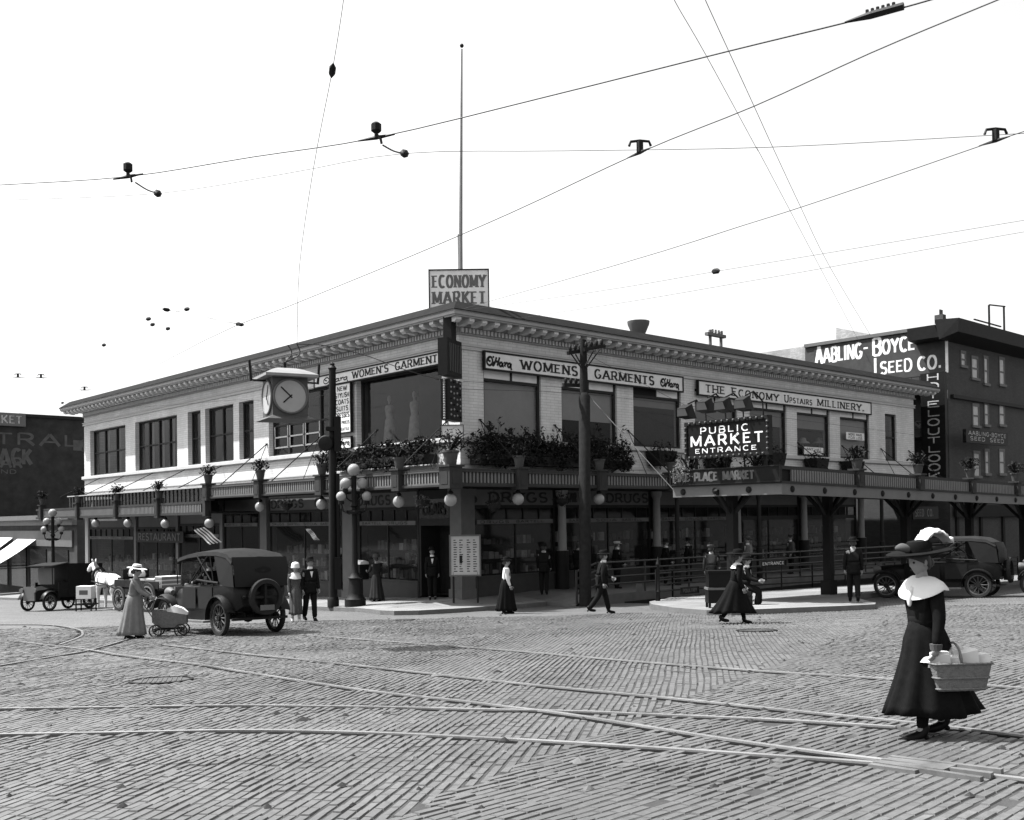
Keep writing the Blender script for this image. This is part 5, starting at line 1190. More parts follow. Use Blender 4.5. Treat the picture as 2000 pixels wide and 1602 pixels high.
for a_, c_ in (((265, 357), (308, 378)), ((748, 284), (790, 300))):
    A, C_ = Zq(*a_), Zp(*c_, 6.0)
    wire('short jumper dropping from %s ear hanger to span wire' % ('left' if a_[0] < 500 else 'middle'), [A, A.lerp(C_, .5)+Z_*-.02, C_], .01, 'jumper_link', 'wire', ((C_, 'ball'),))
W3 = [Zq(*q) for q in ((2060, -45), (1915, 14), (1700, 104), (1472, 208), (1250, 298), (1000, 415), (780, 510), (560, 600), (400, 665))]+[Lp(250, 745, 1.0)]
wire('diagonal trolley wire falling from the upper right corner', W3, .0055, 'trolley_wire', hang=((Zq(1250, 298), 'yoke'),))
W4 = [Zq(*q) for q in ((2060, 238), (1945, 275), (1745, 344), (1564, 405), (1450, 441), (1200, 519))]+[Rp(902, 604, 1.0)]
wire('trolley wire with yoke hanger at the right edge', W4, .005, 'trolley_wire', hang=((Zq(1945, 275), 'yoke'),))
wire('upper of two faint parallel wires at middle right', [Zp(*q, 5.8) for q in ((2060, 421), (1960, 437), (1600, 497), (1400, 530), (1150, 572))]+[Rp(905, 606, 1.0)], .0035, hang=((Zp(1398, 530, 5.8), 'ball'),))
wire('lower of two faint parallel wires at middle right', [Zp(*q, 5.8) for q in ((2060, 444), (1960, 460), (1620, 522), (1430, 555), (1200, 594))]+[Rp(1010, 622, 1.0)], .0035)
ring = at_depth(580, 672, cdep)
W7 = [Zp(672, -20, 8.6), Zp(669, 14, 8.5), Zp(649, 138, 8.0), Zp(612, 330, 7.0), at_depth(585, 520, 18.4), ring]
wire('steep guy wire with insulator dropping to the clock', W7, .005, hang=((Zp(649, 138, 8.0), 'ball'),))
wire('left of two thin wires slanting down the right sky', [Zp(*q, 7.2) for q in ((1310, -15), (1325, 15), (1380, 110), (1475, 285), (1545, 415))]+[Rp(1715, 738, 1.0)], .004)
wire('right of two thin wires slanting down to the hotel roof', [Zp(*q, 7.2) for q in ((1370, -20), (1383, 12), (1473, 208), (1508, 285), (1564, 405), (1620, 520), (1700, 655))], .0045)
wire('heavy cable carrying the clock across to the building corner', [ring, at_depth(640, 676, 22), at_depth(716, 695, 27), at_depth(790, 722, 31), Lp(858, 742, .05)], .012, 'clock_cable')
wire('short pale rod fixing the clock to its cable', [cc+Z_*.66, at_depth(570, 690, cdep), at_depth(562, 674, cdep)], .012, 'clock_rod')
wire('cable from clock hood up to the ring', [cc+Z_*.66, at_depth(585, 692, cdep), ring], .012, 'clock_cable')
far = [((8, 738), (35, 737), (80, 738), (165, 762), (330, 738)), ((120, 690), (203, 674), (298, 634), (400, 600)), ((180, 650), (290, 623), (365, 604), (470, 575)), ((230, 600), (325, 605), (470, 634), (560, 655)), ((20, 810), (122, 787), (328, 642), (465, 633), (640, 640))]
for k, pl in enumerate(far):
    wire(['lowest far wire with bow hanger at left edge', 'far left wire holding a lone dark insulator', 'far left wire with two insulators, rising right', 'far wire with insulators falling towards clock', 'far wire crossing toward a trolley frog near the clock'][k], [Zp(*q, 7.0) for q in pl], .004, hang=[(Zp(*q, 7.0), 'ball' if k not in (0,) else 'yoke') for q in pl[1:-1]])
for k, (pl, z) in enumerate([([(640, 770), (560, 786), (470, 781), (350, 790), (200, 800)], 4.3), ([(900, 760), (1140, 770), (1400, 800), (1790, 850)], 5.4), ([(905, 745), (1100, 757), (1141, 760)], 5.6), ([(1141, 690), (1500, 860), (1790, 905)], 5.3)]):
    wire(['drooping service wire across the left upper windows', 'service wire crossing the right upper windows', 'looped service wire from corner to the timber pole', 'long wire sloping from timber pole down to the right'][k], [ (Lp(*q, 1.6) if k == 0 else Rp(*q, 1.2)) for q in pl], .007)
# ---------------------------------------------------------------- flags
def flag(o, ux, uy, w_, h_, name, label, pole=True):
    t = thing(name, label, 'flag', o, group='striped flags')
    n = 7; nu = 10
    for i in range(n):
        b = MB(); A = []; C_ = []
        for k in range(nu+1):
            u = k/nu; wv = .06*sin(u*9+i*.25); A.append(o+ux*u*w_+uy*(i/n*h_)-dv*wv); C_.append(o+ux*u*w_+uy*((i+1)/n*h_)-dv*wv)
        b.loft([A, C_], False, False); b.build('stripe', M_paint if i % 2 == 0 else M_black, t, True, fix=False)
    if pole: b = MB(); b.tube([o-ux*.02+uy*(-.3), o-ux*.02+uy*(h_+.4)], .02, 6); b.build('staff', M_wood, t, True)
q = Lp(378, 1035, 2.0); e = Lp(410, 1064, 2.0); k_ = Lp(410, 1033, 2.0)
flag(q, (e-q).normalized(), Vector((0, -1, 0))*.9+Z_*.1, (e-q).length, abs(k_.y-q.y)*.75, 'striped_flag', 'striped flag hanging diagonally under the stepped marquee')
q = Lp(597, 1033, 1.8); e = Lp(614, 1055, 1.8); flag(q, (e-q).normalized(), Vector((0, -1, 0)), (e-q).length, .35, 'striped_flag', 'small striped flag by the drugstore window left of steel pole', False)
if 0: flag(q, (Vector((.55, -.5, -.6))).normalized(), Vector((.3, -.3, .25)), 1.3, .8, 'striped_flag', 'drooping dark flag over the canopy sign', False)
# ---------------------------------------------------------------- plants
def leaves(mb, c, rx, ry, rz, n, size, rng, shape=None):
    c = Vector(c)
    for _ in range(n):
        while True:
            p = Vector((rng.uniform(-1, 1), rng.uniform(-1, 1), rng.uniform(-1, 1)))
            if p.length < 1: break
        if shape == 'up': p.z = abs(p.z)
        p = p*(0.55+.45*rng.random()) if rng.random() < .5 else p
        q = c+Vector((p.x*rx, p.y*ry, p.z*rz))
        d = Vector((rng.uniform(-1, 1), rng.uniform(-1, 1), rng.uniform(-.6, 1))).normalized(); e = d.orthogonal().normalized()
        e = (e*cos(rng.random()*6)+d.cross(e)*sin(rng.random()*6)); l = size*rng.uniform(.6, 1.4); w_ = l*.38
        mb.add([q-d*l*.5, q+e*w_*.5, q+d*l*.5, q-e*w_*.5], [(0, 1, 2, 3)])
rng = random.Random(3)
def clumpy(mb, x0, x1, fn, rx, ry, rz, n, size):
    k = int((x1-x0)/(rx*.75))+1
    for i in range(k): c = fn(x0+(x1-x0)*i/max(1, k-1)); leaves(mb, c+Vector((rng.uniform(-.1, .1), rng.uniform(-.1, .1), rng.uniform(-.12, .18))), rx*rng.uniform(.7, 1.2), ry, rz*rng.uniform(.6, 1.35), n, size, rng)
def planter(label, x0, x1, along, z, foliage_h, n, name='window_planter'):
    t = thing(name, label, 'planter', (x0, -.4, z) if along == 'x' else (-.4, x0, z))
    b = MB()
    if along == 'x': b.box(x0, -.75, z-.3, x1, -.15, z+.02)
    else: b.box(-.75, x0, z-.3, -.15, x1, z+.02)
    b.build('trough', M_dktrim, t, True)
    f = MB(); fn = (lambda u: Vector((u, -.45, z+foliage_h*.35))) if along == 'x' else (lambda u: Vector((-.45, u, z+foliage_h*.35)))
    clumpy(f, x0+.1, x1-.1, fn, .42, .42, foliage_h*.6, n, .15)
    clumpy(f, x0+.1, x1-.1, lambda u: fn(u)-Z_*(foliage_h*.35+.12)-(Y_ if along == 'x' else X_)*.28, .4, .2, .24, n//2, .13)
    tag(f.build('foliage', M_leaf, t, True, fix=False), kind='stuff')
    s = MB()
    for k in range(int((x1-x0)*2.2)):
        u = rng.uniform(x0, x1); p0 = fn(u)-Z_*.2; p1 = p0+Vector((rng.uniform(-.3, .3), rng.uniform(-.3, .3), foliage_h*rng.uniform(.7, 1.25))); s.tube([p0, p0.lerp(p1, .5)+Vector((rng.uniform(-.08, .08), 0, 0)), p1], [.015, .01, .006], 5); leaves(s, p1, .16, .16, .22, 14, .16, rng)
    tag(s.build('stems', M_leaf, t, True, fix=False), kind='stuff')
    return t
planter('long window planter overflowing with dark shrubs below the right upper windows', xr(908, 880)+.1, xr(1205, 880), 'x', Rp(1000, 898, .45).z+.1, .92, 260)
planter('trailing dark planter along the left corner show window', yl(864, 880)+.1, yl(662, 880), 'y', Lp(760, 905, .45).z+.18, .5, 200)
def pot(q, label, h=.38, r=.2, fr=.4, n=150, cone=False, big=.13, spiky=True):
    t = thing('potted_plant', label, 'plant', q, group='potted plants on the marquee')
    b = MB(); b.lathe([(r*.66, 0), (r*.95, h*.85), (r*1.08, h*.86), (r*1.08, h), (r*.8, h)], 12, q); b.build('pot', M_terra, t, True, 'auto')
    f = MB(); c = q+Z_*(h+fr*.45); leaves(f, c, fr, fr, fr*.75, n, big, rng)
    if spiky:
        for k in range(16):
            a_ = rng.random()*6.28; d = Vector((cos(a_), sin(a_), rng.uniform(.3, 1.3))).normalized()*fr*1.5; p0 = q+Z_*h; p1 = p0+d*.6+Z_*.1; p2 = p0+d+Z_*(-.05); e = Vector((-sin(a_), cos(a_), 0))*.03
            f.add([p0-e, p0+e, p1+e, p1-e, p2], [(0, 1, 2, 3), (3, 2, 4)])
    tag(f.build('foliage', M_leaf, t, True, fix=False), kind='stuff')
for y, lab in zip(PEDL, ('potted plant on the marquee step above the parked car', 'spiky potted plant on marquee below the hanging clock', 'leafy potted plant on marquee just left of the trolley pole', 'potted plant on marquee above the street lamp and drugstore')): pot(Vector((-OM+.02, y, 3.26)), lab)
pot(Vector((-OM+.02, -OM+.02, 3.26)), 'large potted plant on the corner pedestal of the marquee', .45, .26, .6, 260)
for x, lab in zip(PEDR[:3], ('dark potted plant right of the corner on marquee', 'bushy potted plant behind the timber pole on marquee', 'potted plant on the marquee left of the entrance sign')): pot(Vector((x, -OM+.02, 3.26)), lab)
for y, lab in zip(LPED, ('nearest potted plant on the stepped marquee', 'second potted plant on the stepped marquee', 'third potted plant on the stepped marquee', 'farthest potted plant on the stepped marquee')): pot(Vector((-OM+.02, y, 2.75)), lab, .35, .18, .42)
for k, x in enumerate(xs[1:6]): pot(Vector((x, CYF+.04, zc(x)+.9)), ['first', 'second', 'third', 'fourth', 'fifth'][k]+' potted plant from left along the front of island canopy', .32, .18, .38, 150)
for k, y in enumerate((-7.4, -8.6, -9.8)): pot(Vector((CXL+.35, y, zc(CXL)+.42)), ['leftmost flowering pot behind canopy end board', 'middle flowering pot behind canopy end board', 'right flowering pot behind canopy end board'][k], .4, .2, .5, 240, big=.11)
f = MB(); q = Lp(1330, 925, -CXL+.15); leaves(f, q, .25, .45, .35, 240, .09, rng); o = f.solo('flower_clump', M_leaf2, 'clump of pale flowers at the left end of canopy board', 'flowers', kind='stuff')
for k, (px, py) in enumerate(((1292, 886), (1402, 893), (1510, 890), (1595, 900), (1665, 905))):
    q = Rp(px, py, .45); t = thing('sill_basket', ['square leafy basket below third right window', 'square leafy basket under the entrance sign', 'square leafy basket at right edge of entrance sign', 'square leafy basket below the price card window', 'square leafy basket below the last large window'][k], 'basket', q-Z_*.45, group='leafy baskets under the upper windows')
    b = MB(); b.hexa([q+Vector(v) for v in ((-.45, -.3, -.5), (.45, -.3, -.5), (.45, .3, -.5), (-.45, .3, -.5), (-.6, -.35, .1), (.6, -.35, .1), (.6, .35, .1), (-.6, .35, .1))]); b.build('basket', M_leaf, t, True)
    f = MB(); leaves(f, q-Z_*.05, .72, .5, .62, 420, .13, rng); tag(f.build('foliage', M_leaf, t, True, fix=False), kind='stuff')
for px, py, pln, lab in ((1097, 975, Rp, 'dark hanging fern basket between the drugstore signs'), (965, 985, Rp, 'dark hanging fern basket right of the corner'), (560, 985, Lp, 'pale flowering basket under marquee left of pole'), (826, 978, Lp, 'pale flowering basket under marquee left of corner')):
    q = pln(px, py, 1.9); t = thing('hanging_basket', lab, 'basket', q, group='hanging fern baskets under the marquee'); b = MB(); b.lathe([(.05, -.25), (.2, -.12), (.24, .02)], 10, q); b.tube([q, q+Z_*.5], .008, 5); b.build('basket', M_dktrim, t, True)
    f = MB(); leaves(f, q, .33, .33, .3, 140, .1, rng); tag(f.build('foliage', M_leaf if px > 900 else M_leaf2, t, True, fix=False), kind='stuff')
# ================================================================== VEHICLES
def tilt_at(rotz):
    n = Vector((-GX, -GY, 1)).normalized(); Q = Z_.rotation_difference(n).to_matrix().to_4x4(); Rz = Matrix.Rotation(rotz, 4, 'Z'); return Rz.inverted() @ Q @ Rz
def wheel(parent, c, r, w=.1, spokes=12, name='wheel', axis='y', m_sp=None):
    """wheel in the local xz plane of its vehicle; tyre is the part, rim / spokes / hub its pieces"""
    n = 28; kk = r/.42; ro, ri = r, r-.09*kk*(1 if r > .3 else .6)
    b = MB(); prof = [(ro-.02, -w/2), (ro, -w*.2), (ro, w*.2), (ro-.02, w/2), (ri, w*.42), (ri, -w*.42)]
    Rx = Matrix.Rotation(pi/2, 3, 'X')
    rings = [[Vector(c)+Rx @ Vector((p*cos(2*pi*k/n), p*sin(2*pi*k/n), q)) for p, q in prof] for k in range(n)]
    b.loft(rings+[rings[0]], caps=False); t = b.build(name, M_tyre, parent, smooth='auto')
    b = MB(); prof = [(ri, -.025*kk), (ri, .025*kk), (ri-.035*kk, .03*kk), (ri-.035*kk, -.03*kk)]
    rings = [[Vector(c)+Rx @ Vector((p*cos(2*pi*k/n), p*sin(2*pi*k/n), q)) for p, q in prof] for k in range(n)]
    b.loft(rings+[rings[0]], caps=False); b.build('rim', M_trim, t)
    if spokes:
        b = MB()
        for k in range(spokes):
            a = 2*pi*k/spokes; b.tube([Vector(c)+Vector((.05*kk*cos(a), 0, .05*kk*sin(a))), Vector(c)+Vector(((ri-.03*kk)*cos(a), 0, (ri-.03*kk)*sin(a)))], [.02*kk, .013*kk], 5, caps=False)
        tag(b.build('spokes', m_sp or mat('spoke_paint', .05, .5, .2, 6), t), kind='stuff')
        b = MB(); b.lathe([(.075*kk, -.06*kk), (.075*kk, .05*kk), (.04*kk, .09*kk), (.02*kk, .095*kk)], 12, c, Rx); b.build('hub', M_iron, t)
    return t
def fender(parent, cx, y, r, a0, a1, w, tail=None, m=None):
    pts = [(cx+r*cos(math.radians(a)), r*sin(math.radians(a))) for a in [a0+(a1-a0)*k/12 for k in range(13)]]
    pts = [(x, .42+z) for x, z in pts]
    if tail: pts = pts+tail
    b = MB(); rings = []
    for i, (x, z) in enumerate(pts):
        rings.append([(x, y-w/2, z-.02), (x, y-w/2, z), (x, y-w*.2, z+.035), (x, y+w*.2, z+.035), (x, y+w/2, z), (x, y+w/2, z-.02), (x, y, z+.01)])
    b.loft(rings); b.build('fender', m or M_carpaint, parent, smooth='auto')
M_carpaint = mat('dusty_black_coachwork', .007, .45, .4, 3, spec=.16)
M_canvas = mat('dusty_folding_top', .02, .95, .25, 3, .2, 60, spec=.05)
M_leather = mat('black_leather', .006, .6, .2, 6)
def touring_car(label, loc, rotz, light=False):
    t = thing('touring_car', label, 'car', loc, rotz, 'open touring cars', tilt_at(rotz))
    WB, TR, R = 2.9, .71, .42
    xf_, xr_ = WB/2, -WB/2
    for sx in (xf_, xr_):
        for sy in (-1, 1): wheel(t, (sx, sy*TR, R), R, .11)
    # tub: lofted body sections (x, half width at sill, half width at belt, sill z, belt z)
    S = [(-2.12, .48, .52, .68, 1.0), (-2.0, .58, .66, .58, 1.14), (-1.5, .62, .74, .52, 1.2), (-.7, .62, .75, .5, 1.17), (0, .6, .72, .5, 1.15), (.5, .58, .68, .5, 1.17), (.72, .48, .56, .52, 1.19), (.9, .4, .44, .54, 1.16)]
    rings = []
    for x, ws, wb, z0, z1 in S:
        rings.append([(x, -ws, z0), (x, -ws-.04, z0+.12), (x, -wb, (z0+z1)/2+.1), (x, -wb+.01, z1-.03), (x, -wb+.05, z1), (x, wb-.05, z1), (x, wb-.01, z1-.03), (x, wb, (z0+z1)/2+.1), (x, ws+.04, z0+.12), (x, ws, z0)])
    b = MB(); b.loft(rings); body = b.build('body', M_carpaint, t, smooth='auto')
    for sy in (-1, 1):
        for x0, x1 in ((-1.15, -.45), (-.3, .4)):
            b = MB(); b.box(x0, sy*.745, .62, x1, sy*.757, 1.12); d_ = b.build('door', M_carpaint, body)
    b = MB(); rings = []
    for x, w_, z1 in ((.88, .4, 1.15), (1.3, .36, 1.13), (1.72, .32, 1.1), (1.76, .31, 1.09)):
        rings.append([(x, -w_, .55), (x, -w_, z1-.18), (x, -w_*.7, z1-.05), (x, 0, z1), (x, w_*.7, z1-.05), (x, w_, z1-.18), (x, w_, .55)])
    b.loft(rings); hd = b.build('hood', M_carpaint, t, smooth='auto')
    b = MB(); b.box(1.765, -.32, .5, 1.85, .32, 1.12); b.lathe([(.05, 1.12), (.06, 1.17), (.02, 1.2)], 8, (1.8, 0, 0)); b.build('radiator', M_trim, hd)
    for sy in (-1, 1):
        b = MB(); b.lathe([(.06, -.14), (.12, 0), (.135, .06), (.13, .09)], 14, (1.82, sy*.42, .98), Matrix.Rotation(pi/2, 3, 'Y')); b.build('headlight', M_trim, t, smooth='auto')
        fender(t, xf_, sy*TR, .5, 20, 165, .26, [(xf_-.72, .5), (xf_-.82, .37)])
        fender(t, xr_, sy*TR, .5, -5, 165, .26)
        b = MB(); b.box(-.95, sy*.62-.02*sy, .3, .65, sy*.88, .345); rb = b.build('running_board', mat('scuffed_running_board', .15, .45, .25, 6, metal=.3), t)
        b = MB(); b.box(-.95, sy*.60, .345, .65, sy*.62, .55); b.build('splash_apron', M_carpaint, rb)
    b = MB(); b.box(-1.9, -.35, .42, 1.8, -.3, .52); b.box(-1.9, .3, .42, 1.8, .35, .52); b.tube([(xr_, -TR, R), (xr_, TR, R)], .05, 8); b.tube([(xf_, -TR, R), (xf_, TR, R)], .035, 8); b.ball((xr_, 0, R), .14, 10); b.build('chassis', M_iron, t)
    # seats
    for x in (-1.55, -.25):
        b = MB(); b.box(x-.25, -.6, .85, x+.3, .6, .98); b.box(x-.38, -.62, .9, x-.22, .62, 1.38); b.build('seat', M_leather, t)
    # folding top
    b = MB(); prof = [(.85, 1.84), (.7, 1.89), (.2, 1.96), (-.6, 2.0), (-1.3, 1.99), (-1.75, 1.93), (-2.02, 1.78)]
    rings = []
    for k, (x, z) in enumerate(prof):
        w_ = .72-.03*(k == 0)
        rings.append([(x, -w_, z-.14), (x, -w_+.03, z-.05), (x, -w_*.6, z), (x, 0, z+.03), (x, w_*.6, z), (x, w_-.03, z-.05), (x, w_, z-.14), (x, w_-.03, z-.15), (x, 0, z-.03), (x, -w_+.03, z-.15)])
    b.loft(rings); tp_ = b.build('folding_top', M_canvas, t, smooth='auto')
    b = MB(); rings = []
    for x, z, w_ in ((-2.02, 1.8, .7), (-2.12, 1.5, .7), (-2.1, 1.12, .66)): rings.append([(x, -w_, z), (x-.05, -w_*.5, z), (x-.06, 0, z), (x-.05, w_*.5, z), (x, w_, z), (x+.03, w_-.02, z), (x+.03, -w_+.02, z)])
    b.loft(rings); rc = b.build('rear_curtain', mat('black_rubber_cloth', .006, .7, .2, 4), tp_, smooth='auto')
    b = MB(); b.lathe([(.16, 0), (.16, .012), (.02, .013)], 16, (-2.165, 0, 1.5), Matrix.Rotation(-pi/2, 3, 'Y'), .45, 1.3); b.build('rear_window', M_black, tp_)
    for sy in (-1, 1):
        b = MB(); b.add([(-2.02, sy*.7, 1.78), (-2.08, sy*.69, 1.12), (-1.45, sy*.72, 1.16), (-1.2, sy*.715, 1.84)], [(0, 1, 2, 3)]); b.add([(-2.02, sy*.69, 1.78), (-2.08, sy*.68, 1.12), (-1.45, sy*.71, 1.16), (-1.2, sy*.705, 1.84)], [(0, 1, 2, 3)]); b.build('side_curtain', MATS['black_rubber_cloth'], tp_)
        for a, c in (((-1.2, 1.15), (-1.0, 1.86)), ((-1.2, 1.15), (-.3, 1.88)), ((-.9, 1.85), (.1, 1.2)), ((.72, 1.2), (.82, 1.82))): b = MB(); b.tube([(a[0], sy*.73, a[1]), (c[0], sy*.715, c[1])], .017, 6); b.build('top_bow', M_iron, tp_)
        b = MB(); b.tube([(-1.45, sy*.74, 1.22), (-.9, sy*.77, 1.26), (-.4, sy*.76, 1.3)], .03, 6); b.build('grab_rail', M_iron, tp_)
    b = MB()
    for sy in (-1, 1): b.tube([(.78, sy*.62, 1.17), (.7, sy*.62, 1.75)], .018, 6)
    b.tube([(.7, -.62, 1.75), (.7, .62, 1.75)], .018, 6); b.tube([(.74, -.62, 1.46), (.74, .62, 1.46)], .014, 6); wd = b.build('windshield', M_trim, t)
    b = MB(); b.quad((.775, -.6, 1.2), (.775, .6, 1.2), (.705, .6, 1.74), (.705, -.6, 1.74)); b.build('pane', M_glass, wd)
    b = MB(); M = Matrix.Translation((.32, .35, 1.3)) @ Matrix.Rotation(math.radians(-58), 4, 'Y'); b.tube([M @ Vector((.19*cos(k*.4488), .19*sin(k*.4488), 0)) for k in range(14)], .014, 6, True); b.bar(M @ Vector((-.19, 0, 0)), M @ Vector((.19, 0, 0)), .02, .015); b.tube([M @ Vector((0, 0, 0)), (.75, .35, .95)], .02, 6); b.build('steering_wheel', M_iron, t)
    sp_ = MB(); 
    # spare wheel on the tail
    n = 28; rings = [[Vector((-2.3, 0, .88))+Vector((q, p*cos(2*pi*k/n), p*sin(2*pi*k/n))) for p, q in ((.4, -.05), (.42, -.02), (.42, .04), (.39, .06), (.31, .05), (.31, -.05))] for k in range(n)]
    sp_.loft(rings+[rings[0]], caps=False); so2 = sp_.build('spare_tyre', M_tyre, t, smooth='auto')
    b = MB(); b.box(-2.3, -.03, .55, -2.1, .03, 1.2); b.box(-2.28, -.35, .85, -2.2, .35, .91); b.build('spare_carrier', M_iron, so2)
    b = MB(); b.box(-2.37, -.18, .58, -2.36, .18, .7); b.build('licence_plate', M_trim, t); b = MB(); b.lathe([(.04, 0), (.05, .05), (.02, .08)], 8, (-2.2, .5, .9), Matrix.Rotation(-pi/2, 3, 'Y')); b.build('tail_lamp', M_iron, t)
    b = MB(); b.box(-2.05, -.7, .36, -1.98, .7, .42); b.build('rear_bar', M_iron, t)
    return t
rl = G(430, 1243); ca = pi/2
def gpos(x, y): return Vector((x, y, gz(x, y)))
touring_car('dusty black touring car with raised top and spare tyre driving away at left', gpos(rl.x+.71, rl.y+1.45), ca)
rr_ = G(1912, 1168); fr2 = G(1735, 1168); dirv = Vector((fr2.x-rr_.x, fr2.y-rr_.y, 0)).normalized(); ang = math.atan2(dirv.y, dirv.x); side = Vector((-dirv.y, dirv.x, 0))
# near side is the car's left
if (side).dot(dv) > 0: side = -side
c = Vector((rr_.x, rr_.y, 0))+dirv*1.45-side*.71
touring_car('touring car parked behind the large foreground woman at right', gpos(c.x, c.y), ang)
c2 = c-dirv*4.9+dv*.8; touring_car('touring car cut off by the right edge behind the parked car', gpos(c2.x, c2.y), ang)
# --------------------------------------------------------------- delivery truck
tf = (G(43, 1195)+G(75, 1194))*.5
def truck():
    rz = math.atan2(-.413, -.914); t = thing('delivery_truck', 'small dark delivery truck backed to the kerb at far left', 'truck', gpos(tf.x+1.25, tf.y+.35), rz, None, tilt_at(rz) @ Matrix.Scale(.9, 4))
    for sx in (1.15, -1.2):
        for sy in (-.68, .68): wheel(t, (sx, sy, .4), .4, .09)
    b = MB(); b.box(-1.95, -.75, .6, .15, .75, 2.15); b.build('van_body', M_carpaint, t)
    b = MB(); b.box(-1.97, -.6, .8, -1.955, .6, 2.0); b.build('rear_doors', M_black, t)
    b = MB(); b.hexa([(.15, -.78, 2.15), (1.15, -.78, 2.02), (1.15, .78, 2.02), (.15, .78, 2.15), (.15, -.78, 2.21), (1.15, -.74, 2.06), (1.15, .74, 2.06), (.15, .78, 2.21)]); b.build('cab_roof', M_canvas, t)
    for sy in (-1, 1):
        b = MB(); b.box(.15, sy*.74, .6, .7, sy*.7, 1.3); b.build('cab_side', M_carpaint, t); b = MB(); b.tube([(1.0, sy*.7, 1.2), (1.05, sy*.72, 2.03)], .025, 6); b.build('pillar', M_iron, t)
        fender(t, 1.15, sy*.68, .47, 15, 170, .24); fender(t, -1.2, sy*.68, .47, 10, 170, .24)
        b = MB(); b.lathe([(.05, -.1), (.11, 0), (.11, .06)], 12, (1.72, sy*.4, .95), Matrix.Rotation(pi/2, 3, 'Y')); b.build('headlight', M_trim, t)
    b = MB(); b.loft([[(x, -w_, .5), (x, -w_, z-.15), (x, 0, z), (x, w_, z-.15), (x, w_, .5)] for x, w_, z in ((.7, .42, 1.2), (1.2, .36, 1.12), (1.62, .32, 1.08))]); h_ = b.build('hood', M_carpaint, t)
    b = MB(); b.box(1.63, -.34, .48, 1.7, .34, 1.12); b.build('radiator', M_trim, t)
    b = MB(); b.box(.3, -.6, .7, .75, .6, .9); b.box(.2, -.6, .9, .32, .6, 1.4); b.build('seat', M_leather, t)
    b = MB(); b.box(.72, -.5, 1.2, .74, .5, 1.95); b.build('screen', M_trim, t)
    b = MB(); b.box(-1.9, -.3, .42, 1.6, .3, .58); b.build('chassis', M_iron, t)
    return t
truck()
# --------------------------------------------------------------- skin-grown shapes
SC2 = bpy.data.scenes.new('workshop')
def skin(verts, edges, radii, lv=2, root=0):
    me = bpy.data.meshes.new('tmp'); me.from_pydata([tuple(v) for v in verts], edges, []); ob = bpy.data.objects.new('tmp', me); SC2.collection.objects.link(ob)
    ob.modifiers.new('s', 'SKIN'); sl = me.skin_vertices[0].data
    for i, r in enumerate(radii):
        sl[i].radius = r if isinstance(r, tuple) else (r, r); sl[i].use_root = (i == root)
    if lv: m = ob.modifiers.new('u', 'SUBSURF'); m.levels = lv; m.render_levels = lv
    SC2.view_layers[0].update(); dg = SC2.view_layers[0].depsgraph; ev = ob.evaluated_get(dg).to_mesh()
    out = MB(); out.v = [tuple(v.co) for v in ev.vertices]; out.f = [tuple(p.vertices) for p in ev.polygons]; out.m = [0]*len(out.f)
    ob.evaluated_get(dg).to_mesh_clear(); bpy.data.objects.remove(ob); bpy.data.meshes.remove(me); return out
def chain(pts, radii, lv=2):
    return skin(pts, [(i, i+1) for i in range(len(pts)-1)], radii, lv)
# --------------------------------------------------------------- horse and wagon
hp_ = G(236, 1192); hz = pi/2+.12
hs = thing('horse', 'white draught horse seen from behind in harness at left', 'horse', gpos(hp_.x-.1, hp_.y+1.0), hz)
V = [(-.1, 0, 1.18), (-.62, 0, 1.22), (-.95, 0, 1.12), (.45, 0, 1.2), (.72, 0, 1.28), (1.0, 0, 1.6), (1.15, 0, 1.82), (1.38, .02, 1.72), (1.62, .03, 1.52)]
E_ = [(0, 1), (1, 2), (0, 3), (3, 4), (4, 5), (5, 6), (6, 7), (7, 8)]; Rr = [(.31, .3), (.3, .31), (.2, .22), (.29, .29), (.22, .24), (.14, .17), (.11, .14), (.1, .12), (.065, .075)]
for sy in (-1, 1):
    k = len(V); V += [(-.78, sy*.17, .95), (-.62, sy*.18, .72), (-.86, sy*.17, .5), (-.82, sy*.17, .12), (-.76, sy*.17, .05)]; E_ += [(1, k), (k, k+1), (k+1, k+2), (k+2, k+3), (k+3, k+4)]; Rr += [.17, .11, .065, .05, .07]
    k = len(V); V += [(.5, sy*.16, .95), (.54, sy*.16, .55), (.52, sy*.16, .12), (.57, sy*.16, .05)]; E_ += [(3, k), (k, k+1), (k+1, k+2), (k+2, k+3)]; Rr += [.13, .07, .048, .068]
b = skin(V, E_, Rr, 2); b.build('body', mat('grey_white_horsehide', .62, .7, .12, 4), hs, smooth=True)
b = MB()
for sy in (-1, 1): b.tube([(1.14, sy*.06, 1.92), (1.16, sy*.08, 2.0), (1.17, sy*.085, 2.06)], [.03, .035, .008], 6)
b.build('ears', MATS['grey_white_horsehide'], hs)
b = chain([(-1.06, 0, 1.2), (-1.16, 0, 1.0), (-1.15, 0, .7), (-1.12, 0, .45)], [.05, .07, .07, .02]); b.build('tail', M_trim, hs, smooth=True)
b = MB()
for k in range(9): q = k/8; x = .7+.42*q; z = 1.5+.42*q; b.add([(x-.1, -.03, z-.02), (x-.02, .03, z+.08), (x-.12, .1, z-.15), (x-.16, .02, z-.2)], [(0, 1, 2, 3)])
b.build('mane', M_trim, hs)
for pts in ([(-.95, -.3, 1.05), (-.5, -.33, 1.0), (.3, -.32, 1.0), (.7, -.22, 1.1)], [(-.95, .3, 1.05), (-.5, .33, 1.0), (.3, .32, 1.0), (.7, .22, 1.1)]):
    b = MB(); b.tube(pts, .022, 6); b.build('harness_trace', M_leather, hs)
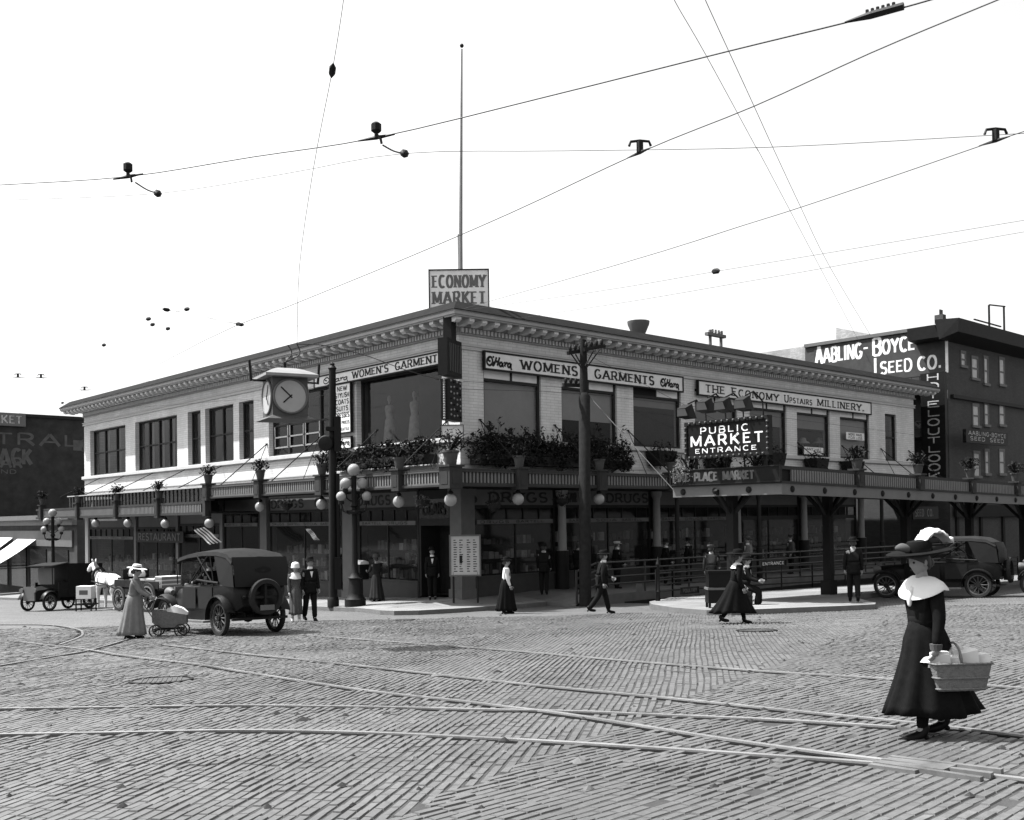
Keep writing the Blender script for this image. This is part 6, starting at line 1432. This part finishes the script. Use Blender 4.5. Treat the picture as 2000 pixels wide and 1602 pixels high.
for x, rr2 in ((-.35, .335), (.3, .32)):
    b = MB(); b.tube([(x, rr2*sin(a*.4488), 1.2+rr2*1.03*cos(a*.4488)) for a in range(14)], .018, 5, True); b.build('harness_girth', M_leather, hs)
b = MB(); b.tube([(.75, .27*sin(a*.4488), 1.34+.34*cos(a*.4488)) for a in range(14)], .06, 6, True); b.build('collar', M_leather, hs)
wg = thing('delivery_wagon', 'open horse drawn wagon with high wheels behind the horse', 'wagon', gpos(hp_.x+.25, hp_.y-2.2), hz)
for sx, r in ((1.0, .48), (-1.1, .58)):
    for sy in (-.72, .72): wheel(wg, (sx, sy, r), r, .06, 12)
b = MB(); b.box(-1.7, -.6, .85, 1.5, .6, .93); b.build('bed', M_wood, wg)
for sy in (-1, 1): b = MB(); b.box(-1.7, sy*.6, .93, 1.5, sy*.64, 1.2); b.build('side_board', M_wood, wg)
b = MB(); b.box(1.0, -.55, 1.2, 1.4, .55, 1.28); b.box(.98, -.55, 1.28, 1.02, .55, 1.6); b.build('driver_seat', M_wood, wg)
b = MB(); b.box(-1.2, -.72, .52, -1.0, .72, .62); b.box(.9, -.72, .44, 1.1, .72, .54); b.box(-1.2, -.05, .6, 1.1, .05, .85); b.build('undercarriage', M_wood, wg)
for sy in (-1, 1): b = MB(); b.tube([(1.3, sy*.4, .7), (2.4, sy*.45, .95), (3.8, sy*.38, 1.05)], .03, 6); b.build('shaft', M_wood, wg)
# load: crates and sacks
cr = [(345, 1145, 'stack of pale paper boxes at right end of the wagon load', .5, .32, .3), (320, 1148, 'slatted crate on wagon behind the woman with pram', .42, .35, .28), (298, 1150, 'low white topped crate at the left of wagon load', .4, .3, .22)]
wb_ = Vector((hp_.x+.25, hp_.y-2.2, gz(hp_.x, hp_.y-2.2)))
for k, (lx, lab, w_, h_) in enumerate(((.6, 'slatted vegetable crate leaning at the front of wagon load', .5, .32), (0.0, 'wooden crate standing in the middle of the wagon', .5, .36), (-.6, 'pale box crate toward the wagon tail', .55, .34), (-1.25, 'three stacked white cartons at the wagon tail', .5, .45))):
    q = XF[wg.name] @ Vector((lx, -.05, .935)); t = thing('crate', lab, 'crate', q, hz+random.uniform(-.1, .1), 'crates on the wagon')
    b = MB(); b.box(-w_/2, -.4, 0, w_/2, .4, h_*.97); b.build('box', M_sign if k > 1 else M_wood, t)
    for j in range(3):
        b = MB(); b.box(-w_/2-.015, -.42, h_*(.04+.33*j), w_/2+.015, .42, h_*(.26+.33*j)); b.build('slat', M_conc if k > 1 else mat('pale_crate_wood', .3, .8, .2, 5), t)
for k, (lx, ly, s_, lab) in enumerate(((.95, .1, .26, 'round white sack high on the front of wagon'), (.3, .25, .24, 'white sack between wagon crates'), (-.3, -.2, .22, 'smaller pale sack low in the wagon'))):
    q = XF[wg.name] @ Vector((lx, ly, 1.3 if k < 2 else .94)); m = MB(); m.lathe([(.05, 0), (s_*.9, .02), (s_, s_*.5), (s_*.8, s_), (s_*.3, s_*1.35), (s_*.35, s_*1.55), (.04, s_*1.5)], 12, q); m.solo('sack', mat('flour_sack', .55, .9, .1, 6), lab, 'sack', 'sacks on the wagon', smooth='auto')
q = at_depth(168, 1160, 41.2); q.z = gz(q.x, q.y); bx_ = thing('lettered_feed_box', 'white lettered box on a low trolley left of the horse', 'box', q, -YAW)
b = MB(); b.box(-.38, -.3, .25, .38, .3, .3); b.build('trolley', M_iron, bx_)
b = MB(); b.box(-.3, -.25, .5, .3, .25, 1.0); b.build('case', M_sign, bx_); b = MB(); b.box(-.17, -.256, .66, .17, -.251, .84); b.build('faded_panel', M_trim, bx_)
for s in (-1, 1):
    for u in (-1, 1): b = MB(); b.tube([(s*.3, u*.25, 0), (s*.3, u*.25, .5)], .03, 6); b.build('leg', M_iron, bx_)
# ================================================================== PEOPLE
def head_mesh(mb, c, R3, s=1.0):
    """face towards local +x; R3 orients the head"""
    n, m = 20, 16; c = Vector(c); k0 = len(mb.v)
    rings = []
    for j in range(m+1):
        th = pi*j/m; z = cos(th); rr = max(sin(th), .02); ring = []
        for i in range(n):
            ph = 2*pi*i/n; x = rr*cos(ph); y = rr*sin(ph)
            ff = max(0, cos(ph))
            X = .1*x; Y = .078*y; Zz = .122*z
            if z < 0: Y *= 1-.28*(-z)**1.3; X *= 1-.12*(-z) if x > 0 else 1-.3*(-z)
            if x > 0:
                X *= .93
                X += .026*math.exp(-((y/.16)**2))*math.exp(-(((z+.12)/.2)**2))          # nose
                X += .008*math.exp(-((z-.22)/.12)**2)*math.exp(-(y/.5)**2)               # brow
                X -= .010*math.exp(-((abs(y)-.36)/.16)**2)*math.exp(-((z-.05)/.1)**2)    # eye sockets
                X += .008*math.exp(-(y/.3)**2)*math.exp(-((z+.5)/.09)**2)                # lips
                X += .012*math.exp(-(y/.35)**2)*math.exp(-((z+.85)/.18)**2)              # chin
            ring.append(c+R3 @ Vector((X*s, Y*s, Zz*s)))
        rings.append(ring)
    mb.mi = 0; mb.loft(rings)
    for sy in (-1, 1):
        mb.ball(c+R3 @ Vector((-.005*s, sy*.08*s, -.005*s)), .026*s, 8, .75, .4, 1.25)
        mb.mi = 1; mb.ball(c+R3 @ Vector((.083*s, sy*.03*s, .008*s)), .0115*s, 8); mb.mi = 0
    mb.mi = 1; mb.ball(c+R3 @ Vector((.096*s, 0, -.062*s)), .02*s, 8, .25, 1, .22); mb.mi = 0
def hand_mesh(mb, w, d, nrm, s=1.0, curl=.5):
    """palm plus five fingers; d along the fingers, nrm out of the palm"""
    w = Vector(w); d = Vector(d).normalized(); nrm = (Vector(nrm)-d*Vector(nrm).dot(d)).normalized(); t = d.cross(nrm)
    P = [w+d*l*s+t*o*s+nrm*h*s for l in (0,) for o, h in ((-.03, -.014), (.03, -.014), (.03, .014), (-.03, .014))]+[w+d*.085*s+t*o*s+nrm*h*s for o, h in ((-.042, -.013), (.042, -.013), (.042, .013), (-.042, .013))]
    mb.hexa(P)
    for o, L in ((-.032, .062), (-.011, .074), (.011, .078), (.032, .07)):
        p0 = w+d*.08*s+t*o*s; a = p0; pts = [a]; ang = 0
        for k in range(3):
            ang += curl*.7; a = a+(d*cos(ang)+nrm*sin(ang))*L*s*(.42, .32, .26)[k]; pts.append(a)
        mb.tube(pts, [.0105*s, .0098*s, .009*s, .007*s], 6)
    p0 = w+d*.025*s+t*.032*s; e = (t*.75+d*.6+nrm*.35).normalized(); mb.tube([p0, p0+e*.035*s, p0+e*.055*s+d*.02*s+nrm*.01*s, p0+e*.06*s+d*.045*s+nrm*.02*s], [.014*s, .0125*s, .011*s, .008*s], 6)
DEF_RAD = dict(pel=(.14, .12), waist=(.13, .11), chest=(.155, .12), nb=.075, neck=.055)
def person(label, px, py, face, h=1.7, sex='m', legs=((.12, .05), (-.1, .1)), arms=((.1, .12, .25), (-.1, .12, .25)), lean=0.0, coat=M_black, lower=None, hat=None, h0=0.0, headyaw=0.0, headpitch=0.0, pos=None, collar=None, skirt=None, shoes=M_black, sit=None, extra=None, blouse=None, handz=None, hem=.16, hemr=.3):
    if pos is None: g = G(px, py, h0); pos = Vector((g.x, g.y, g.z))
    rz = math.radians(face)-YAW; s = h/1.7
    t = thing('person', label, 'person', pos, rz)
    lower = lower or coat
    J = {}
    J['pel'] = Vector((0, 0, .93)); Ln = lambda z: lean*(z-.93)
    for k, z in (('waist', 1.08), ('chest', 1.3), ('nb', 1.44), ('neck', 1.5)): J[k] = Vector((Ln(z), 0, z))
    hc = J['neck']+Vector((.018+lean*.06, 0, .115))
    for sd_, (a, kn) in zip((1, -1), legs):
        q = '+' if sd_ > 0 else '-'
        J['hip'+q] = Vector((0, sd_*.09, .9)); J['kne'+q] = J['hip'+q]+Vector((sin(a), 0, -cos(a)))*.42; b_ = a-kn
        J['ank'+q] = J['kne'+q]+Vector((sin(b_), 0, -cos(b_)))*.41
    low = min(J['ank+'].z, J['ank-'].z); dz = .085-low
    if sit is not None: dz = sit
    for k in J: J[k].z += dz
    hc.z += dz
    for sd_, (a, ab, el) in zip((1, -1), arms):
        q = '+' if sd_ > 0 else '-'; sh = Vector((Ln(1.39), sd_*.175, 1.385+dz)); u = Vector((sin(a)*cos(ab), sd_*sin(ab), -cos(a)*cos(ab))); e = sh+u*.28
        c_ = a+el; f = Vector((sin(c_)*cos(ab*.5), sd_*sin(ab*.5)*.6, -cos(c_)*cos(ab*.5))); J['sho'+q] = sh; J['elb'+q] = e; J['wri'+q] = e+f*.25; J['hd'+q] = f
    for k in J:
        if not k.startswith('hd'): J[k] = J[k]*s
    hc = hc*s
    names = ['pel', 'waist', 'chest', 'nb', 'neck', 'sho+', 'elb+', 'wri+', 'sho-', 'elb-', 'wri-', 'hip+', 'kne+', 'ank+', 'hip-', 'kne-', 'ank-']
    ix = {k: i for i, k in enumerate(names)}
    V = [J[k] for k in names]; E = [('pel', 'waist'), ('waist', 'chest'), ('chest', 'nb'), ('nb', 'neck'), ('chest', 'sho+'), ('sho+', 'elb+'), ('elb+', 'wri+'), ('chest', 'sho-'), ('sho-', 'elb-'), ('elb-', 'wri-'), ('pel', 'hip+'), ('hip+', 'kne+'), ('kne+', 'ank+'), ('pel', 'hip-'), ('hip-', 'kne-'), ('kne-', 'ank-')]
    R = [.12, .105, .115, .065, .052, .062, .045, .031, .062, .045, .031, .095, .062, .042, .095, .062, .042]
    V.append(hc-Vector((.01, 0, .03))*s); R.append(.05); E2 = [(ix[a], ix[b]) for a, b in E]+[(ix['neck'], len(V)-1)]
    tw = []
    for q in '+-':
        V.append(J['ank'+q]+Vector((.06, 0, -.05))*s); V.append(J['ank'+q]+Vector((.16, 0, -.06))*s); R += [.035, .025]; E2 += [(ix['ank'+q], len(V)-2), (len(V)-2, len(V)-1)]
    b = skin(V, E2, [r*s for r in R], 2)
    R3 = (Matrix.Rotation(headyaw, 3, 'Z') @ Matrix.Rotation(headpitch, 3, 'Y'))
    head_mesh(b, hc, R3, s)
    for q, sd_ in (('+', 1), ('-', -1)):
        hand_mesh(b, J['wri'+q], J['hd'+q], Vector((.3, -sd_, .1)), s, .6)
    b.build('body', [M_skin, M_ink], t, smooth=True)
    def sub(keys, edges, radii, name, m, add=()):
        vv = [J[k] for k in keys]+[Vector(a) for a in add]; kk = {k: i for i, k in enumerate(keys)}
        ee = [(kk[a], kk[b]) if isinstance(a, str) else (a, b) for a, b in edges]
        o = skin(vv, ee, [r*s if not isinstance(r, tuple) else (r[0]*s, r[1]*s) for r in radii], 2); return o.build(name, m, t, smooth=True)
    top = blouse or coat
    cut = .86 if sex == 'm' else 1.0
    keys = ['pel', 'waist', 'chest', 'nb', 'sho+', 'elb+', 'wri+', 'sho-', 'elb-', 'wri-']
    hemp = J['pel']+Vector((0, 0, -.12 if sex == 'm' else .02))*s
    jr = [.165, .145, .165, .085, .085, .066, .05, .085, .066, .05] if sex == 'm' else [.165, .145, .175, .085, .078, .06, .042, .078, .06, .042]
    keys2 = keys
    sub(keys2, [('pel', 'waist'), ('waist', 'chest'), ('chest', 'nb'), ('chest', 'sho+'), ('sho+', 'elb+'), ('elb+', 'wri+'), ('chest', 'sho-'), ('sho-', 'elb-'), ('elb-', 'wri-')]+([(0, 10)] if sex == 'm' else []), jr+([.17] if sex == 'm' else []), 'jacket' if sex == 'm' or not blouse else 'blouse', top, (hemp,) if sex == 'm' else ())
    if sex == 'm':
        sub(['pel', 'hip+', 'kne+', 'ank+', 'hip-', 'kne-', 'ank-'], [('pel', 'hip+'), ('hip+', 'kne+'), ('kne+', 'ank+'), ('pel', 'hip-'), ('hip-', 'kne-'), ('kne-', 'ank-')], [.14, .115, .085, .072, .115, .085, .072], 'trousers', lower)
        b = MB(); p = J['nb']+Vector((.03*s, 0, .035*s)); b.lathe([(.068*s, -.03*s), (.07*s, .03*s), (.06*s, .035*s)], 12, p); q = J['chest']; b.add([q+Vector((.15, -.045, .08))*s, q+Vector((.15, .045, .08))*s, q+Vector((.165, 0, -.1))*s], [(0, 1, 2)]) ; b.build('shirt_collar', M_sign, t)
    else:
        # long skirt lofted from waist to hem, stretched along the stride
        fx = (J['ank+'].x+J['ank-'].x)/2; spread = abs(J['ank+'].x-J['ank-'].x)/2; zt = J['waist'].z; zh = hem*s; rings = []
        n = 66; rg_ = random.Random(int(px)+3).random()*6
        for k in range(11):
            u = k/10; z = zt+(zh-zt)*u; r = (.142+(.20-.132)*min(1, u*4) if u < .25 else .20+(hemr-.20)*((u-.25)/.75)**1.2)*s
            ex = spread*.8*u**1.5; cx = J['waist'].x*(1-u)+fx*u
            rings.append([(cx+(r+ex)*cos(2*pi*i/n)*(1+.075*u*sin(11*2*pi*i/n+1+rg_)+.045*u*sin(5*2*pi*i/n+rg_)), r*.92*sin(2*pi*i/n)*(1+.075*u*sin(11*2*pi*i/n+1+rg_)+.045*u*sin(5*2*pi*i/n+rg_)), z+(.012*sin(3*2*pi*i/n) if k == 10 else 0)) for i in range(n)])
        b = MB(); b.loft(rings); b.build('skirt', lower, t, smooth=True)
    if sex == 'f':
        for q in '+-':
            b = chain([J['kne'+q], J['kne'+q].lerp(J['ank'+q], .5), J['ank'+q]], [.068*s, .062*s, .05*s]); b.build('stocking', M_wool if shoes == M_black else shoes, t, smooth=True)
        b = MB(); b.lathe([(.142*s, -.06*s), (.146*s, 0), (.138*s, .04*s)], 20, J['waist'], None, 1.0, 1.05); b.build('belt', lower, t, smooth=True)
    for q in '+-':
        a = J['ank'+q]; b = chain([a+Vector((-.03, 0, .09))*s, a+Vector((-.02, 0, -.01))*s, a+Vector((.05, 0, -.045))*s, a+Vector((.15, 0, -.06))*s, a+Vector((.19, 0, -.062))*s], [.056*s, .055*s, .047*s, .04*s, .022*s]); b.ball(a+Vector((-.045, 0, -.06))*s, .026*s, 8); b.build('shoe', shoes, t, smooth=True)
    # hair
    b = MB(); rings = []; n = 18
    for j in range(9):
        th = pi*.62*j/8; ring = []
        for i in range(n):
            ph = 2*pi*i/n; back = .5-.5*cos(ph); th2 = th*(.62+.55*back); p = Vector((.107*sin(th2)*cos(ph)-.006, .086*sin(th2)*sin(ph), .13*cos(th2))); ring.append(hc+R3 @ (p*s))
        rings.append(ring)
    b.loft(rings[::-1]); 
    if sex == 'f': b.ball(hc+R3 @ Vector((-.1, 0, -.02))*s, .05*s, 10)
    b.build('hair', mat('dark_hair', .03, .6, .2, 20), t, smooth=True)
    if collar is not None:
        b = MB(); p = J['nb']; rings = []
        for r, z in ((.065, .05), (.11, .03), (.165, -.03), (.2, -.085)): rings.append([p+Vector((r*.85*cos(2*pi*i/20)+.01, r*1.05*sin(2*pi*i/20), z+.02-.06*max(0, cos(2*pi*i/20))*(r/.2)))*s if False else p+Vector((r*.85*cos(2*pi*i/20)+.01, r*1.08*sin(2*pi*i/20), z-.07*max(0, cos(2*pi*i/20))*(r/.2)**2))*s for i in range(20)])
        b.loft(rings, caps=False); b.build('collar', collar, t, smooth=True)
    if hat:
        kind, hm = hat; H = MB(); hm2 = None
        base = hc+R3 @ Vector((-.01, 0, .075))*s
        def HM(prof, sx=1, sy=1): H.lathe([(r*s, z*s) for r, z in prof], 20, base, R3, sx, sy)
        if kind == 'brim': HM([(.2, -.012), (.23, .0), (.2, .012), (.11, .015), (.108, .06), (.09, .1), (.02, .11)], 1.05, .95)
        elif kind == 'small': HM([(.125, -.03), (.145, -.02), (.125, .02), (.122, .06), (.095, .1), (.02, .115)])
        elif kind == 'bell': HM([(.13, -.07), (.14, -.05), (.125, 0), (.12, .06), (.09, .1), (.02, .12)])
        elif kind == 'fedora': HM([(.15, -.01), (.17, .0), (.15, .012), (.105, .012), (.1, .08), (.085, .1), (.05, .095), (.02, .09)], 1.08, .92)
        elif kind == 'cap': HM([(.11, -.02), (.13, .03), (.12, .055), (.02, .065)]); H.hexa([base+R3 @ Vector(v)*s for v in ((.06, -.08, -.025), (.18, -.05, -.035), (.18, .05, -.035), (.06, .08, -.025), (.06, -.08, -.012), (.18, -.05, -.022), (.18, .05, -.022), (.06, .08, -.012))])
        elif kind == 'wide': HM([(.24, .0), (.28, .02), (.24, .035), (.115, .02), (.112, .08), (.09, .12), (.02, .13)], 1.1, .95)
        H.build('hat', hm, t, smooth='auto')
        b = MB(); b.lathe([(.113*s, .016*s), (.112*s, .045*s)], 20, base, R3); b.build('hat_band', M_black if hm != M_black else M_trim, t)
    if extra: extra(t, J, s, hc, R3)
    return t
M_wool = mat('black_wool', .006, .9, .3, 20, spec=.05); M_suit = mat('dark_suit_cloth', .008, .85, .25, 18, spec=.05); M_grey = mat('grey_cloth', .06, .9, .2, 14, spec=.05); M_pale = mat('pale_linen', .35, .85, .08, 10); M_whitec = mat('white_cotton', .5, .8, .04, 10); M_mid = mat('faded_coat_cloth', .13, .9, .15, 10, spec=.05)
DEG = math.radians
# --- the large foreground woman
def fg_extra(t, J, s, hc, R3):
    base = hc+R3 @ Vector((-.02, 0, .08))*s
    for k in range(26):                                  # dark plumes and ribbon on the hat
        pass
    b = MB(); rings = []
    for u in range(13):                                  # curling pale plume laid along the brim behind her
        a = u/12; x = .02-.38*a; z = .07+.11*sin(pi*min(1, a*1.15)); w_ = .02+.085*sin(pi*min(1, .12+a*.86))**.7
        rings.append([base+R3 @ Vector((x+.01*cos(q*.785*2), w_*cos(q*.5236), z+.03*sin(q*.5236)*(1 if q < 6 else .6)+.012*sin(u*2.2+q)))*s for q in range(12)])
    b.loft(rings); b.build('hat_plume', M_whitec, t, smooth=True)
    b = chain([base+R3 @ Vector((.14, .06, .04))*s, base+R3 @ Vector((.2, .02, .09))*s, base+R3 @ Vector((.24, -.03, .07))*s], [.035, .045, .015]); b.build('hat_bow', M_grey, t, smooth=True)
    b = chain([J['nb']+Vector((.1, .0, -.05))*s, J['chest']+Vector((.165, .02, .0))*s, J['chest']+Vector((.17, .03, -.09))*s], [.045*s, .032*s, .015*s]); b.build('jabot', M_whitec, t, smooth=True)
    # large sailor collar spread over the shoulders
    b = MB(); p = J['nb']; rings = []
    for r, z in ((.07, .05), (.13, .045), (.2, .01), (.255, -.05)): rings.append([p+Vector((r*.66*cos(2*pi*i/28)-.01, r*1.1*sin(2*pi*i/28), z-.1*max(0, cos(2*pi*i/28))*(r/.25)**2-.02*max(0, -cos(2*pi*i/28))))*s for i in range(28)])
    b.loft(rings+[[q+Vector((0, 0, -.015)) for q in rings[-1]]], caps=False); b.build('collar', M_whitec, t, smooth=True)
    b = MB(); p = J['wri+']; b.lathe([(.045, -.03), (.05, .02)], 12, p); b.build('cuff', M_grey, t)
fgp = G(1812, 1441)
fgw = person('large woman in black striding left across the foreground with white collar', 1812, 1441, 196, 1.53, 'f', ((.22, .12), (-.2, .2)), ((.02, .2, .2), (-.1, -.12, .1)), .06, M_wool, M_wool, ('wide', M_wool), pos=Vector((fgp.x, fgp.y, fgp.z)), headpitch=.12, extra=fg_extra, hem=.235, hemr=.33)
# basket of parcels on her far arm side (towards the right of the picture)
bk = at_depth(1866, 1345, (fgp-CAM).dot(dv)-.12)
bt = thing('market_basket', 'oblong wicker basket heaped with white parcels carried by the foreground woman', 'basket', bk, -YAW+.08, tilt=Matrix.Scale(.82, 4))
M_wick = mat('wicker', .12, .8, .25, 25, .5, 60)
b = MB(); rings = []
for u in range(7):
    a = u/6; rings.append([((.25+.05*a)*max(-1, min(1, 1.35*cos(2*pi*i/32)))*(1+.012*sin(i*pi+u*pi)), (.15+.04*a)*max(-1, min(1, 1.3*sin(2*pi*i/32))), .27*a) for i in range(32)])
b.loft(rings); b.build('body', M_wick, bt, smooth='auto')
for z in (.02, .13, .27):
    b = MB(); a = z/.27; b.tube([((.255+.05*a)*max(-1, min(1, 1.35*cos(2*pi*i/32))), (.155+.04*a)*max(-1, min(1, 1.3*sin(2*pi*i/32))), z) for i in range(32)], .011, 6, True); b.build('woven_band', M_wick, bt, smooth=True)
b = MB(); b.tube([(-.02+.0*sin(k), .17*cos(pi*k/10), .26+.2*sin(pi*k/10)) for k in range(11)], .012, 6); b.build('handle', M_wick, bt, smooth=True)
rg = random.Random(5)
for k in range(9):
    x = -.25+.0625*k; q = XF[bt.name] @ Vector((x, rg.uniform(-.06, .04), .28)); w_, d_, h_ = rg.uniform(.045, .075), rg.uniform(.055, .09), rg.uniform(.05, .11)
    m = MB(); rz_ = Matrix.Rotation(rg.uniform(-.6, .6), 4, 'Z') @ Matrix.Rotation(rg.uniform(-.4, .4), 4, 'Y')
    m.hexa([q+rz_ @ Vector(v) for v in ((-w_, -d_, -.03), (w_, -d_, -.03), (w_, d_, -.03), (-w_, d_, -.03), (-w_*.8, -d_*.8, h_), (w_*.9, -d_*.7, h_*.8), (w_*.7, d_*.9, h_), (-w_*.9, d_*.8, h_*.7))])
    m.solo('parcel', M_whitec, 'white paper parcel in the wicker basket, %s from left' % ('first second third fourth fifth sixth seventh eighth ninth'.split()[k]), 'parcel', 'parcels in the basket')
# --- woman with pram, left
person('woman in pale coat and white hat pushing a pram at left', 262, 1248, 8, 1.6, 'f', ((.1, .1), (-.12, .12)), ((.5, .1, .45), (.55, .1, .45)), .1, M_mid, M_mid, ('brim', M_whitec), headpitch=.15, hemr=.26, hem=.1)
p = G(330, 1243); pr_ = thing('baby_pram', 'low baby pram with white blanket being pushed at left', 'pram', Vector((p.x, p.y, p.z)), math.radians(8)-YAW)
for x in (-.27, .3):
    for y in (-.2, .2): wheel(pr_, (x, y, .15), .15, .03, 8)
b = MB(); b.box(-.3, -.19, .17, .34, .19, .2); b.tube([(-.27, -.2, .15), (-.27, .2, .15)], .012, 6); b.tube([(.3, -.2, .15), (.3, .2, .15)], .012, 6); b.build('undercarriage', M_iron, pr_)
b = MB(); b.loft([[(x, -w_, z0), (x, -w_-.03, z1), (x, w_+.03, z1), (x, w_, z0)] for x, w_, z0, z1 in ((-.36, .1, .34, .62), (-.2, .17, .22, .62), (.2, .17, .22, .56), (.42, .1, .3, .5))]); b.build('basket', M_wick, pr_, smooth='auto')
b = MB(); b.loft([[(x, -w_, .5), (x, -w_*.7, z1), (x, w_*.7, z1), (x, w_, .5)] for x, w_, z1 in ((-.02, .17, .66), (.15, .19, .72), (.32, .16, .66), (.44, .08, .56))]); b.build('blanket', M_whitec, pr_, smooth='auto')
b = MB(); b.loft([[(-.2+r*cos(a)*.9, y, .6+r*sin(a)) for a in [DEG(20+16*k) for k in range(10)] for r in (.3,)]+[(-.2+r*cos(a)*.9, y, .6+r*sin(a)) for a in [DEG(164-16*k) for k in range(10)] for r in (.28,)] for y in (-.19, 0, .19)]); b.build('hood', M_black, pr_, smooth='auto')
b = MB(); b.tube([(-.3, -.17, .4), (-.62, -.17, .92), (-.62, .17, .92), (-.3, .17, .4)], .012, 6); b.build('handle', M_trim, pr_)
b = MB(); b.ball((.0, 0, .7), .07, 10); b.build('baby_head', M_skin, pr_, smooth=True)
# --- couple crossing, mid left
person('woman in white bell hat and grey patterned dress beside a man', 578, 1214, -70, 1.58, 'f', ((.12, .05), (-.1, .1)), ((.05, .1, .3), (.05, .1, .3)), 0, M_grey, M_grey, ('bell', M_whitec), collar=M_pale, hem=.22, hemr=.22, shoes=M_whitec)
person('man in dark suit and hat walking beside the woman in white hat', 606, 1213, -60, 1.74, 'm', ((.2, .1), (-.2, .15)), ((.1, .1, .3), (-.1, .1, .3)), 0, M_suit, M_suit, ('fedora', M_suit))
# --- woman by the lamp
person('woman in long dark coat and hat standing at the mail box', 736, 1176, 120, 1.62, 'f', ((.05, .05), (-.05, .05)), ((.5, .1, 1.1), (.4, .1, 1.0)), .04, mat('dark_brown_coat', .02, .9, .2, 12, spec=.05), MATS['dark_brown_coat'], ('small', M_grey), h0=.22, hem=.1, hemr=.3)
# --- man in the doorway
q = Lp(845, 1168, .5); person('man in dark suit standing in the corner doorway', 845, 1168, -85, 1.74, 'm', ((.03, .03), (-.03, .03)), ((.0, .1, .15), (.0, .1, .15)), 0, M_suit, M_suit, ('fedora', M_suit), pos=Vector((-.5, q.y, gz(-.5, q.y)+.30)))
# --- woman in white blouse
person('woman in white blouse, black skirt and dark hat walking right', 990, 1199, 5, 1.6, 'f', ((.1, .05), (-.08, .1)), ((.0, .08, .15), (.05, .08, .3)), .0, M_wool, M_wool, ('fedora', M_wool), blouse=M_whitec, hem=.1, hemr=.26)
# --- man walking by the pole
person('man in dark suit striding right past the timber pole', 1176, 1199, 10, 1.74, 'm', ((.32, .1), (-.32, .35)), ((.3, .1, .8), (-.2, .1, .3)), .08, M_suit, M_suit, ('fedora', M_suit))
# --- striding woman with white collar
person('woman in black with wide white collar striding right at the island', 1438, 1219, 6, 1.62, 'f', ((.34, .1), (-.34, .3)), ((.2, .1, .5), (-.1, .1, .5)), .1, M_wool, M_wool, ('wide', M_wool), collar=M_whitec, hem=.27, hemr=.3)
# --- man standing at the railing with his back to us
person('man in cap and grey coat leaning at the stair railing with his back turned', 1390, 1170, 70, 1.72, 'm', ((.1, .05), (-.12, .05)), ((.1, .15, .3), (.3, .15, .9)), .05, mat('charcoal_coat', .03, .9, .2, 12, spec=.05), M_suit, ('cap', M_grey), h0=.16)
# --- man sitting on a box
p = G(1478, 1180, .16); person('man in dark clothes sitting on a box behind the striding woman', 1478, 1180, -20, 1.72, 'm', ((1.35, 1.35), (1.25, 1.4)), ((.5, .1, .8), (.5, .1, .8)), .1, M_suit, M_suit, ('fedora', M_suit), pos=Vector((p.x-.35*CY, p.y+.35*SY, p.z)), sit=-.40)
q = Vector((p.x-.35*CY, p.y+.35*SY, p.z)); t = thing('wooden_box', 'rough wooden box under the seated man', 'box', q, -YAW-.3); b = MB(); b.box(-.25, -.25, .03, .2, .25, .38); b.build('case', M_wood, t)
for j in range(3): b = MB(); b.box(-.265, -.265, .0+.135*j, .215, .265, .1+.135*j); b.build('slat', M_wood, t)
# --- man with back to us on the island right
person('man in long dark jacket walking away under the canopy beside the post', 1668, 1176, 75, 1.76, 'm', ((.2, .05), (-.2, .2)), ((.1, .12, .2), (-.1, .12, .2)), .03, M_suit, M_suit, ('fedora', M_suit), h0=.16)
# --- shoppers behind the railing
def shopper(px, lab, face, hat, coat, y=-1.6):
    d = ray(px, 1090); k = (y-CAM.y)/d.y; person(lab, px, 1100, face, 1.7, 'm', ((.03, .03), (-.03, .03)), ((.1, .1, .4), (.1, .1, .5)), 0, coat, M_suit, hat, pos=Vector((CAM.x+d.x*k, y, -1.1)))
shopper(1205, 'shopper in pale cap seen behind the walkway railing', 30, ('cap', M_pale), M_suit)
shopper(1062, 'shopper in dark hat at the drugstore window behind railing', 80, ('fedora', M_suit), M_suit)
shopper(1462, 'shopper in light jacket behind the railing near entrance board', 200, ('fedora', M_grey), M_mid, -2.6)
shopper(1300, 'dark dressed shopper on the walkway by the column', 10, ('fedora', M_suit), M_suit, -1.9)
shopper(1345, 'dark coated shopper between two columns behind the railings', 150, ('fedora', M_suit), M_suit, -1.2)
shopper(1545, 'shopper in grey coat near far end of walkway', 200, ('fedora', M_grey), M_grey, -1.5)
shopper(1130, 'shopper half hidden behind the timber pole', 60, ('cap', M_grey), M_suit, -.9)
# --- driver of the left car
cm = XF['touring_car']; q = cm @ Vector((-.25, .35, .98-.55)); 
person('driver in dark coat and cap in the left touring car', 400, 1100, math.degrees(ca+YAW), 1.7, 'm', ((1.45, .9), (1.45, .9)), ((.9, .1, .5), (.9, .1, .5)), 0, M_suit, M_suit, ('cap', M_suit), pos=q, sit=-.38)
for cl_ in (SC2,): bpy.data.scenes.remove(cl_)
